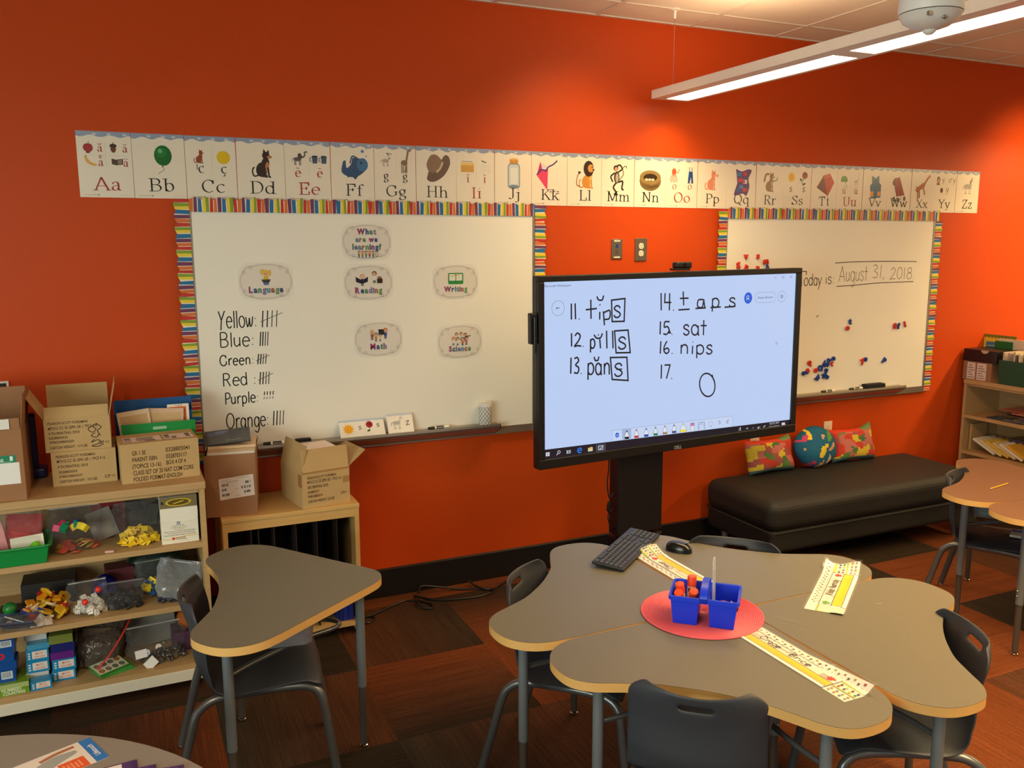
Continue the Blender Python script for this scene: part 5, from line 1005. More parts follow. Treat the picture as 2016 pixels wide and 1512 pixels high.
def patch(seed):
    tab = {}; R0 = random.Random(seed)
    def fn(u, v, R):
        if v > .86: return (216, 72, 52) if u < .7 else (110, 140, 90)
        if v < .06: return (80, 110, 110)
        k = (int(u * 7 + .35 * sin(9 * v + seed)), int(v * 5.2 + .3 * sin(11 * u + seed)))
        if k not in tab: tab[k] = PW[R0.randrange(len(PW))]
        return tab[k]
    return fn
def globe(u, v, R):
    a, d = 2 * u - 1, 2 * v - 1; n = sin(5 * a + 2) * cos(4 * d + 1) + .5 * sin(9 * a - 6 * d)
    if n > .55: return ((90, 150, 60), (204, 70, 110), (226, 196, 60), (214, 190, 150))[int((a + 1.3) * 2 + (d > 0)) % 4]
    if n < -.95: return (210, 160, 120)
    return (36, 98, 132)
p1 = pillow('patchwork_pillow', 3.385, -.125, .37, .215, .062, 16, .03, patch(3), 'patchwork map pillow at the left end of the ottoman', ears=.10, seed=3)
p2 = pillow('globe_pillow', 3.740, -.150, .33, .27, .078, 14, .0, globe, 'round blue globe pillow in the middle of the ottoman', True, 0, 5)
p3 = pillow('patchwork_pillow', 4.085, -.115, .37, .22, .06, 16, -.04, patch(8), 'patchwork map pillow right of the globe pillow', ears=.2, seed=8)

# ================================================================ bookshelves and cubby
FY = -.635
def bookshelf(name, label, loc, rz, x0, x1, depth):   # front face at local y = 0, going back to +depth
    t = T(name, label, 'bookshelf', loc, rz, 'oak bookshelves')
    m = MB(); m.box(x0, x1, 0, depth, .875, .905); m.build('top', 'wood', t, bevel=.002)
    m = MB(); m.box(x0 + .028, x1 - .028, .012, .03, .860, .875); m.build('top_rail', 'wood', t)
    for a, d in ((x0 + .004, x0 + .026), (x1 - .026, x1 - .004)): m = MB(); m.box(a, d, .003, depth, .052, .875); m.build('side_panel', 'wood', t, bevel=.001)
    for z in (.625, .363): m = MB(); m.box(x0 + .026, x1 - .026, .003, depth - .012, z, z + .023); m.build('shelf', 'wood', t, bevel=.001)
    m = MB(); m.box(x0 + .026, x1 - .026, .003, depth - .012, .098, .121); m.build('bottom_shelf', 'wood', t, bevel=.001)
    m = MB(); m.box(x0 + .01, x1 - .004, 0, .018, .050, .098); m.build('kick_plate', 'cream', t, bevel=.002)
    m = MB(); m.box(x0 + .026, x1 - .026, depth - .011, depth - .003, .121, .86); m.build('back_panel', 'wood', t)
    for x in (x0 + .08, x1 - .08):
        for y in (.06, depth - .06):
            m = MB(); m.cyl((x - .012, y, .026), (x + .012, y, .026), .026, 18); m.box(x - .016, x + .016, y - .012, y + .012, .05, .06); m.build('caster', 'black', t)
    return t
bookshelf('bookshelf', 'oak bookshelf on the left, crowded with cartons and bagged counters', (0, FY, 0), 0, -1.42, -.048, .435)
bookshelf('bookshelf', 'oak bookshelf along the right wall with stacked paper books', (5.184, 0, 0), -pi / 2, .04, 1.75, .376)

cb = T('cubby_shelf', 'birch cubby with upright dividers, two open cartons on top', 'cubby', (.341, -.2, 0))
loc = (.341, -.2, 0)
m = W(loc); m.box(.028, .654, -.392, -.018, .635, .655); m.build('top', 'maple', cb, bevel=.002)
m = W(loc); m.box(.052, .632, -.386, -.372, .592, .635); m.box(.052, .632, -.387, -.371, .612, .614); m.build('apron', 'maple', cb)
for a, d in ((.030, .052), (.630, .652)): m = W(loc); m.box(a, d, -.388, -.02, 0, .635); m.build('side_panel', 'maple', cb, bevel=.0015)
m = W(loc); m.box(.052, .630, -.386, -.02, .045, .065); m.build('bottom_shelf', 'maple', cb)
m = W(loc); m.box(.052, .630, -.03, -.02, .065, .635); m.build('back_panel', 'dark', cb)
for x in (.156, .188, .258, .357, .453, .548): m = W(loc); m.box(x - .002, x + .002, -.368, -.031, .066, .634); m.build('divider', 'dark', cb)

# round table in the near left corner
def circ3(a, b_, c_):
    ax, ay = a; bx, by = b_; cx, cy = c_; D = 2 * (ax * (by - cy) + bx * (cy - ay) + cx * (ay - by))
    ux = ((ax * ax + ay * ay) * (by - cy) + (bx * bx + by * by) * (cy - ay) + (cx * cx + cy * cy) * (ay - by)) / D
    uy = ((ax * ax + ay * ay) * (cx - bx) + (bx * bx + by * by) * (ax - cx) + (cx * cx + cy * cy) * (bx - ax)) / D
    return ux, uy, math.hypot(ax - ux, ay - uy)
RX, RY, RR = circ3((-.681, -1.851), (-.439, -1.965), (-.209, -2.221))
print('round table', RX, RY, RR)
rt = T('round_table', 'pale grey round table in the near left corner with flyers', 'table', (RX, RY, 0))
m = MB(); P = [(RR * cos(2 * pi * k / 96), RR * sin(2 * pi * k / 96)) for k in range(96)]; m.prism(P, .572, .60, True, True, True)
MT['lamtop2'] = M('pale_grey_laminate', S(138, 131, 122), .4, spec=.4, noise=.04, ns=200); m.build('tabletop', 'lamtop2', rt, bevel=.003)
for k in range(4):
    a_ = pi / 4 + k * pi / 2; x, y = .72 * RR * cos(a_), .72 * RR * sin(a_); m = MB(); m.cyl((x, y, .012), (x, y, .572), .017, 16); m.build('leg', 'steel', rt)

# ================================================================ cartons
SH = .905; CB = .655
def rotz(a): return Matrix.Rotation(a, 4, 'Z')
def carton(name, label, loc, w, d, h, rz=0.0, mat='card', flaps=None, closed=False, prints=None, group=None, th=.004, fill=None):
    """origin at front-left bottom corner; x right, y back; flaps = {side: (length, angle outward from upright)}"""
    t = T(name, label, 'carton', loc, rz, group)
    m = MB(); m.box(0, w, 0, th, 0, h); m.box(0, w, d - th, d, 0, h); m.box(0, th, th, d - th, 0, h); m.box(w - th, w, th, d - th, 0, h); m.box(th, w - th, th, d - th, 0, th)
    if closed: m.box(th, w - th, th, d - th, h - th, h - .0005)
    if fill: m.box(th, w - th, th, d - th, th, fill)
    m.build('box_body', mat, t, bevel=.0012, seg=1)
    for side, (L, a) in (flaps or {}).items():
        a = radians(a); dz, do = L * cos(a), L * sin(a); m = MB(); e = .004; k = .0025
        if side == 'front': q = [(e, 0, h), (w - e, 0, h), (w - e, -do, h + dz), (e, -do, h + dz)]; n = Vector((0, cos(a), sin(a)))
        if side == 'back': q = [(e, d, h), (w - e, d, h), (w - e, d + do, h + dz), (e, d + do, h + dz)]; n = Vector((0, -cos(a), sin(a)))
        if side == 'left': q = [(0, e, h), (0, d - e, h), (-do, d - e, h + dz), (-do, e, h + dz)]; n = Vector((cos(a), 0, sin(a)))
        if side == 'right': q = [(w, e, h), (w, d - e, h), (w + do, d - e, h + dz), (w + do, e, h + dz)]; n = Vector((-cos(a), 0, sin(a)))
        m.add([Vector(p) for p in q] + [Vector(p) + n * k for p in q], [(0, 1, 2, 3), (7, 6, 5, 4), (0, 4, 5, 1), (1, 5, 6, 2), (2, 6, 7, 3), (3, 7, 4, 0)]); m.build('flap', mat, t)
    if prints:
        m = MB(0, (1, 1, 1)); c = Cv(m, (0, -.0004, 0), UX, UZ, eps=.00015); prints(c, w, h); m.build('printed_lettering', 'mark', t)
    return t
BR_ = (74, 50, 34)
def lines_print(rows, extra=None):
    def fn(c, w, h):
        for txt, x, y, wd, hh in rows: c.text(txt, x * w, y * h, wd * w, hh * h, BR_, .012)
        if extra: extra(c, w, h)
    return fn
def scribble(c, w, h):
    for pts in (((.72, .72), (.66, .62), (.72, .52), (.78, .60), (.73, .7), (.80, .78)), ((.76, .50), (.70, .42), (.78, .36), (.82, .46)), ((.74, .30), (.70, .22), (.80, .28), (.84, .18), (.76, .14), (.70, .10), (.80, .08), (.88, .14)), ((.78, .78), (.86, .66), (.80, .56), (.84, .40))):
        c.line(smooth2([(a * w, b_ * h) for a, b_ in pts]), .003, (48, 36, 28))
# tall brown carton at the far left
tA = carton('carton', 'big brown carton at the left end of the bookshelf with a green and white label', (-1.035, -.614, SH), .342, .30, .278, 0, 'card2', {'front': (.042, 4), 'right': (.125, 6), 'back': (.12, 5), 'left': (.10, 30)})
m = MB(0, (1, 1, 1)); c = Cv(m, (0, -.0004, 0), UX, UZ, eps=.0002)
c.rect(.10, .066, .326, .149, (236, 232, 228)); c.rect(.10, .149, .316, .178, (16, 128, 92)); c.text('Spelling', .20, .158, .075, .012, (220, 232, 226), .01); c.text('1', .296, .157, .010, .017, (232, 238, 232), .02); c.text('STUDENT WORKBOOK', .2, .151, .10, .004, (180, 214, 200))
m.build('carton_label', 'ink', tA)
m = MB(0, S(226, 222, 216)); m.box(.0, .305, -.0055, -.0045, .28, .318); m.build('tape_strip', 'ink', tA)
carton('carton', 'lower closed brown carton of the stack of two, marked carton weight 10.5 lbs', (-.613, -.469, SH), .237, .225, .142, 0, 'card', None, True,
       lines_print([('PEARSON SCOTT FORESMAN', .075, .83, .60, .075), ('MTH12 CC SE 20PK GR 1 TPCS 9-12', .085, .69, .745, .085), ('4 TH PRINTING /2018', .09, .53, .46, .08), ('0328805033', .10, .38, .28, .07), ('9780328805037', .10, .25, .36, .07), ('CARTON WEIGHT:  10.5 LBS', .10, .10, .58, .08), ('C/P =1', .80, .13, .16, .09)]), 'cartons on the left bookshelf')
carton('carton', 'open upper carton of the stack of two, flaps up, marked 11.9 lbs', (-.629, -.470, SH + .1426), .240, .215, .136, 0, 'card', {'front': (.050, -28), 'back': (.108, 0), 'left': (.115, 32), 'right': (.135, 12)}, False,
       lines_print([('PEARSON SCOTT FORESMAN', .06, .83, .60, .075), ('MTH12 CC SE 20PK GR 1 TPCS 5-8', .065, .68, .73, .085), ('4 TH PRINTING /2018', .065, .53, .46, .08), ('0328805025', .065, .40, .28, .07), ('9780328805020', .07, .27, .36, .07), ('CARTON WEIGHT:  11.9 LBS', .07, .10, .56, .08), ('C/P =1', .80, .15, .16, .09)], scribble), 'cartons on the left bookshelf')
tD = carton('carton', 'closed carton with shipping labels on top, marked GR 1 SE', (-.3595, -.5485, SH), .303, .200, .165, radians(4.4), 'card', None, True,
       lines_print([('GR 1 SE', .145, .71, .17, .105), ('PARENT ISBN', .145, .545, .31, .105), ('(TOPICS 13-16)', .14, .375, .36, .105), ('CLASS SET OF 20 NAT COM CORE', .145, .205, .77, .11), ('FOLDED FORMAT-ENGLISH', .145, .045, .62, .11), ('0328805041', .57, .72, .31, .105), ('0328703117', .57, .55, .27, .105), ('BOX 4 OF 4', .57, .39, .25, .105)]), 'cartons on the left bookshelf')
m = MB(0, (1, 1, 1)); c = Cv(m, (0, 0, .1652), UX, UY, eps=.0002); c.rect(.02, .03, .165, .13, (226, 208, 196)); c.rect(.175, .03, .29, .13, (226, 208, 196))
R = random.Random(4)
for x0, x1, y0, y1 in ((.024, .05, .04, .12), (.18, .20, .05, .12), (.205, .225, .04, .08), (.262, .28, .05, .12)):
    for k in range(9): c.rect(x0, y0 + (y1 - y0) * k / 9, x1, y0 + (y1 - y0) * (k + .3 + .4 * R.random()) / 9, (70, 58, 54))
for k in range(4): c.rect(.07, .05 + .018 * k, .12 + .02 * R.random(), .056 + .018 * k, (120, 104, 98))
c.rect(.10, .034, .14, .042, (60, 50, 46)); m.build('shipping_label', 'mark', tD)
# brown carton E with magazines, open carton F
def lab(c, w, h):
    q = [(.10, .255), (.225 + .03, .325), (.262 - .005, .72), (.085, .66)]
tE = carton('carton', 'tall brown carton with a barcode label, filled with magazines, on the birch cubby', (-.028, -.330, CB), .2215, .235, .285, radians(-10), 'card2', {'right': (.03, 15), 'back': (.03, 10)}, False, None, 'cartons on the birch cubby', fill=.27)
m = MB(0, (1, 1, 1)); c = Cv(m, (0, -.0004, 0), UX, UZ, eps=.0002); q = lambda x, y: (.062 + x * .150, .078 + y * .098 + x * .016)
c.poly([q(0, 0), q(1, 0), q(.98, 1), q(-.02, 1)], (226, 216, 208))
for x, y, wd in ((.06, .62, .2), (.06, .40, .14), (.06, .16, .22), (.74, .62, .18), (.62, .40, .28), (.70, .18, .18)):
    for k in range(10): 
        if R.random() < .8: a_ = x + wd * k / 10; c.poly([q(a_, y), q(a_ + wd * .06, y), q(a_ + wd * .06, y + .12), q(a_, y + .12)], (70, 60, 58))
for x, y, wd in ((.05, .9, .2), (.05, .8, .5), (.5, .92, .36), (.44, .42, .1), (.44, .1, .14)): c.poly([q(x, y), q(x + wd, y), q(x + wd, y + .018), q(x, y + .018)], (160, 148, 142))
m.build('carton_label', 'mark', tE)
tF = carton('carton', 'open carton of papers with raised flaps on the right of the birch cubby', (.391, -.384, CB), .2352, .286, .174, radians(9.8), 'card', {'front': (.105, -10), 'left': (.125, -14), 'right': (.11, 52)}, False,
       lines_print([('PEARSON SCOTT FORESMAN', .11, .80, .60, .07), ('MTH12 CC SE 20PK GR 1 TPCS 1-4', .11, .68, .70, .08), ('3RD PRINTING /2018', .11, .54, .42, .075), ('0328805017', .11, .41, .24, .07), ('9780328805013', .11, .29, .30, .07), ('CARTON WEIGHT: 12.0 LBS', .11, .15, .55, .075), ('C/P=1', .80, .26, .12, .07)]), 'cartons on the birch cubby', fill=.04)
m = MB(); m.box(.0, .235, -.0012, -.0005, .165, .174); m.box(-.0012, -.0005, .001, .05, .10, .16); m.box(.20, .234, -.0012, -.0006, .10, .13); m.build('packing_tape', 'tape', tF)
def sheet_stack(name, label, cat, loc, w, d, h, rz, col, mat='ink', rows=None, tilt=(0, 0), group=None):
    m = MB(0, S(col)); m.box(0, w, 0, d, 0, h); o = None
    if rows:
        c = Cv(m, (0, 0, h), UX, UY, eps=.0002); rows(c, w, d)
    o = m.build(name, mat, None, loc); o.rotation_euler = (tilt[0], tilt[1], rz); return tag(o, label, cat, group)
sheet_stack('paper_stack', 'white papers standing inside the open carton on the birch cubby', 'papers', (.408, -.330, CB + .0405), .19, .20, .215, radians(9.8), (232, 214, 204))
zE = CB + .2705
for k in range(4):
    sheet_stack('folder', f'{("manila", "white", "tan", "cream")[k]} folder in the pile on the tall carton, {("lowest", "second lowest", "third", "topmost below the magazine")[k]}', 'folder', (-.014 + .003 * k, -.318, zE + .0135 * k), .205, .20, .0125, radians(-10 + 1.5 * (k % 2)), ((214, 178, 132), (226, 212, 196), (200, 164, 120), (222, 190, 150))[k], group='folders in the tall carton')
def mag_vis(c, w, d):
    c.rect(0, 0, w, d, (50, 52, 58)); c.ell(.06, .13, .05, .03, (70, 84, 120), 15); c.ell(.07, .14, .03, .018, (96, 112, 150), 20); c.text('Vision', .09, .03, .07, .012, (196, 190, 184))
sheet_stack('magazine', 'dark blue magazine titled Vision on top of the tall carton', 'magazine', (-.02, -.315, zE + .0545), .20, .17, .004, radians(-7), (50, 52, 58), 'lam', mag_vis, (radians(10), radians(-4)))

# ================================================================ bins behind the cartons
t = T('book_bin', 'green plastic bin behind the labelled carton', 'bin', (-.20, -.285, SH), 0, 'bins on the left bookshelf')
def open_bin(t, w, d, h, th, mat, taper=.92, back=None):
    m = MB(); b_ = [(-w / 2 * taper, -d / 2 * taper), (w / 2 * taper, -d / 2 * taper), (w / 2 * taper, d / 2 * taper), (-w / 2 * taper, d / 2 * taper)]; a_ = [(-w / 2, -d / 2), (w / 2, -d / 2), (w / 2, d / 2), (-w / 2, d / 2)]
    hs = [h, h, back or h, back or h]
    vs = [(*p, 0) for p in b_] + [(*p, hs[i]) for i, p in enumerate(a_)] + [(p[0] * (1 - th * 2 / w), p[1] * (1 - th * 2 / d), hs[i]) for i, p in enumerate(a_)] + [(p[0] * (1 - th * 2 / w), p[1] * (1 - th * 2 / d), th) for p in b_]
    f = [(3, 2, 1, 0)] + [(i, (i + 1) % 4, 4 + (i + 1) % 4, 4 + i) for i in range(4)] + [(4 + i, 4 + (i + 1) % 4, 8 + (i + 1) % 4, 8 + i) for i in range(4)] + [(8 + i, 8 + (i + 1) % 4, 12 + (i + 1) % 4, 12 + i) for i in range(4)] + [(12, 13, 14, 15)]
    m.add(vs, f); return m.build('bin_body', mat, t, bevel=.003)
open_bin(t, .30, .085, .205, .004, 'green', .94, .19)
m = MB(0, S(200, 220, 200)); c = Cv(m, (0, -.0435, .12), UX, Vector((0, -.02, 1)).normalized(), eps=.0004); c.line(rrect(-.06, .06, .035, .065, .012), .0012, (60, 170, 100), True); c.rect(-.025, .055, .03, .068, (150, 190, 160)); m.build('bin_lettering', 'mark', t)
t = T('book_bin', 'blue plastic bin with a higher back behind the green bin', 'bin', (-.215, -.214, SH), 0, 'bins on the left bookshelf')
open_bin(t, .32, .052, .235, .004, 'bluebin', .95, .29)
for k, (x, w_, h_, colr, lb) in enumerate(((-.34, .13, .245, (226, 206, 172), 'cream booklet leaning in the green bin'), (-.26, .15, .255, (214, 178, 150), 'tan bagged booklet in the green bin'), (-.16, .09, .262, (222, 104, 50), 'orange dotted booklet at the right end of the green bin'))):
    m = MB(0, S(colr)); m.box(0, w_, 0, .005, 0, h_); c = Cv(m, (0, 0, 0), UX, UZ, eps=.0003)
    if k == 2:
        c.rect(.0, .0, w_, h_, (232, 222, 206)); c.rect(.006, .0, w_ - .012, h_ - .012, (220, 100, 48))
        for a_ in range(4):
            for d_ in range(8): c.ell(.018 + a_ * .018, .12 + d_ * .016, .006, .005, (200, 84, 38))
        c.text('151', w_ * .4, h_ - .01, .025, .007, (90, 60, 40))
    else: c.rect(.01, h_ - .06, w_ - .01, h_ - .02, (206, 170, 120)); c.rect(.02, h_ - .10, w_ * .6, h_ - .065, (196, 110, 70))
    o = m.build('booklet', 'ink', None, (x, -.292 + .012 * k, SH + .0055)); o.rotation_euler = (radians(-3), radians((-6, 4, 0)[k]), 0); tag(o, lb, 'booklet', 'booklets in the green bin')
def bag(name, label, loc, w, d, h, rz=0, seed=1, mat='clear', seal=(210, 214, 220), lean=0.0, top=.55, group=None, cat='bag', tilt=0.0):
    R = random.Random(seed); ph = [R.random() * 6 for _ in range(6)]
    t = T(name, label, cat, loc, rz, group); t.rotation_euler = (lean, tilt, rz)
    def f(u, v):
        a_ = 2 * pi * u; k = v / top if v < top else 1
        belly = (.62 + .38 * sin(pi * min(1, v / top) * .62 + .25)) if v < top else 1 - .06 * (v - top) / (1 - top)
        fl = 1 if v < top * .6 else max(.03, 1 - (v - top * .6) / (1 - top * .6)) ** 1.3
        n = 1 + .05 * sin(3 * a_ + ph[0] + 5 * v) + .035 * sin(7 * a_ + ph[1] - 9 * v) + .025 * sin(11 * a_ + 13 * v + ph[2])
        sx = abs(cos(a_)) ** .7 * (1 if cos(a_) > 0 else -1); sy = abs(sin(a_)) ** .8 * (1 if sin(a_) > 0 else -1)
        return (w / 2 * belly * n * sx, d / 2 * belly * fl * n * sy + .012 * (v > top) * sin(8 * u * 3 + ph[3]) * (v - top), h * v + .0015)
    m = MB(); m.grid(f, 36, 22, True); m.build('film', mat, t, sharp=180)
    if seal:
        m = MB(0, S(seal)); m.tube(smooth_pts([(-w * .46, 0, h * .96), (0, .004, h * .955), (w * .46, 0, h * .96)], 5), .0022, 6); m.build('zip_seal', 'cube', t)
    return t

# abacus behind the big carton
t = T('counting_rack', 'dark blue counting rack with coloured beads behind the big carton', 'counting frame', (-.80, -.255, SH))
m = MB(); m.box(.095, .125, -.012, .012, .04, .272); m.box(-.125, -.095, -.012, .012, .04, .272); m.box(-.125, .125, -.012, .012, .258, .272); m.build('rack_frame', 'navy', t, bevel=.004)
for q in (.1125, -.1125): m = MB(); m.box(q - .0425, q + .0425, -.04, .04, 0, .045); m.build('foot', 'navy', t, bevel=.012, seg=3)
for k, colr in enumerate(((214, 110, 40), (200, 60, 40), (60, 120, 70), (196, 50, 36), (214, 120, 40), (190, 50, 40))):
    z = .235 - k * .034; m = MB(0, S(colr))
    for q in range(9): m.ball((-.085 + q * .0208, 0, z), (.0098, .014, .014), 10, 7)
    m.cyl((-.094, 0, z), (.094, 0, z), .002, 6); m.build('bead_row', 'cube', t)

# ================================================================ upper shelf of the left bookshelf
Z1, Z2, Z3 = .648, .386, .121
t = T('green_tray', 'bright green plastic tray at the left end of the upper shelf', 'tray', (-.80, -.535, Z1))
m = open_bin(t, .33, .20, .072, .004, 'green', .93)
m = MB(); P = rrect(-.172, .172, -.107, .107, .02); m.tube([(p[0], p[1], .072) for p in P + P[:1]], .0055, 8); m.build('rim', 'green', t)
def rbox(name, label, cat, loc, size, rot, colr, mat='cube', group=None, bev=.001, me=None):
    m = MB(0, S(colr)); m.box(-size[0] / 2, size[0] / 2, -size[1] / 2, size[1] / 2, 0, size[2]); o = m.build(name, mat, None, loc, bevel=bev); o.rotation_euler = rot; return tag(o, label, cat, group)
rbox('red_card', 'folded red card standing at the back of the green tray', 'card', (-.735, -.50, Z1 + .03), (.13, .004, .135), (radians(-14), radians(8), .2), (206, 52, 54), group=None)
rbox('pink_card', 'pink card leaning left of the red card in the green tray', 'card', (-.83, -.53, Z1 + .01), (.11, .004, .14), (radians(-12), radians(-12), -.1), (214, 108, 110))
rbox('white_card', 'white card leaning at the front of the green tray', 'card', (-.708, -.585, Z1 + .008), (.115, .003, .092), (radians(-14), radians(-3), .05), (232, 226, 206), 'ink')
m = MB(); m.grid(lambda u, v: (-.04 + .08 * u, -.025 + .05 * v, .008 + .055 * (sin(pi * u) * sin(pi * v)) ** .6 + .006 * sin(9 * u + 5 * v)), 12, 10); m.grid(lambda u, v: (-.04 + .08 * u, .025 - .05 * v, .006), 12, 10)
m.X = Matrix.Identity(4); o = m.build('bean_bag', 'bean', None, (-.69, -.598, Z1 + .012)); o.rotation_euler = (radians(-12), radians(8), .3); tag(o, 'lime green felt bean bag in the green tray', 'bean bag')
bag('plastic_bag', 'clear bag over the red cards in the green tray', (-.765, -.54, Z1 + .01), .22, .11, .185, 0, 3, 'clear', (226, 224, 220), radians(-8))
b1 = bag('plastic_bag', 'clear zip bag of coloured cubes on the upper shelf', (-.548, -.50, Z1), .20, .17, .178, .05, 5, 'clear', (214, 216, 218), radians(-10), .6)
R = random.Random(11); CUBC = [(206, 40, 90), (24, 130, 90), (40, 70, 170), (236, 214, 60), (226, 200, 50), (190, 60, 40), (206, 120, 60), (180, 70, 44), (150, 110, 80), (40, 90, 160), (222, 170, 50), (170, 60, 44)]
def cube_mesh(colr, s):
    m = MB(0, S(colr)); m.box(-s / 2, s / 2, -s / 2, s / 2, -s / 2, s / 2); o = m.build('counting_cube', 'cube', None, (0, 0, 0), bevel=.0012); return o
def heap(proto_list, n, cx, cy, z0, wx, wy, hz, seed, label, cat, group, tilt=1.0, size=.02):
    R = random.Random(seed); out = []
    used = set()
    for k in range(n):
        p = proto_list[k % len(proto_list)]
        if p.name in used: o = p.copy(); COL.objects.link(o)
        else: o = p; used.add(p.name)
        a_ = R.random() * 2 * pi; r = math.sqrt(R.random()); x, y = r * cos(a_), r * sin(a_)
        zt = hz * max(0, 1 - r * r) * (.25 + .75 * R.random())
        o.location = (cx + x * wx, cy + y * wy, z0 + size * .55 + zt); o.rotation_euler = ((R.random() - .5) * 2 * tilt, (R.random() - .5) * 2 * tilt, R.random() * 6.28)
        tag(o, label, cat, group); out.append(o)
    return out
for colr, nm in (((206, 40, 90), 'magenta'), ((24, 130, 90), 'green'), ((40, 70, 170), 'blue'), ((236, 214, 60), 'yellow')):
    heap([cube_mesh(colr, .027)], 3, -.56 + .02 * ('magenta green blue yellow'.split().index(nm) - 1), -.535, Z1 + .085, .035, .025, .02, hash(nm) % 7 if False else len(nm), f'{nm} counting cube near the top of the cube bag', 'cube', f'{nm} counting cubes', .7, .027)
def disc(colr, r, h, name='counter', n=20):
    m = MB(0, S(colr)); m.lathe([(0, 0), (r * .96, 0), (r, h * .2), (r, h * .8), (r * .96, h), (0, h)], n); return m.build(name, 'cube', None)
for colr, nm in (((196, 74, 50), 'red'), ((216, 180, 60), 'yellow'), ((206, 140, 110), 'salmon')): heap([disc(colr, .018, .005)], 12, -.545, -.52, Z1 + .002, .075, .055, .05, len(nm) + 2, f'{nm} round counter in the cube bag', 'counter', f'{nm} counters in the cube bag', .5, .006)
rbox('grey_card', 'grey card leaning behind the cube bag', 'card', (-.432, -.42, Z1 + .004), (.10, .003, .125), (radians(-10), radians(-16), .1), (150, 142, 132), 'ink')
rbox('red_folder', 'dark red folder at the back of the upper shelf', 'folder', (-.425, -.34, Z1 + .001), (.13, .006, .185), (radians(-4), 0, 0), (150, 36, 40), 'ink')
b2 = bag('plastic_bag', 'clear bag of yellow tiles on the upper shelf', (-.315, -.50, Z1), .185, .15, .16, -.04, 8, 'clear', None, radians(-16), .55)
m = MB(); m.box(-.0125, .0125, -.0125, .0125, -.002, .002); yt = m.build('yellow_tile', 'yel', None)
heap([yt], 90, -.315, -.525, Z1 + .002, .078, .05, .065, 21, 'square yellow plastic tile in the bag on the upper shelf', 'tile', 'yellow tiles in the bag', 1.1, .012)
for k in range(3): rbox('card_case', f'small dark card case beside the white box, {("left", "middle", "right")[k]} one', 'case', (-.262 + .012 * k, -.53 + .02 * k, Z1 + .075), (.04, .006, .085), (radians(-6), radians(14), .2), (52, 52, 50), 'ink', 'dark card cases')
m = MB(0, S(236, 230, 212)); m.box(-.072, .072, -.09, .09, 0, .198); wbx = T('white_box', 'white card box with printed front at the right end of the upper shelf', 'box', (-.155, -.515, Z1)); m.build('box_body', 'ink', wbx, bevel=.001)
m = MB(0, S(238, 232, 216)); m.add([(-.0722, -.092, .150), (.0722, -.092, .150), (.0722, -.091, .104), (.052, -.0915, .092), (-.0722, -.0915, .096)], [(0, 1, 2, 3, 4)]); m.build('box_flap', 'ink', wbx, solid=.001)
m = MB(0, (1, 1, 1)); c = Cv(m, (0, -.0903, 0), UX, UZ, eps=.0002); c.rect(-.072, .152, .072, .198, (120, 108, 76)); c.ell(-.0, .175, .05, .016, (212, 178, 40)); c.ell(.0, .175, .042, .0125, (96, 80, 34)); c.line([(-.02, .17), (.02, .18)], .004, (212, 178, 40)); c.rect(-.066, .17, -.058, .182, (50, 40, 30))
c.ell(-.005, .086, .0065, .0065, (40, 70, 120)); c.ell(-.005, .086, .0035, .0035, (220, 226, 230))
for k, (x0, x1, tx) in enumerate(((-.028, .018, 'Attribute Blocks'), (-.036, .026, 'A lively puzzle show'), (-.02, .016, 'Item Size 4 x 2'), (-.06, .06, 'Blocks are made of durable, bright yellow plastic'), (-.05, .056, 'they can build hours from recommendations'), (-.062, .062, 'Match the green block through the next number'))): c.text(tx, x0, .074 - k * .008, x1 - x0, .0045, (60, 70, 90) if k == 0 else (96, 90, 80))
c.line(smooth2([(-.07, .022), (-.04, .018), (-.01, .024), (.03, .028), (.07, .026)]), .0022, (232, 190, 60)); c.rect(-.032, .016, -.022, .026, (206, 60, 40)); c.text('McGraw-Hill', -.018, .021, .036, .005, (150, 60, 40), .015); c.text('Wright Publishing', -.018, .015, .042, .004, (150, 90, 40), .01); c.line([(-.03, .008), (.03, .009)], .0008, (170, 164, 150)); m.build('printed_front', 'mark', wbx)
m = MB(0, S(224, 176, 160)); m.box(0, .034, 0, .014, 0, .008); o = m.build('eraser_stub', 'cube', None, (-.442, -.612, Z1 + .0003), bevel=.002); o.rotation_euler = (0, 0, -.15); tag(o, 'pale pink eraser stub at the edge of the upper shelf', 'eraser')
bag('plastic_bag', 'empty clear bag lying behind the yellow tiles under the shelf top', (-.27, -.36, Z1 + .10), .19, .14, .10, .1, 17, 'clear', None, 0, .7); rbox('storage_tin', 'grey storage tin under the empty bag at the back of the upper shelf', 'tin', (-.27, -.33, Z1), (.16, .12, .10), (0, 0, .1), (60, 54, 50), 'ink')

# ================================================================ middle shelf
def poly_block(pts, h, colr, name='pattern_block'):
    m = MB(0, S(colr)); m.prism(pts, -h / 2, h / 2); return m.build(name, 'cube', None, bevel=.0008)
PB = [([(-.024, -.014), (.024, -.014), (.012, .012), (-.012, .012)], (190, 36, 36), 'red trapezoid'), ([(.027 * cos(k * pi / 3), .027 * sin(k * pi / 3)) for k in range(6)], (226, 178, 34), 'yellow hexagon'), ([(-.016, -.016), (.016, -.016), (.016, .016), (-.016, .016)], (226, 150, 30), 'orange square'), ([(-.03, 0), (0, -.009), (.03, 0), (0, .009)], (224, 206, 164), 'cream rhombus'), ([(-.028, -.012), (.008, -.012), (.028, .012), (-.008, .012)], (40, 60, 150), 'blue rhombus'), ([(-.02, -.016), (.02, -.016), (0, .02)], (200, 90, 90), 'pink triangle')]
for k, (pts, colr, nm) in enumerate(PB):
    heap([poly_block(pts, .009, colr)], (16, 12, 8, 8, 5, 4)[k], -.665, -.50, Z2 + .002, .095, .085, .105, 31 + k, f'{nm} pattern block in the heap on the middle shelf', 'pattern block', f'{nm} pattern blocks', .8, .012)
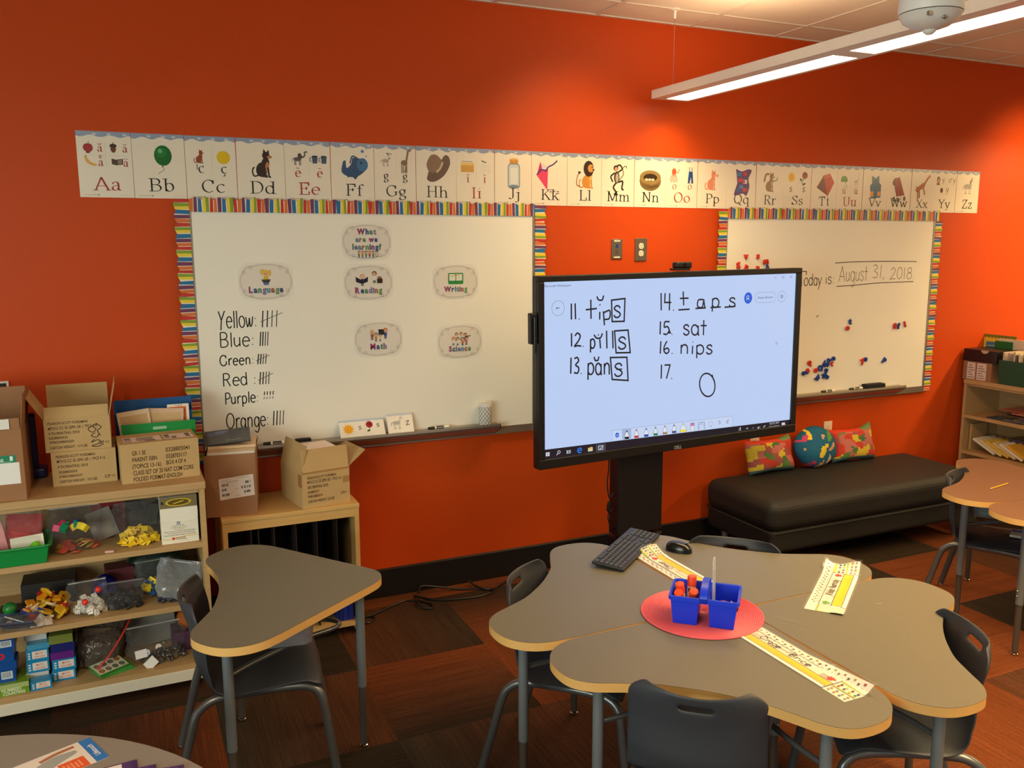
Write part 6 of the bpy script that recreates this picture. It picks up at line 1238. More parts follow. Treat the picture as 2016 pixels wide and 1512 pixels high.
rbox('block_tub', 'dark tub behind the pattern blocks', 'tub', (-.67, -.33, Z2), (.20, .14, .10), (0, 0, 0), (36, 34, 34), 'ink')
for k, (x, y, r, colr, nm) in enumerate(((-.80, -.52, .026, (30, 120, 50), 'green ball'), (-.76, -.49, .022, (60, 30, 40), 'dark maroon ball'), (-.83, -.53, .024, (44, 50, 70), 'dark blue ball'))):
    m = MB(0, S(colr)); m.ball((0, 0, r), r, 18, 12); tag(m.build('ball', 'cube', None, (x, y, Z2 + .03 * (k == 0))), f'{nm} at the left of the middle shelf', 'ball')
rbox('dark_box', 'dark box under the green ball on the middle shelf', 'box', (-.80, -.47, Z2), (.09, .14, .03), (0, 0, 0), (40, 40, 38), 'ink')
o = disc((220, 190, 164), .014, .012, 'wooden_disc'); o.location = (-.80, -.585, Z2 + .016); o.rotation_euler = (1.2, 0, .3); tag(o, 'pale wooden disc at the left of the middle shelf', 'disc')
bag('plastic_bag', 'bag with a white barcode label hanging over the front of the middle shelf', (-.745, -.595, Z2 + .001), .16, .07, .095, -.2, 41, 'clear', (40, 60, 120), radians(35), .5)
m = MB(0, S(60, 66, 92)); m.box(-.06, .06, -.004, .004, 0, .06); o = m.build('blue_card', 'ink', None, (-.76, -.60, Z2 + .004)); o.rotation_euler = (radians(50), 0, -.2); c = None; tag(o, 'dark blue card inside the labelled bag', 'card')
m = MB(0, S(230, 228, 224)); m.box(-.035, .035, -.0008, .0008, 0, .018); c = Cv(m, (-.035, -.0009, 0), UX, UZ); 
for k in range(3): c.rect(.004 + .024 * k, .004, .018 + .024 * k, .014, (120, 120, 126))
o = m.build('barcode_label', 'ink', None, (-.775, -.630, Z2 + .048)); o.rotation_euler = (radians(50), radians(24), -.2); tag(o, 'white barcode strip on the bag at the middle shelf edge', 'label')
m = MB(); m.grid(lambda u, v: (-.04 + .08 * u, -.02 + .04 * v, .004 + .035 * (sin(pi * u) * sin(pi * v)) ** .5 + .01 * sin(12 * u + 4 * v) * sin(pi * u) * sin(pi * v)), 16, 12); m.grid(lambda u, v: (-.04 + .08 * u, .02 - .04 * v, .003), 6, 6); tag(m.build('crumpled_tissue', 'tissue', None, (-.685, -.60, Z2)), 'crumpled pinkish tissue beside the labelled bag', 'tissue')
# dice
def die():
    m = MB(0, S(236, 232, 224)); s = .0095; m.box(-s, s, -s, s, -s, s); PP = {1: [(0, 0)], 2: [(-1, -1), (1, 1)], 3: [(-1, -1), (0, 0), (1, 1)], 4: [(-1, -1), (1, 1), (-1, 1), (1, -1)], 5: [(-1, -1), (1, 1), (-1, 1), (1, -1), (0, 0)], 6: [(-1, -1), (1, 1), (-1, 1), (1, -1), (-1, 0), (1, 0)]}
    for k, (U, V) in enumerate(((UX, UY), (UY, UX), (UX, UZ), (UZ, UX), (UY, UZ), (UZ, UY))):
        N = U.cross(V); c = Cv(m, N * s, U, V, eps=.00015)
        for a_, d_ in PP[k + 1]: c.ell(a_ * .0052, d_ * .0052, .0019, .0019, (30, 28, 30), n=8)
    return m.build('die', 'cube', None)
heap([die()], 44, -.515, -.555, Z2 + .003, .055, .045, .075, 51, 'white die in the dice bag on the middle shelf', 'die', 'white dice in the bag', 1.5, .012)
for k, (x, z) in enumerate(((-.528, .066), (-.478, .100))):
    m = MB(0, S(226, 56, 40)); m.ball((0, 0, 0), .0125, 16, 10); tag(m.build('red_ball', 'cube', None, (x, -.60 + .03 * k, Z2 + z)), ('lower', 'upper')[k] + ' of the two small red balls in the dice bag', 'ball')
bag('plastic_bag', 'clear bag of white dice on the middle shelf', (-.515, -.555, Z2), .15, .115, .135, .1, 55, 'clear', (206, 206, 200), radians(-12), .65)
m = MB(); m.grid(lambda u, v: (-.05 + .10 * u, -.05 + .1 * v, .01 + .065 * (sin(pi * u) * sin(pi * v)) ** .4), 14, 12); tag(m.build('foil_packet', 'foil', None, (-.455, -.45, Z2 + .045)), 'shiny dark blue foil packet on the middle shelf', 'packet'); rbox('small_carton', 'dark small carton under the foil packet', 'carton', (-.455, -.44, Z2), (.11, .11, .052), (0, 0, 0), (40, 30, 34), 'ink')
rbox('red_box', 'dark red box at the back of the middle shelf', 'box', (-.40, -.36, Z2), (.11, .10, .12), (0, 0, .1), (96, 40, 44), 'ink')
bag('plastic_bag', 'clear bag of black counters on the middle shelf', (-.385, -.54, Z2), .165, .13, .105, 0, 61, 'clear', (150, 146, 160), radians(-14), .75)
heap([disc((34, 34, 40), .012, .006)], 80, -.385, -.545, Z2 + .002, .068, .045, .062, 62, 'black round counter in the bag on the middle shelf', 'counter', 'black counters in the bag', 1.2, .008)
bag('plastic_bag', 'clear zip bag of yellow and blue pieces on the middle shelf', (-.262, -.47, Z2), .15, .10, .155, .1, 63, 'clear', (170, 180, 150), radians(-14), .6)
for colr, nm, n in (((232, 204, 40), 'yellow', 14), ((24, 96, 160), 'blue', 8)):
    m = MB(0, S(colr)); m.box(-.016, .016, -.009, .009, -.004, .004); heap([m.build('plastic_piece', 'cube', None, bevel=.001)], n, -.275, -.48, Z2 + .002, .05, .035, .085, 64 + n, f'{nm} plastic piece in the zip bag on the middle shelf', 'plastic piece', f'{nm} pieces in the zip bag', 1.2, .012)
bag('plastic_bag', 'shiny crumpled clear bag at the right end of the middle shelf', (-.190, -.555, Z2), .185, .10, .165, -.1, 67, 'silver', (226, 228, 230), radians(-24), .45, tilt=radians(14))
heap([disc((58, 60, 76), .014, .006)], 22, -.195, -.555, Z2 + .002, .06, .03, .03, 68, 'slate counter in the shiny crumpled bag', 'counter', 'slate counters in the shiny bag', 1.2, .008)
m = MB(); m.grid(lambda u, v: (-.14 + .28 * u, -.06 + .12 * v, .02 + .17 * (sin(pi * u) * sin(pi * v)) ** .35), 18, 14); tag(m.build('dark_bag', 'gbag', None, (-.25, -.33, Z2)), 'dark green bag at the back of the middle shelf', 'bag')

# ================================================================ lower shelf
def small_box(label, x, y, z, w, d, h, colr, rz=0, art=None, group=None, name='small_box'):
    t = MB(0, S(colr)); t.box(-w / 2, w / 2, -d / 2, d / 2, 0, h); c = Cv(t, (-w / 2, -d / 2, 0), UX, UZ, eps=.0002)
    if art: art(c, w, h)
    o = t.build(name, 'lam', None, (x, y, z)); o.rotation_euler = (0, 0, rz); return tag(o, label, 'box', group)
def art_barcode(c, w, h):
    c.rect(w * .62, h * .25, w * .92, h * .85, (206, 214, 222))
    for k in range(8): c.rect(w * (.65 + .03 * k), h * .35, w * (.662 + .03 * k), h * .8, (60, 70, 90))
    c.text('s', w * .3, h * .3, None, h * .4, (226, 214, 60), .02)
def art_fc(c, w, h):
    c.rect(w * .26, h * .2, w * .92, h * .86, (226, 216, 210)); c.text('MATH', w * .42, h * .55, w * .32, h * .2, (220, 110, 80), .02); c.text('FLASH CARDS', w * .36, h * .28, w * .46, h * .16, (220, 110, 80), .02)
    for k in range(3): c.rect(w * .08, h * (.2 + .22 * k), w * .18, h * (.34 + .22 * k), (200, 216, 226))
def art_star(c, w, h):
    c.text('s', w * .3, h * .3, None, h * .4, (226, 214, 60), .02)
    for k in range(6): c.ell(w * .66 + .009 * cos(k * pi / 3), h * .5 + .009 * sin(k * pi / 3), .005, .005, (206, 40, 44))
z = Z3 + .048
for k, (lb, art) in enumerate((('lowest', art_barcode), ('second from the bottom', None), ('second from top, red flower', art_star), ('topmost, with a barcode', art_barcode))):
    hh = (.052, .030, .050, .044)[k]; small_box(f'blue flash card box in the far left pile, {lb}', -.858 + .006 * (k % 2), -.545, z, .13, .09, hh, (24, 76, 150), 0, art, 'blue boxes in the far left pile'); z += hh + .0006
def art_num(c, w, h): c.rect(0, h * .58, w, h, (170, 186, 120)); c.text('NUMBERS', w * .50, h * .36, w * .36, h * .26, (226, 232, 200), .02); c.text('COUNTING', w * .52, h * .06, w * .40, h * .26, (232, 236, 214), .02)
small_box('green box lettered NUMBERS COUNTING at the left of the lower shelf', -.845, -.548, Z3 + .0003, .19, .13, .0472, (112, 150, 40), .02, art_num, None, 'puzzle_box')
z = Z3
for k, (lb, hh, colr, art) in enumerate((('lowest, plain white', .05, (200, 196, 190), None), ('second from the bottom', .048, (34, 132, 182), art_fc), ('second from the top', .048, (34, 132, 182), art_fc), ('topmost, light blue and tilted', .022, (70, 150, 190), None))):
    small_box(f'flash card box in middle pile, {lb}', -.722 + .003 * k, -.505, z, .080, .10, hh, colr, .03 * (k % 2), art, 'boxes in the middle pile'); z += hh + .0006
small_box('white card box standing on top of the middle pile', -.722, -.485, z, .080, .06, .045, (214, 208, 204), 0)
z = Z3
for k, (lb, hh, colr, art) in enumerate((('lowest', .046, (34, 132, 182), art_fc), ('second from the bottom', .046, (34, 132, 182), art_fc), ('the purple one', .030, (100, 40, 130), None), ('the navy one', .036, (34, 40, 110), None), ('topmost, olive green', .036, (120, 130, 60), None))):
    small_box(f'flash card box in the right pile of the lower shelf, {lb}', -.628 + .004 * (k % 2), -.515, z, .085, .10, hh, colr, 0, art, 'boxes in the right pile'); z += hh + .0006
small_box('blue flash card box lying alone in front of the piles', -.708, -.585, Z3 + .0003, .075, .05, .036, (34, 132, 182), .05, art_fc)
bb = bag('plastic_bag', 'big brown filled bag with a red zip on the lower shelf', (-.50, -.47, Z3), .185, .16, .205, -.1, 71, 'brownbag', None, radians(-12), .75, tilt=radians(6))
m = MB(0, S(196, 40, 34)); m.tube([(.005, -.135, .01), (.045, -.12, .06), (.085, -.09, .13), (.115, -.06, .20)], .0042, 8); m.build('zip_seal', 'cube', bb)
rbox('brown_pad', 'brown pad inside the brown bag', 'pad', (-.52, -.47, Z3 + .002), (.11, .07, .16), (radians(-10), radians(8), 0), (86, 62, 40), 'ink')
# coin cards
def coin_card(k, lb, x, y, z, rz):
    m = MB(0, S(70, 160, 70)); m.box(-.065, .065, -.042, .042, 0, .004); c = Cv(m, (-.065, -.042, .004), UX, UY, eps=.0002)
    if k == 4:
        c.rect(.003, .003, .127, .081, (214, 206, 184))
        for i in range(4):
            for j in range(2): c.ell(.022 + .029 * i, .022 + .038 * j, .0115, .0135, ((146, 100, 60), (110, 104, 84), (84, 92, 80), (96, 98, 90))[(i + j) % 4]); c.ell(.022 + .029 * i, .022 + .038 * j, .007, .009, ((166, 120, 76), (130, 124, 104), (100, 108, 96), (116, 118, 108))[(i + j) % 4])
    o = m.build('coin_card', 'lam', None, (x, y, z)); o.rotation_euler = (radians(12) if k == 4 else 0, 0, rz); tag(o, lb, 'card', 'green coin cards')
for k in range(5): coin_card(k, f'green coin card in the fanned pile, {("lowest", "second", "third", "fourth", "topmost showing coins")[k]}', -.437 - .006 * k, -.555 - .004 * k, Z3 + .0005 + .0046 * k + (.012 if k == 4 else 0), .35 + .05 * k)
bag('plastic_bag', 'clear zip bag of coins and chips on the lower shelf', (-.275, -.515, Z3), .24, .15, .15, .08, 77, 'clear', (226, 226, 224), radians(-18), .6)
def coin(mat, r):
    m = MB(); m.lathe([(0, 0), (r, 0), (r, .003), (0, .003)], 18); return m.build('coin', mat, None)
heap([coin('coin', .0125)], 50, -.255, -.525, Z3 + .002, .09, .05, .06, 81, 'silver coin in the bag on the lower shelf', 'coin', 'silver coins in the bag', 1.2, .008)
heap([coin('copper', .0105)], 10, -.285, -.535, Z3 + .002, .06, .04, .04, 83, 'copper coin in the bag on the lower shelf', 'coin', 'copper coins in the bag', 1.2, .008)
rbox('paper_tag', 'white handwritten tag in the coin bag', 'tag', (-.335, -.60, Z3 + .05), (.046, .0012, .034), (radians(-20), radians(-4), .1), (226, 222, 222), 'ink'); rbox('paper_scrap', 'white folded paper scrap under the coin bag', 'paper', (-.29, -.60, Z3 + .004), (.05, .002, .04), (radians(-30), radians(-40), .1), (222, 214, 204), 'ink')
m = MB(); m.ball((0, 0, .045), (.052, .045, .048), 18, 12); tag(m.build('bean_sack', 'orfab', None, (-.135, -.44, Z3 + .085)), 'orange mesh sack at the right end of the lower shelf', 'sack')
rbox('purple_box', 'purple box under the orange sack on the lower shelf', 'box', (-.145, -.43, Z3), (.13, .12, .085), (0, 0, .05), (86, 54, 84), 'ink')
rbox('paper_pad', 'grey sheet leaning at the back of the lower shelf', 'paper', (-.28, -.36, Z3 + .002), (.20, .003, .14), (radians(-14), radians(-6), 0), (150, 144, 132), 'ink')
for k in range(4):
    m = MB(); m.box(-.012, .012, 0, .2, 0, .24); m.box(-.0123, .0123, -.0006, 0, .03, .032); tag(m.build('blue_binder', M('blue_binder_%d' % k, S(22 + 6 * k, 50, 150), .35, noise=.1), None, (.566 + .0 * k - .0 if False else .563 + .0265 * k - .012, -.36, .0655), bevel=.003), f'blue binder standing in the right bay of the birch cubby, {("first", "second", "third", "last")[k]} from the divider', 'binder', 'blue binders in the birch cubby') if k < 3 else None

# ================================================================ on the cluster
mt = T('placemat', 'round coral ridged placemat in the middle of the cluster', 'placemat', (1.353, -2.118, TZ))
prof = [(0, .0005), (.196, .0005), (.1985, .002), (.198, .0042)]
for k in range(26): r = .193 - k * .0072; prof += [(r, .0056), (r - .0030, .0034)] if r > .012 else []
prof += [(0, .0046)]
m = MB(); m.lathe(prof, 72); m.build('ridged_disc', 'red', mt, sharp=15)
ZM = TZ + .0058
ca = T('supply_caddy', 'blue plastic supply caddy with a centre handle on the coral placemat', 'caddy', (1.330, -2.165, ZM), radians(-42))
def caddy():
    for sx in (-1, 1):
        m = MB(); x0, x1 = (.014, .104) if sx > 0 else (-.104, -.014); hb, ht_ = .052, .105; d0, d1 = -.072, .072; th = .0028
        B = [(x0 + .006, d0 + .010), (x1 - .010, d0 + .010), (x1 - .010, d1 - .010), (x0 + .006, d1 - .010)] if sx > 0 else [(x0 + .010, d0 + .010), (x1 - .006, d0 + .010), (x1 - .006, d1 - .010), (x0 + .010, d1 - .010)]
        A_ = [(x0, d0), (x1, d0), (x1, d1), (x0, d1)]; I = lambda q, e: [(q[0][0] + e, q[0][1] + e), (q[1][0] - e, q[1][1] + e), (q[2][0] - e, q[2][1] - e), (q[3][0] + e, q[3][1] - e)]
        z1 = .095
        vs = [(*p, 0) for p in B] + [(*p, z1) for p in A_] + [(*p, z1) for p in I(A_, th)] + [(*p, th) for p in I(B, th)]
        f = [(3, 2, 1, 0)] + [(a_ + i, a_ + (i + 1) % 4, b_ + (i + 1) % 4, b_ + i) for a_, b_ in ((0, 4), (4, 8), (8, 12)) for i in range(4)] + [(12, 13, 14, 15)]
        m.add(vs, f); m.build('bin', 'blue', ca, bevel=.004, seg=3)
    m = MB(); P = rrect(-.110, .110, -.078, .078, .014, 4); n = len(P)
    for z0, z1, e in ((.082, .095, 0),):
        m.add([(p[0], p[1], z0) for p in P] + [(p[0], p[1], z1) for p in P] + [(p[0] * .955, p[1] * .935, z1) for p in P] + [(p[0] * .955, p[1] * .935, z0) for p in P], [(a_ * n + i, a_ * n + (i + 1) % n, ((a_ + 1) % 4) * n + (i + 1) % n, ((a_ + 1) % 4) * n + i) for a_ in range(4) for i in range(n)])
    m.build('rim', 'blue', ca)
    # tall curved end hoods
    m = MB(); m.add([(-.013, -.078, .08), (.013, -.078, .08), (.013, .078, .08), (-.013, .078, .08), (-.013, -.078, .095), (.013, -.078, .095), (.013, .078, .095), (-.013, .078, .095)], [(0, 3, 2, 1), (4, 5, 6, 7), (0, 1, 5, 4), (1, 2, 6, 5), (2, 3, 7, 6), (3, 0, 4, 7)]); m.build('bridge', 'blue', ca)
    m = MB(); q = smooth_pts([(0, -.076, .088), (0, -.070, .104), (0, -.045, .119), (0, -.0, .124), (0, .045, .119), (0, .070, .104), (0, .076, .088)], 5); w_ = .011; n = len(q)
    vs = []
    for i, p in enumerate(q):
        tdir = (q[min(i + 1, n - 1)] - q[max(i - 1, 0)]).normalized(); nn = Vector((0, -tdir.z, tdir.y)) * .0022
        vs += [p + nn + Vector((-w_, 0, 0)), p + nn + Vector((w_, 0, 0)), p - nn + Vector((w_, 0, 0)), p - nn + Vector((-w_, 0, 0))]
    m.add(vs, [(i * 4 + a_, i * 4 + (a_ + 1) % 4, i * 4 + 4 + (a_ + 1) % 4, i * 4 + 4 + a_) for i in range(n - 1) for a_ in range(4)], True); m.build('handle', 'blue', ca, sharp=40)
caddy()
XC = Matrix.Translation((1.330, -2.165, ZM)) @ rotz(radians(-42))
def glue(lx, ly, lz, rx, ry, label):
    t = T('glue_stick', label, 'glue stick', XC @ Vector((lx, ly, lz)), 0, 'glue sticks in the caddy'); t.rotation_euler = (rx, ry, radians(-42))
    m = MB(0, S(222, 214, 206)); m.lathe([(0, 0), (.0135, 0), (.0138, .002), (.0138, .050), (.013, .052)], 20); c = Cv(m, (-.009, -.0139, .032), UX, UZ); c.rect(0, 0, .018, .012, (70, 66, 70)); m.build('barrel', 'ink', t)
    m = MB(); m.lathe([(.0136, .048), (.0146, .049), (.0146, .078), (.0138, .081), (.0, .0815)], 24); m.build('cap', 'orange', t)
glue(-.050, .034, .044, 0, .04, 'orange capped glue stick standing upright at the back of the caddy')
glue(-.074, .006, .034, .22, -.10, 'orange capped glue stick tilted at the left of the caddy')
glue(-.072, -.006, .034, .62, -.12, 'orange capped glue stick lowest at the front left of the caddy')
glue(-.044, -.004, .034, .48, .16, 'orange capped glue stick leaning right against the caddy bridge')
t = T('scissors', 'maroon handled scissors lying in the right bin of the caddy', 'scissors', XC @ Vector((.07, -.03, .050)), radians(-42)); t.rotation_euler = (.5, .25, radians(-42))
for sx in (-1, 1):
    m = MB(); m.tube(smooth_pts([(sx * .014 + .015 * cos(k * pi / 6), .0, .018 + .018 * sin(k * pi / 6)) for k in range(12)], 3, True) + [Vector((sx * .014 + .015, 0, .018))], .0034, 8); m.build('finger_loop', 'pinkg', t)
    m = MB(); m.add([(sx * .006, -.001, 0), (sx * -.004, -.001, 0), (0, -.001, -.042), (sx * .006, .001, 0), (sx * -.004, .001, 0), (0, .001, -.042)], [(0, 1, 2), (5, 4, 3), (0, 3, 4, 1), (1, 4, 5, 2), (2, 5, 3, 0)]); m.build('blade', 'metal', t)
def pencil(loc, rot, ln, label, col='pencil'):
    t = T('pencil', label, 'pencil', loc); t.rotation_euler = rot
    m = MB(); P = [(.0037 * cos(k * pi / 3), .0037 * sin(k * pi / 3)) for k in range(6)]; m.prism(P, .016, ln - .012); m.build('pencil_body', col, t)
    m = MB(); m.cyl((0, 0, .016), (0, 0, .004), .0037, 6, .0012); m.build('wood_tip', 'tan', t); m = MB(); m.cyl((0, 0, .0045), (0, 0, 0), .0013, 6, .0002); m.build('lead', 'lead', t)
    m = MB(); m.cyl((0, 0, ln - .012), (0, 0, ln - .004), .0039, 12); m.build('ferrule', 'metal', t); m = MB(); m.cyl((0, 0, ln - .004), (0, 0, ln), .0036, 12); m.build('eraser_end', 'pinkg', t)
    return t
pencil(XC @ Vector((.055, -.02, .012)), (.5, .35, radians(-42)), .10, 'short orange pencil lying in the caddy beside the scissors', 'orange')
pencil((3.515, -1.525, TZ + .004), (radians(90), 0, radians(100) ), .183, 'yellow pencil lying on the tan desk at the right edge')
m = MB(); 
t = T('clear_ruler', 'bent strip of clear acrylic standing in the caddy beside the handle', 'ruler', XC @ Vector((.022, -.01, .006)), radians(-42))
m = MB(); q = smooth_pts([(0, -.014, 0), (.002, -.012, .12), (.0, -.006, .19), (.002, .002, .205), (.004, .008, .18), (.006, .012, .10), (.006, .012, 0)], 6); m.tube(q, .0022, 8); m.build('acrylic_loop', 'rod', t)
m = MB(); m.box(.004, .0052, -.012, .010, 0, .17); m.build('acrylic_sheet', 'rod', t)
# keyboard and mouse
kb = T('keyboard', 'black computer keyboard lying across the far left desk of the cluster', 'keyboard', (1.440, -1.520, TZ), math.atan2(-1.348 + 1.632, 1.565 - 1.211))
def keyboard():
    A_ = radians(0); L_, D_ = .440, .128
    m = MB(); m.add([(-L_ / 2, -D_ / 2, .004), (L_ / 2, -D_ / 2, .004), (L_ / 2, D_ / 2, .012), (-L_ / 2, D_ / 2, .012), (-L_ / 2, -D_ / 2, .013), (L_ / 2, -D_ / 2, .013), (L_ / 2, D_ / 2, .024), (-L_ / 2, D_ / 2, .024)], [(0, 3, 2, 1), (4, 5, 6, 7), (0, 1, 5, 4), (1, 2, 6, 5), (2, 3, 7, 6), (3, 0, 4, 7)]); m.build('case', 'black', kb, bevel=.003)
    for x in (-.18, .18): m = MB(); m.box(x - .015, x + .015, .04, .055, 0, .012); m.build('foot', 'black', kb); m = MB(); m.box(x - .015, x + .015, -.058, -.048, 0, .005); m.build('foot', 'black', kb)
    m = MB(0, S(26, 28, 32)); c = None; pz = lambda y: .013 + .011 * (y + D_ / 2) / D_
    def key(x0, x1, y0, y1):
        z0, z1 = pz(y0), pz(y1); e = .0016
        m.add([(x0, y0, z0), (x1, y0, z0), (x1, y1, z1), (x0, y1, z1), (x0 + e, y0 + e, z0 + .0035), (x1 - e, y0 + e, z0 + .0035), (x1 - e, y1 - e, z1 + .0035), (x0 + e, y1 - e, z1 + .0035)], [(4, 5, 6, 7), (0, 1, 5, 4), (1, 2, 6, 5), (2, 3, 7, 6), (3, 0, 4, 7)])
    rows = []
    pit = .0187
    for r in range(6):
        y0 = -.056 + r * .0187
        if r == 0: ks = [(0, 1.25), (1.25, 1.25), (2.5, 1.25), (3.75, 6.25), (10, 1.25), (11.25, 1.25), (12.5, 1.25), (13.75, 1.25)]
        elif r == 5: ks = [(0, 1)] + [(2 + k + (k // 4) * .5, 1) for k in range(12)]
        else:
            first = (0, 2.25, 1.75, 1.5, 1)[r]; ks = [(0, first)] + [(first + k, 1) for k in range(int(15 - first - 1))]; last = ks[-1][0] + 1; ks.append((last, 15 - last))
        ks += [(15.3 + k, 1) for k in range(3)] if r in (0, 3, 4, 5) else ([(16.3, 1)] if r == 1 else [])
        ks += [(18.7 + k, 1) for k in range(4)] if r not in (0, 5) else ([(18.7, 2), (20.7, 1), (21.7, 1)] if r == 0 else [])
        for k, w_ in ks: rows.append((k, w_, y0))
    for k, w_, y0 in rows: x0 = -.2135 + k * pit; key(x0 + .0006, x0 + w_ * pit - .0010, y0, y0 + .0176)
    n0 = len(m.f)
    for k, w_, y0 in rows:
        if w_ < 3: x0 = -.2135 + k * pit + .004; m.col = S(150, 154, 160); z0 = pz(y0 + .011) + .0037; m.add([(x0, y0 + .0085, z0 - .0002), (x0 + .0035, y0 + .0085, z0 - .0002), (x0 + .0035, y0 + .0125, z0 + .0002), (x0, y0 + .0125, z0 + .0002)], [(0, 1, 2, 3)])
    m.build('keys', MC('keycaps', .45), kb)
keyboard()
ms = T('computer_mouse', 'black computer mouse beside the keyboard', 'mouse', (1.628, -1.600, TZ), radians(-60))
m = MB()
def mf(u, v):
    a_ = 2 * pi * u; r = 1 - .03 * cos(2 * a_); h = sin(v * pi / 2); k = cos(v * pi / 2) ** .55 if v < 1 else 0
    x, y = .056 * r * cos(a_) * k, .032 * sin(a_) * k * (1 - .10 * cos(a_)); return (x, y, .002 + (.034 - .10 * abs(x) * .2 - .06 * x) * h ** .8)
m.grid(mf, 32, 12, True); m.add([mf(k / 32, 0) for k in range(32)], [tuple(range(32))[::-1]]); m.build('mouse_shell', 'blackg', ms, sharp=70)
m = MB(); m.cyl((.032, -.004, .031), (.032, .004, .031), .007, 14); m.build('scroll_wheel', 'black', ms)

# desk name strips
def strip_print(c, w, d, nm=None, num=True, seed=1):
    R = random.Random(seed); P = (74, 62, 150)
    c.rect(0, 0, w, d, (232, 224, 206)); c.rect(0, d * .72, w, d, (232, 225, 212))
    wl = .062; c.rect(.002, d * .04, wl - .003, d * .66, (230, 220, 196)); c.rect(.0, d * .67, wl, d * .73, (150, 170, 60)); c.rect(.0, 0, .004, d * .7, (150, 170, 60))
    for k in range(8): c.line([(.004 + .007 * k, d * .05), (.004 + .007 * k, d * .64)], .0007, (190, 170, 150)); c.line([(.004, d * (.06 + .08 * k)), (wl - .004, d * (.06 + .08 * k))], .0007, (206, 160, 150))
    c.O = c.O + c.U * wl; w = w - wl
    for k in range(26):
        x = w * (.02 + .96 * k / 26); c.ell(x + .006, d * (.84 + .06 * (k % 2)), .003 + .002 * R.random(), .004, ((90, 66, 50), (150, 60, 50), (60, 60, 60), (170, 130, 60))[k % 4]); c.text('AaBbCcDdEeFfGgHhIiJjKkLlMmNnOoPpQqRrSsTtUuVvWwXxYyZz'[2 * k:2 * k + 2], x + .002, d * .745, .008, .0055, (110, 96, 84))
    c.line([(0, d * .71), (w * .83, d * .71)], .0026, (70, 60, 120)); c.rect(w * .01, d * .40, w * .83, d * .70, (238, 230, 208))
    c.line([(0, d * .39), (w * .83, d * .39)], .0026, (70, 60, 120)); c.rect(w * .02, d * .13, w * .83, d * .38, (238, 190, 40)); 
    for k in range(40): c.rect(w * (.03 + .02 * k), d * .16, w * (.032 + .02 * k), d * (.22 if k % 5 else .27), (190, 130, 30))
    c.line([(0, d * .12), (w * .83, d * .12)], .002, (70, 60, 120)); c.rect(0, 0, w * .83, d * .11, (236, 226, 220))
    for x0, colr in ((.05, (90, 160, 60)), (.78, (206, 60, 50))):
        x = w * x0
        for k in range(5): a_ = radians(30 + 30 * k); c.line([(x, d * .50), (x + .016 * cos(a_), d * .50 + .016 * sin(a_))], .0045, colr)
        c.ell(x, d * .49, .008, .008, colr)
    c.line([(w * .83, 0), (w * .83, d * .72)], .002, (90, 80, 150)); c.rect(w * .835, d * .64, w, d * .72, (170, 184, 70)); c.rect(w * .835, d * .32, w, d * .36, (170, 184, 70))
    for k, colr in enumerate(((206, 60, 50), (60, 90, 160), (230, 180, 60), (80, 140, 70), (60, 50, 44), (236, 206, 50), (120, 70, 50), (60, 70, 150))): c.ell(w * (.86 + .04 * (k % 4)), d * (.44 + .11 * (k // 4)), .004, .0045, colr)
    for k in range(8): c.ell(w * (.86 + .04 * (k % 4)), d * (.10 + .11 * (k // 4)), .004, .004, ((150, 150, 146), (190, 120, 80), (130, 130, 126))[k % 3])
    if nm:
        for t_, x0, x1 in nm: c.hand(t_, w * x0, w * x1, d * .46, d * .2, .0024, (50, 44, 44))
def strip(label, corner, ang, w, d, nm, bend, zz=TZ + .0006, seed=1):
    m = MB(0, (1, 1, 1)); c = Cv(m, (0, 0, 0), UX, UY, eps=.00010); strip_print(c, w, d, nm, seed=seed)
    t = T('name_strip', label, 'name strip', (corner[0], corner[1], zz), radians(ang), 'name strips on the desks')
    o = m.build('strip_print', 'ink', t); bm = bmesh.new(); bm.from_mesh(o.data)
    for k in range(1, 31): bmesh.ops.bisect_plane(bm, geom=bm.verts[:] + bm.edges[:] + bm.faces[:], plane_co=(w * k / 31, 0, 0), plane_no=(1, 0, 0))
    for k in range(1, 5): bmesh.ops.bisect_plane(bm, geom=bm.verts[:] + bm.edges[:] + bm.faces[:], plane_co=(0, d * k / 5, 0), plane_no=(0, 1, 0))
    for v in bm.verts: v.co = Vector(bend(v.co.x, v.co.y, v.co.z + .0004))
    bm.to_mesh(o.data); bm.free()
    m = MB(0, S(226, 220, 210)); g = MB(0, S(228, 222, 212)); g.grid(lambda u, v: bend(w * u, d * v, 0), 62, 20); g.build('paper_backing', 'ink', t, sharp=80)
    g = MB(); g.grid(lambda u, v: (lambda q: (q[0], q[1], q[2] + .0016))(bend(-.006 + (w + .012) * u, -.006 + (d + .012) * v, 0)), 40, 6); g.build('laminate', 'lamin', t, sharp=80)
flat = lambda x, y, z: (x, y, z)
def endlift(x, y, z): k = max(0, (y - .075)) / .04 * max(0, (x - .30)) / .15; return (x, y - .1 * k * .02, z + .018 * k)
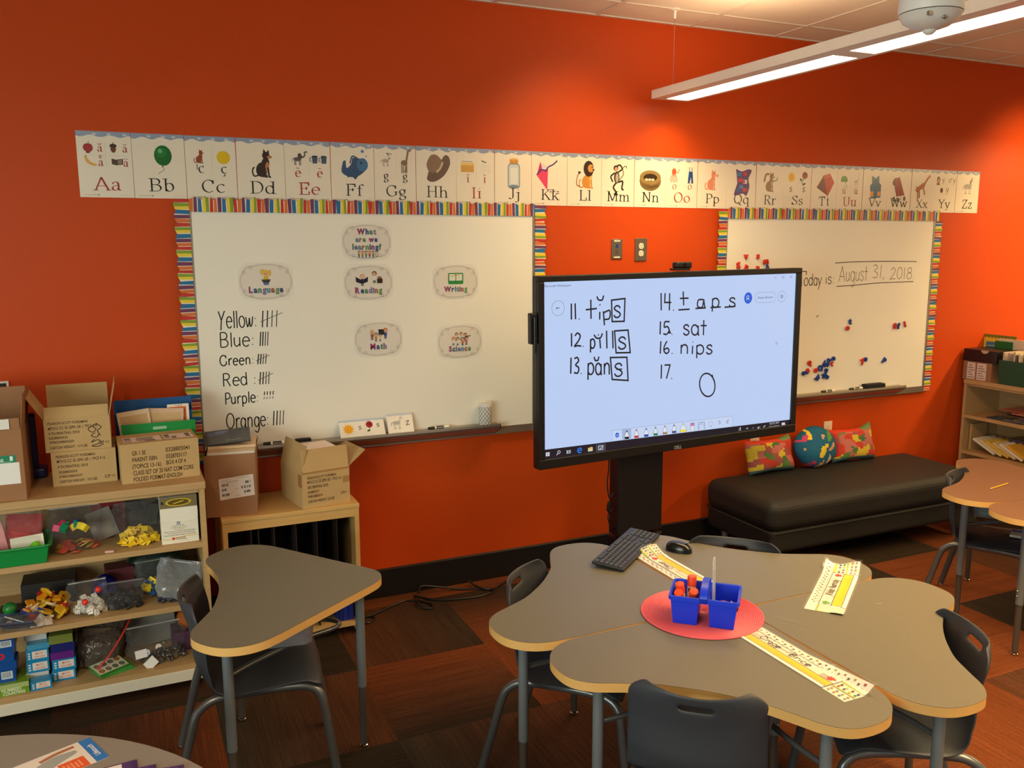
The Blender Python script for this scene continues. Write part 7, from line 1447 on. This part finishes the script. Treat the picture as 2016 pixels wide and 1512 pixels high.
# long strip lies along the seam, name reading toward the seat side
strip('long name strip with yellow ruler along the seam of the near desk, reading Grace Brice', (1.352, -2.190), -90 + .3, .545, .108, [('Grace', .18, .36), ('Brice', .44, .62)], endlift, seed=2)
def curl(x, y, z):
    k = max(0, x - .34); j = max(0, .05 - x)
    return (x - 1.2 * k * k, y, z + 3.4 * k * k * (1 + .4 * cos(40 * y)) + 2.0 * j * j * (y < .04))
strip('short curled name strip on the right desk, reading Khloe Nunnaly', (1.757, -2.328), 37, .435, .122, [('Khloe', .24, .40), ('Nunnaly', .42, .66)], curl, seed=3)
def torn(x, y, z):
    k = max(0, x - .36); return (x - .5 * k * k, y, z + 2.2 * k * k * (.6 + .4 * sin(30 * y + 1)))
strip('crumpled name strip between the keyboard and mouse, reading Omar', (1.549, -2.02), 90, .47, .112, [('Omar', .50, .70)], torn, seed=4)
for k, (x0, y0, x1, y1) in enumerate(((1.555, -2.245, 1.60, -2.345), (1.93, -2.30, 1.95, -2.31))):
    m = MB(0, S(196, 172, 140)); m.tube([(x0, y0, TZ + .0009), (x1, y1, TZ + .0009)], .0008, 5); v0 = Vector((x0, y0, TZ)); m.v = [tuple(Vector(p) - v0) for p in m.v]; tag(m.build('tape_scrap', 'ink', None, v0), ('long', 'short')[k] + ' scrap of old tape on the right desk of the cluster', 'tape')

# ================================================================ totes under the desks
def tote(label, loc, rz, parts):
    t = T('storage_tote', label, 'storage box', loc, rz, 'clear totes under the desks')
    w, d, h = .36, .27, .125; m = MB(); P0 = rrect(-w / 2 * .9, w / 2 * .9, -d / 2 * .9, d / 2 * .9, .03, 4); P1 = rrect(-w / 2, w / 2, -d / 2, d / 2, .035, 4); n = len(P0)
    m.add([(*p, 0) for p in P0] + [(*p, h) for p in P1] + [(p[0] * 1.03, p[1] * 1.04, h) for p in P1], [tuple(range(n))[::-1]] + [(i, (i + 1) % n, n + (i + 1) % n, n + i) for i in range(n)] + [(n + i, n + (i + 1) % n, 2 * n + (i + 1) % n, 2 * n + i) for i in range(n)]); m.build('tote_body', 'tote', t, solid=.002)
    Mx = Matrix.Translation(loc) @ rotz(rz)
    for nm, lb, cat, (x, y, z), size, colr, mat in parts:
        m = MB(0, S(colr)); m.box(-size[0] / 2, size[0] / 2, -size[1] / 2, size[1] / 2, 0, size[2]); o = m.build(nm, mat, None, Mx @ Vector((x, y, z + .003)), bevel=min(size) * .3, seg=3); o.rotation_euler = (0, 0, rz); tag(o, lb, cat)
ZB_ = .511
def desk_pt(k, x, y): (dx, dy), a_, _ = DESKS[k]; a_ = radians(a_); return (dx + x * cos(a_) - y * sin(a_), dy + x * sin(a_) + y * cos(a_))
def tote_at(k, label, parts): x, y = desk_pt(k, .30, .30); tote(label, (x, y, ZB_), radians(DESKS[k][1] - 45), parts)
tote_at(4, 'clear tote under the single desk holding a crumpled tissue', [('notebook', 'orange brown notebook in the tote under the single desk', 'notebook', (-.04, -.02, 0), (.22, .16, .03), (150, 100, 60), 'ink')])
x, y = desk_pt(4, .25, .33); m = MB(); m.grid(lambda u, v: (-.06 + .12 * u, -.05 + .10 * v, .004 + .07 * (sin(pi * u) * sin(pi * v)) ** .5 + .012 * sin(11 * u + 5 * v) * sin(pi * u) * sin(pi * v)), 20, 16); tag(m.build('crumpled_tissue', 'tissue', None, (x, y, ZB_ + .036)), 'crumpled cream tissue inside the tote under the single desk', 'tissue')
tote_at(2, 'clear tote under the nearest desk of the cluster holding a purple pouch', [('pencil_pouch', 'dark purple pouch in the tote under the nearest desk', 'pouch', (0, .03, .03), (.28, .18, .06), (60, 20, 74), 'fabric'), ('paper_block', 'white paper under the purple pouch', 'paper', (0, .03, 0), (.27, .17, .027), (222, 216, 204), 'ink')])
tote_at(1, 'clear tote under the keyboard desk holding a lilac folder', [('folder', 'lilac folder in the tote under the keyboard desk', 'folder', (0, 0, 0), (.26, .18, .03), (110, 96, 130), 'ink')])
tote_at(5, 'clear tote under the pencil desk holding patterned books', [('pencil_pouch', 'dark maroon pouch in the tote under the pencil desk', 'pouch', (0, 0, .062), (.28, .18, .05), (70, 26, 52), 'fabric'), ('patterned_book', 'teal patterned book in the tote under the pencil desk', 'book', (-.02, 0, 0), (.29, .2, .06), (70, 186, 160), 'ink')])

# eraser packet on the right chair
(cx_, cy_), ca_, _ = CHAIRS[5]; ca_ = radians(ca_)
t = T('wipes_packet', 'small white and blue packet lying on the right chair seat', 'packet', (cx_ + .10 * cos(ca_) - .02 * sin(ca_), cy_ + .10 * sin(ca_) + .02 * cos(ca_), .4205), .5)
m = MB(0, S(214, 206, 192)); m.box(-.05, .02, -.03, .03, 0, .014); m.build('packet_body', 'cube', t, bevel=.005); m = MB(0, S(40, 80, 190)); m.box(.0205, .046, -.031, .031, 0, .015); m.build('packet_end', 'cube', t, bevel=.004)

# ================================================================ right bookshelf
X0 = 5.184
def rx(name, label, cat, x, y0, y1, z0, z1, depth, colr, mat='ink', group=None, rot=(0, 0, 0)):
    m = MB(0, S(colr)); w_ = abs(y0 - y1); m.box(0, depth, -w_ / 2, w_ / 2, 0, z1 - z0); o = m.build(name, mat, None, (x, (y0 + y1) / 2, z0), bevel=.0015, seg=1); o.rotation_euler = rot; return tag(o, label, cat, group)
t = T('carton', 'small brown carton with two white labels on the right bookshelf', 'carton', (X0 + .012, -.130, SH)); m = MB(); m.box(0, .26, -.112, .112, 0, .132); m.build('box_body', 'card2', t, bevel=.0015)
m = MB(0, (1, 1, 1)); c = Cv(m, (-.0004, .112, 0), -UY, UZ, eps=.0002)
for a_, d_ in ((.034, .098), (.112, .184)):
    c.rect(a_, .006, d_, .124, (218, 206, 196))
    for k in range(6): c.rect(a_ + .006 + .006 * (k % 2), .016 + .017 * k, d_ - .006 - .01 * ((k * 7) % 3), .022 + .017 * k, (130, 114, 106))
m.build('carton_label', 'mark', t)
t = T('box_lid', 'black shallow box with a thumb notch on the small brown carton', 'box', (X0 + .008, -.148, SH + .1325)); m = MB(); m.box(0, .25, -.13, .13, 0, .086); m.build('lid_body', 'black', t, bevel=.002)
m = MB(0, S(196, 180, 150)); P = [(-.0004, .0 - .035 + .03 * cos(a_), .086 - .022 * sin(a_)) for a_ in [pi * k / 10 for k in range(11)]]; m.add(P, [tuple(range(11))]); m.build('thumb_notch', 'ink', t)
t = T('book_bin', 'dark green bin of books on the right bookshelf', 'bin', (X0 + .125, -.475, SH)); open_bin(t, .24, .36, .168, .004, 'dgreen', .95)
R = random.Random(9)
for k in range(12):
    colr = ((196, 176, 160), (170, 150, 140), (150, 130, 120), (206, 190, 160), (90, 80, 90), (226, 206, 170), (60, 40, 60), (120, 140, 80), (200, 96, 60), (214, 200, 180), (160, 60, 60), (206, 180, 130))[k]
    rx('thin_book', f'{("pale", "beige", "greyish", "cream", "slate", "ivory", "plum", "olive", "rust", "light", "crimson", "straw")[k]} thin book standing in the dark green bin, number {k + 1} from the wall', 'book', X0 + .02, -.312 - .0255 * k, -.325 - .0255 * k, SH + .006, SH + .212 + .022 * R.random(), .19, colr, group='thin books in the dark green bin', rot=(radians(4 * sin(k)), 0, 0))
rx('orange_folder', 'orange folder standing behind the books in the green bin', 'folder', X0 + .262, -.295, -.46, SH, SH + .275, .006, (232, 132, 44))
t = T('pocket_display', 'yellow scalloped pocket card with green border at the back of the right bookshelf', 'display card', (5.42, -.09, SH)); m = MB(0, S(126, 130, 40)); m.box(-.004, 0, -.16, .16, 0, .312); c = Cv(m, (-.004, .16, 0), -UY, UZ, eps=.0003); c.poly([(.012, 0), (.012, .29)] + [(.012 + .0135 * k, .296 - .012 * (k % 2)) for k in range(1, 22)] + [(.308, .29), (.308, 0)], (238, 206, 60)); c.rect(.09, .20, .19, .26, (60, 130, 150)); c.line([(.10, .23), (.18, .235)], .006, (190, 200, 180)); m.build('card', 'ink', t)
rx('green_folder', 'dark green folder leaning at the back of the right bookshelf', 'folder', 5.40, -.10, -.235, SH, SH + .272, .006, (20, 110, 50))
rx('white_folder', 'white papers standing behind the green folder', 'papers', 5.41, -.12, -.42, SH, SH + .29, .006, (222, 210, 180))
z = Z1 + .0005
for k in range(9):
    th_ = (.006, .005, .012, .006, .008, .005, .007, .005, .006)[k]; y = -.30 - .05 * ((k * 5) % 4) + (.08 if k == 0 else 0)
    rx('magazine', f'{("navy", "grey", "tan", "steel blue", "brown", "black", "salmon", "olive", "red")[k]} magazine in the loose pile on the upper right shelf, {("lowest", "second", "third", "fourth", "fifth", "sixth", "seventh", "eighth", "topmost")[k]}', 'magazine', X0 + .03 + .01 * (k % 3), y, y - .26, z, z + th_, .21, ((44, 58, 92), (120, 116, 112), (120, 96, 74), (80, 100, 130), (96, 70, 54), (40, 36, 38), (206, 110, 84), (140, 130, 100), (170, 70, 60))[k], 'lam', 'magazines on the upper right shelf', (0, 0, .12 * sin(k * 2)))
    z += th_ + .006 if k in (2, 5) else th_ + .0006
z = Z2 + .0005
for k in range(6):
    rx('workbook', f'{("white", "cream", "yellow", "manila", "white edged", "gold")[k]} workbook leaning in the row on the middle right shelf, {("first", "second", "third", "fourth", "fifth", "sixth")[k]} from the wall', 'workbook', X0 + .02, -.125 - .052 * k, -.315 - .052 * k, Z2 + .002, Z2 + .020, .22, ((226, 222, 214), (222, 206, 150), (226, 190, 80), (214, 196, 140), (230, 224, 214), (224, 170, 60))[k], 'lam', 'workbooks on the middle right shelf', (radians(24), 0, 0))
    bpy.data.objects[-1] if False else None
for o in [q for q in bpy.data.objects if q.name.startswith('workbook')]: o.location.z = Z2 + .048
for k in range(4): rx('paper_book', f'{("slate", "grey", "teal", "dark violet")[k]} paperback lying at the back of the middle right shelf, {("lowest", "second", "third", "topmost")[k]}', 'book', X0 + .16, -.22 - .03 * k, -.50 - .03 * k, Z2 + .0005 + .0305 * k, Z2 + .0305 + .0305 * k, .19, ((70, 74, 84), (130, 128, 124), (60, 110, 120), (60, 50, 70))[k], 'lam', 'paperbacks on the middle right shelf')
m = MB(); m.box(X0 + .06 - 5.3, X0 + .22 - 5.3, -.008, .008, 0, .19); tag(m.build('wood_divider', 'wood', None, (5.3, -.085, Z2 + .0005)), 'thin wooden book divider at the left of the middle right shelf', 'divider')

# ================================================================ flyers on the round table
ZR = .6005
def fly_print(c, w, d):
    c.rect(0, 0, w, d, (226, 218, 208)); c.rect(w - .030, 0, w, d, (32, 120, 196))
    for k, ch in enumerate('Lifetouch'): pass
    c.rect(w - .105, 0, w - .044, d * .42, (226, 96, 54))
    for k in range(5): c.rect(w - .098 + .009 * k, d * .08, w - .093 + .009 * k, d * (.34 - .04 * (k % 2)), (236, 150, 110))
    c.poly(smooth2([(w - .05, d * .74), (w - .10, d * .78), (w - .15, d * .60), (w - .14, d * .30), (w - .10, d * .46), (w - .06, d * .58), (w - .046, d * .64)]), (158, 164, 160)); c.line(smooth2([(w - .045, d * .88), (w - .09, d * .86), (w - .13, d * .78)]), .012, (170, 116, 84)); c.ell(w - .175, d * .44, .018, .014, (120, 80, 58), 30); c.ell(w - .185, d * .46, .014, .016, (60, 42, 34)); c.ell(w - .15, d * .22, .03, .016, (150, 110, 84), 30)
    for k in range(3): c.rect(.01 + .012 * k, d * .2, .014 + .012 * k, d * .6, (130, 124, 130))
fl = MB(0, S(226, 218, 208)); ln, wd_ = .265, .125; fl.box(0, ln, 0, wd_, 0, .0006); c = Cv(fl, (0, 0, .0006), UX, UY, eps=.0001); fly_print(c, ln, wd_)
c2 = Cv(fl, (ln - .006, .014, .0022), UY, -UX, eps=.0001); c2.text('Lifetouch', .012, .004, .062, .013, (226, 236, 244), .02)
d_ = (Vector((-.424, -2.089)) - Vector((-.467, -1.984))); ang = math.atan2(d_.y, d_.x) + pi / 2
o = fl.build('flyer', 'lam', None, (0, 0, ZR)); P_ = Vector((-.4195, -2.0735)) ; ex = Vector((cos(ang), sin(ang))); o.location = (P_.x - ex.x * ln, P_.y - ex.y * ln, ZR); o.rotation_euler = (0, 0, ang); tag(o, 'school photo flyer with a blue end and orange block on the round table', 'flyer')
for k, (x, y, rz_) in enumerate(((-.585, -2.30, 4), (-.565, -2.31, -4), (-.512, -2.325, -8))):
    m = MB(0, S(58, 46, 96)); m.box(0, .24, 0, .165, 0, .0006); c = Cv(m, (0, 0, .0006), UX, UY, eps=.0001); c.rect(.004, .0, .205, .161, (228, 220, 216)); c.poly([(.205, .165), (.225, .165), (.24, 0), (.222, 0)], (70, 56, 110)); c.text('PICTURE DAY', .06, .142, .05, .008, (150, 80, 60)); 
    o = m.build('order_envelope', 'lam', None, (x, y, ZR + .0012 * (k + 1) + .001)); o.rotation_euler = (0, 0, radians(rz_)); tag(o, f'purple edged order form on the round table, {("lowest", "middle", "top")[k]} of the fan', 'form', 'order forms on the round table')
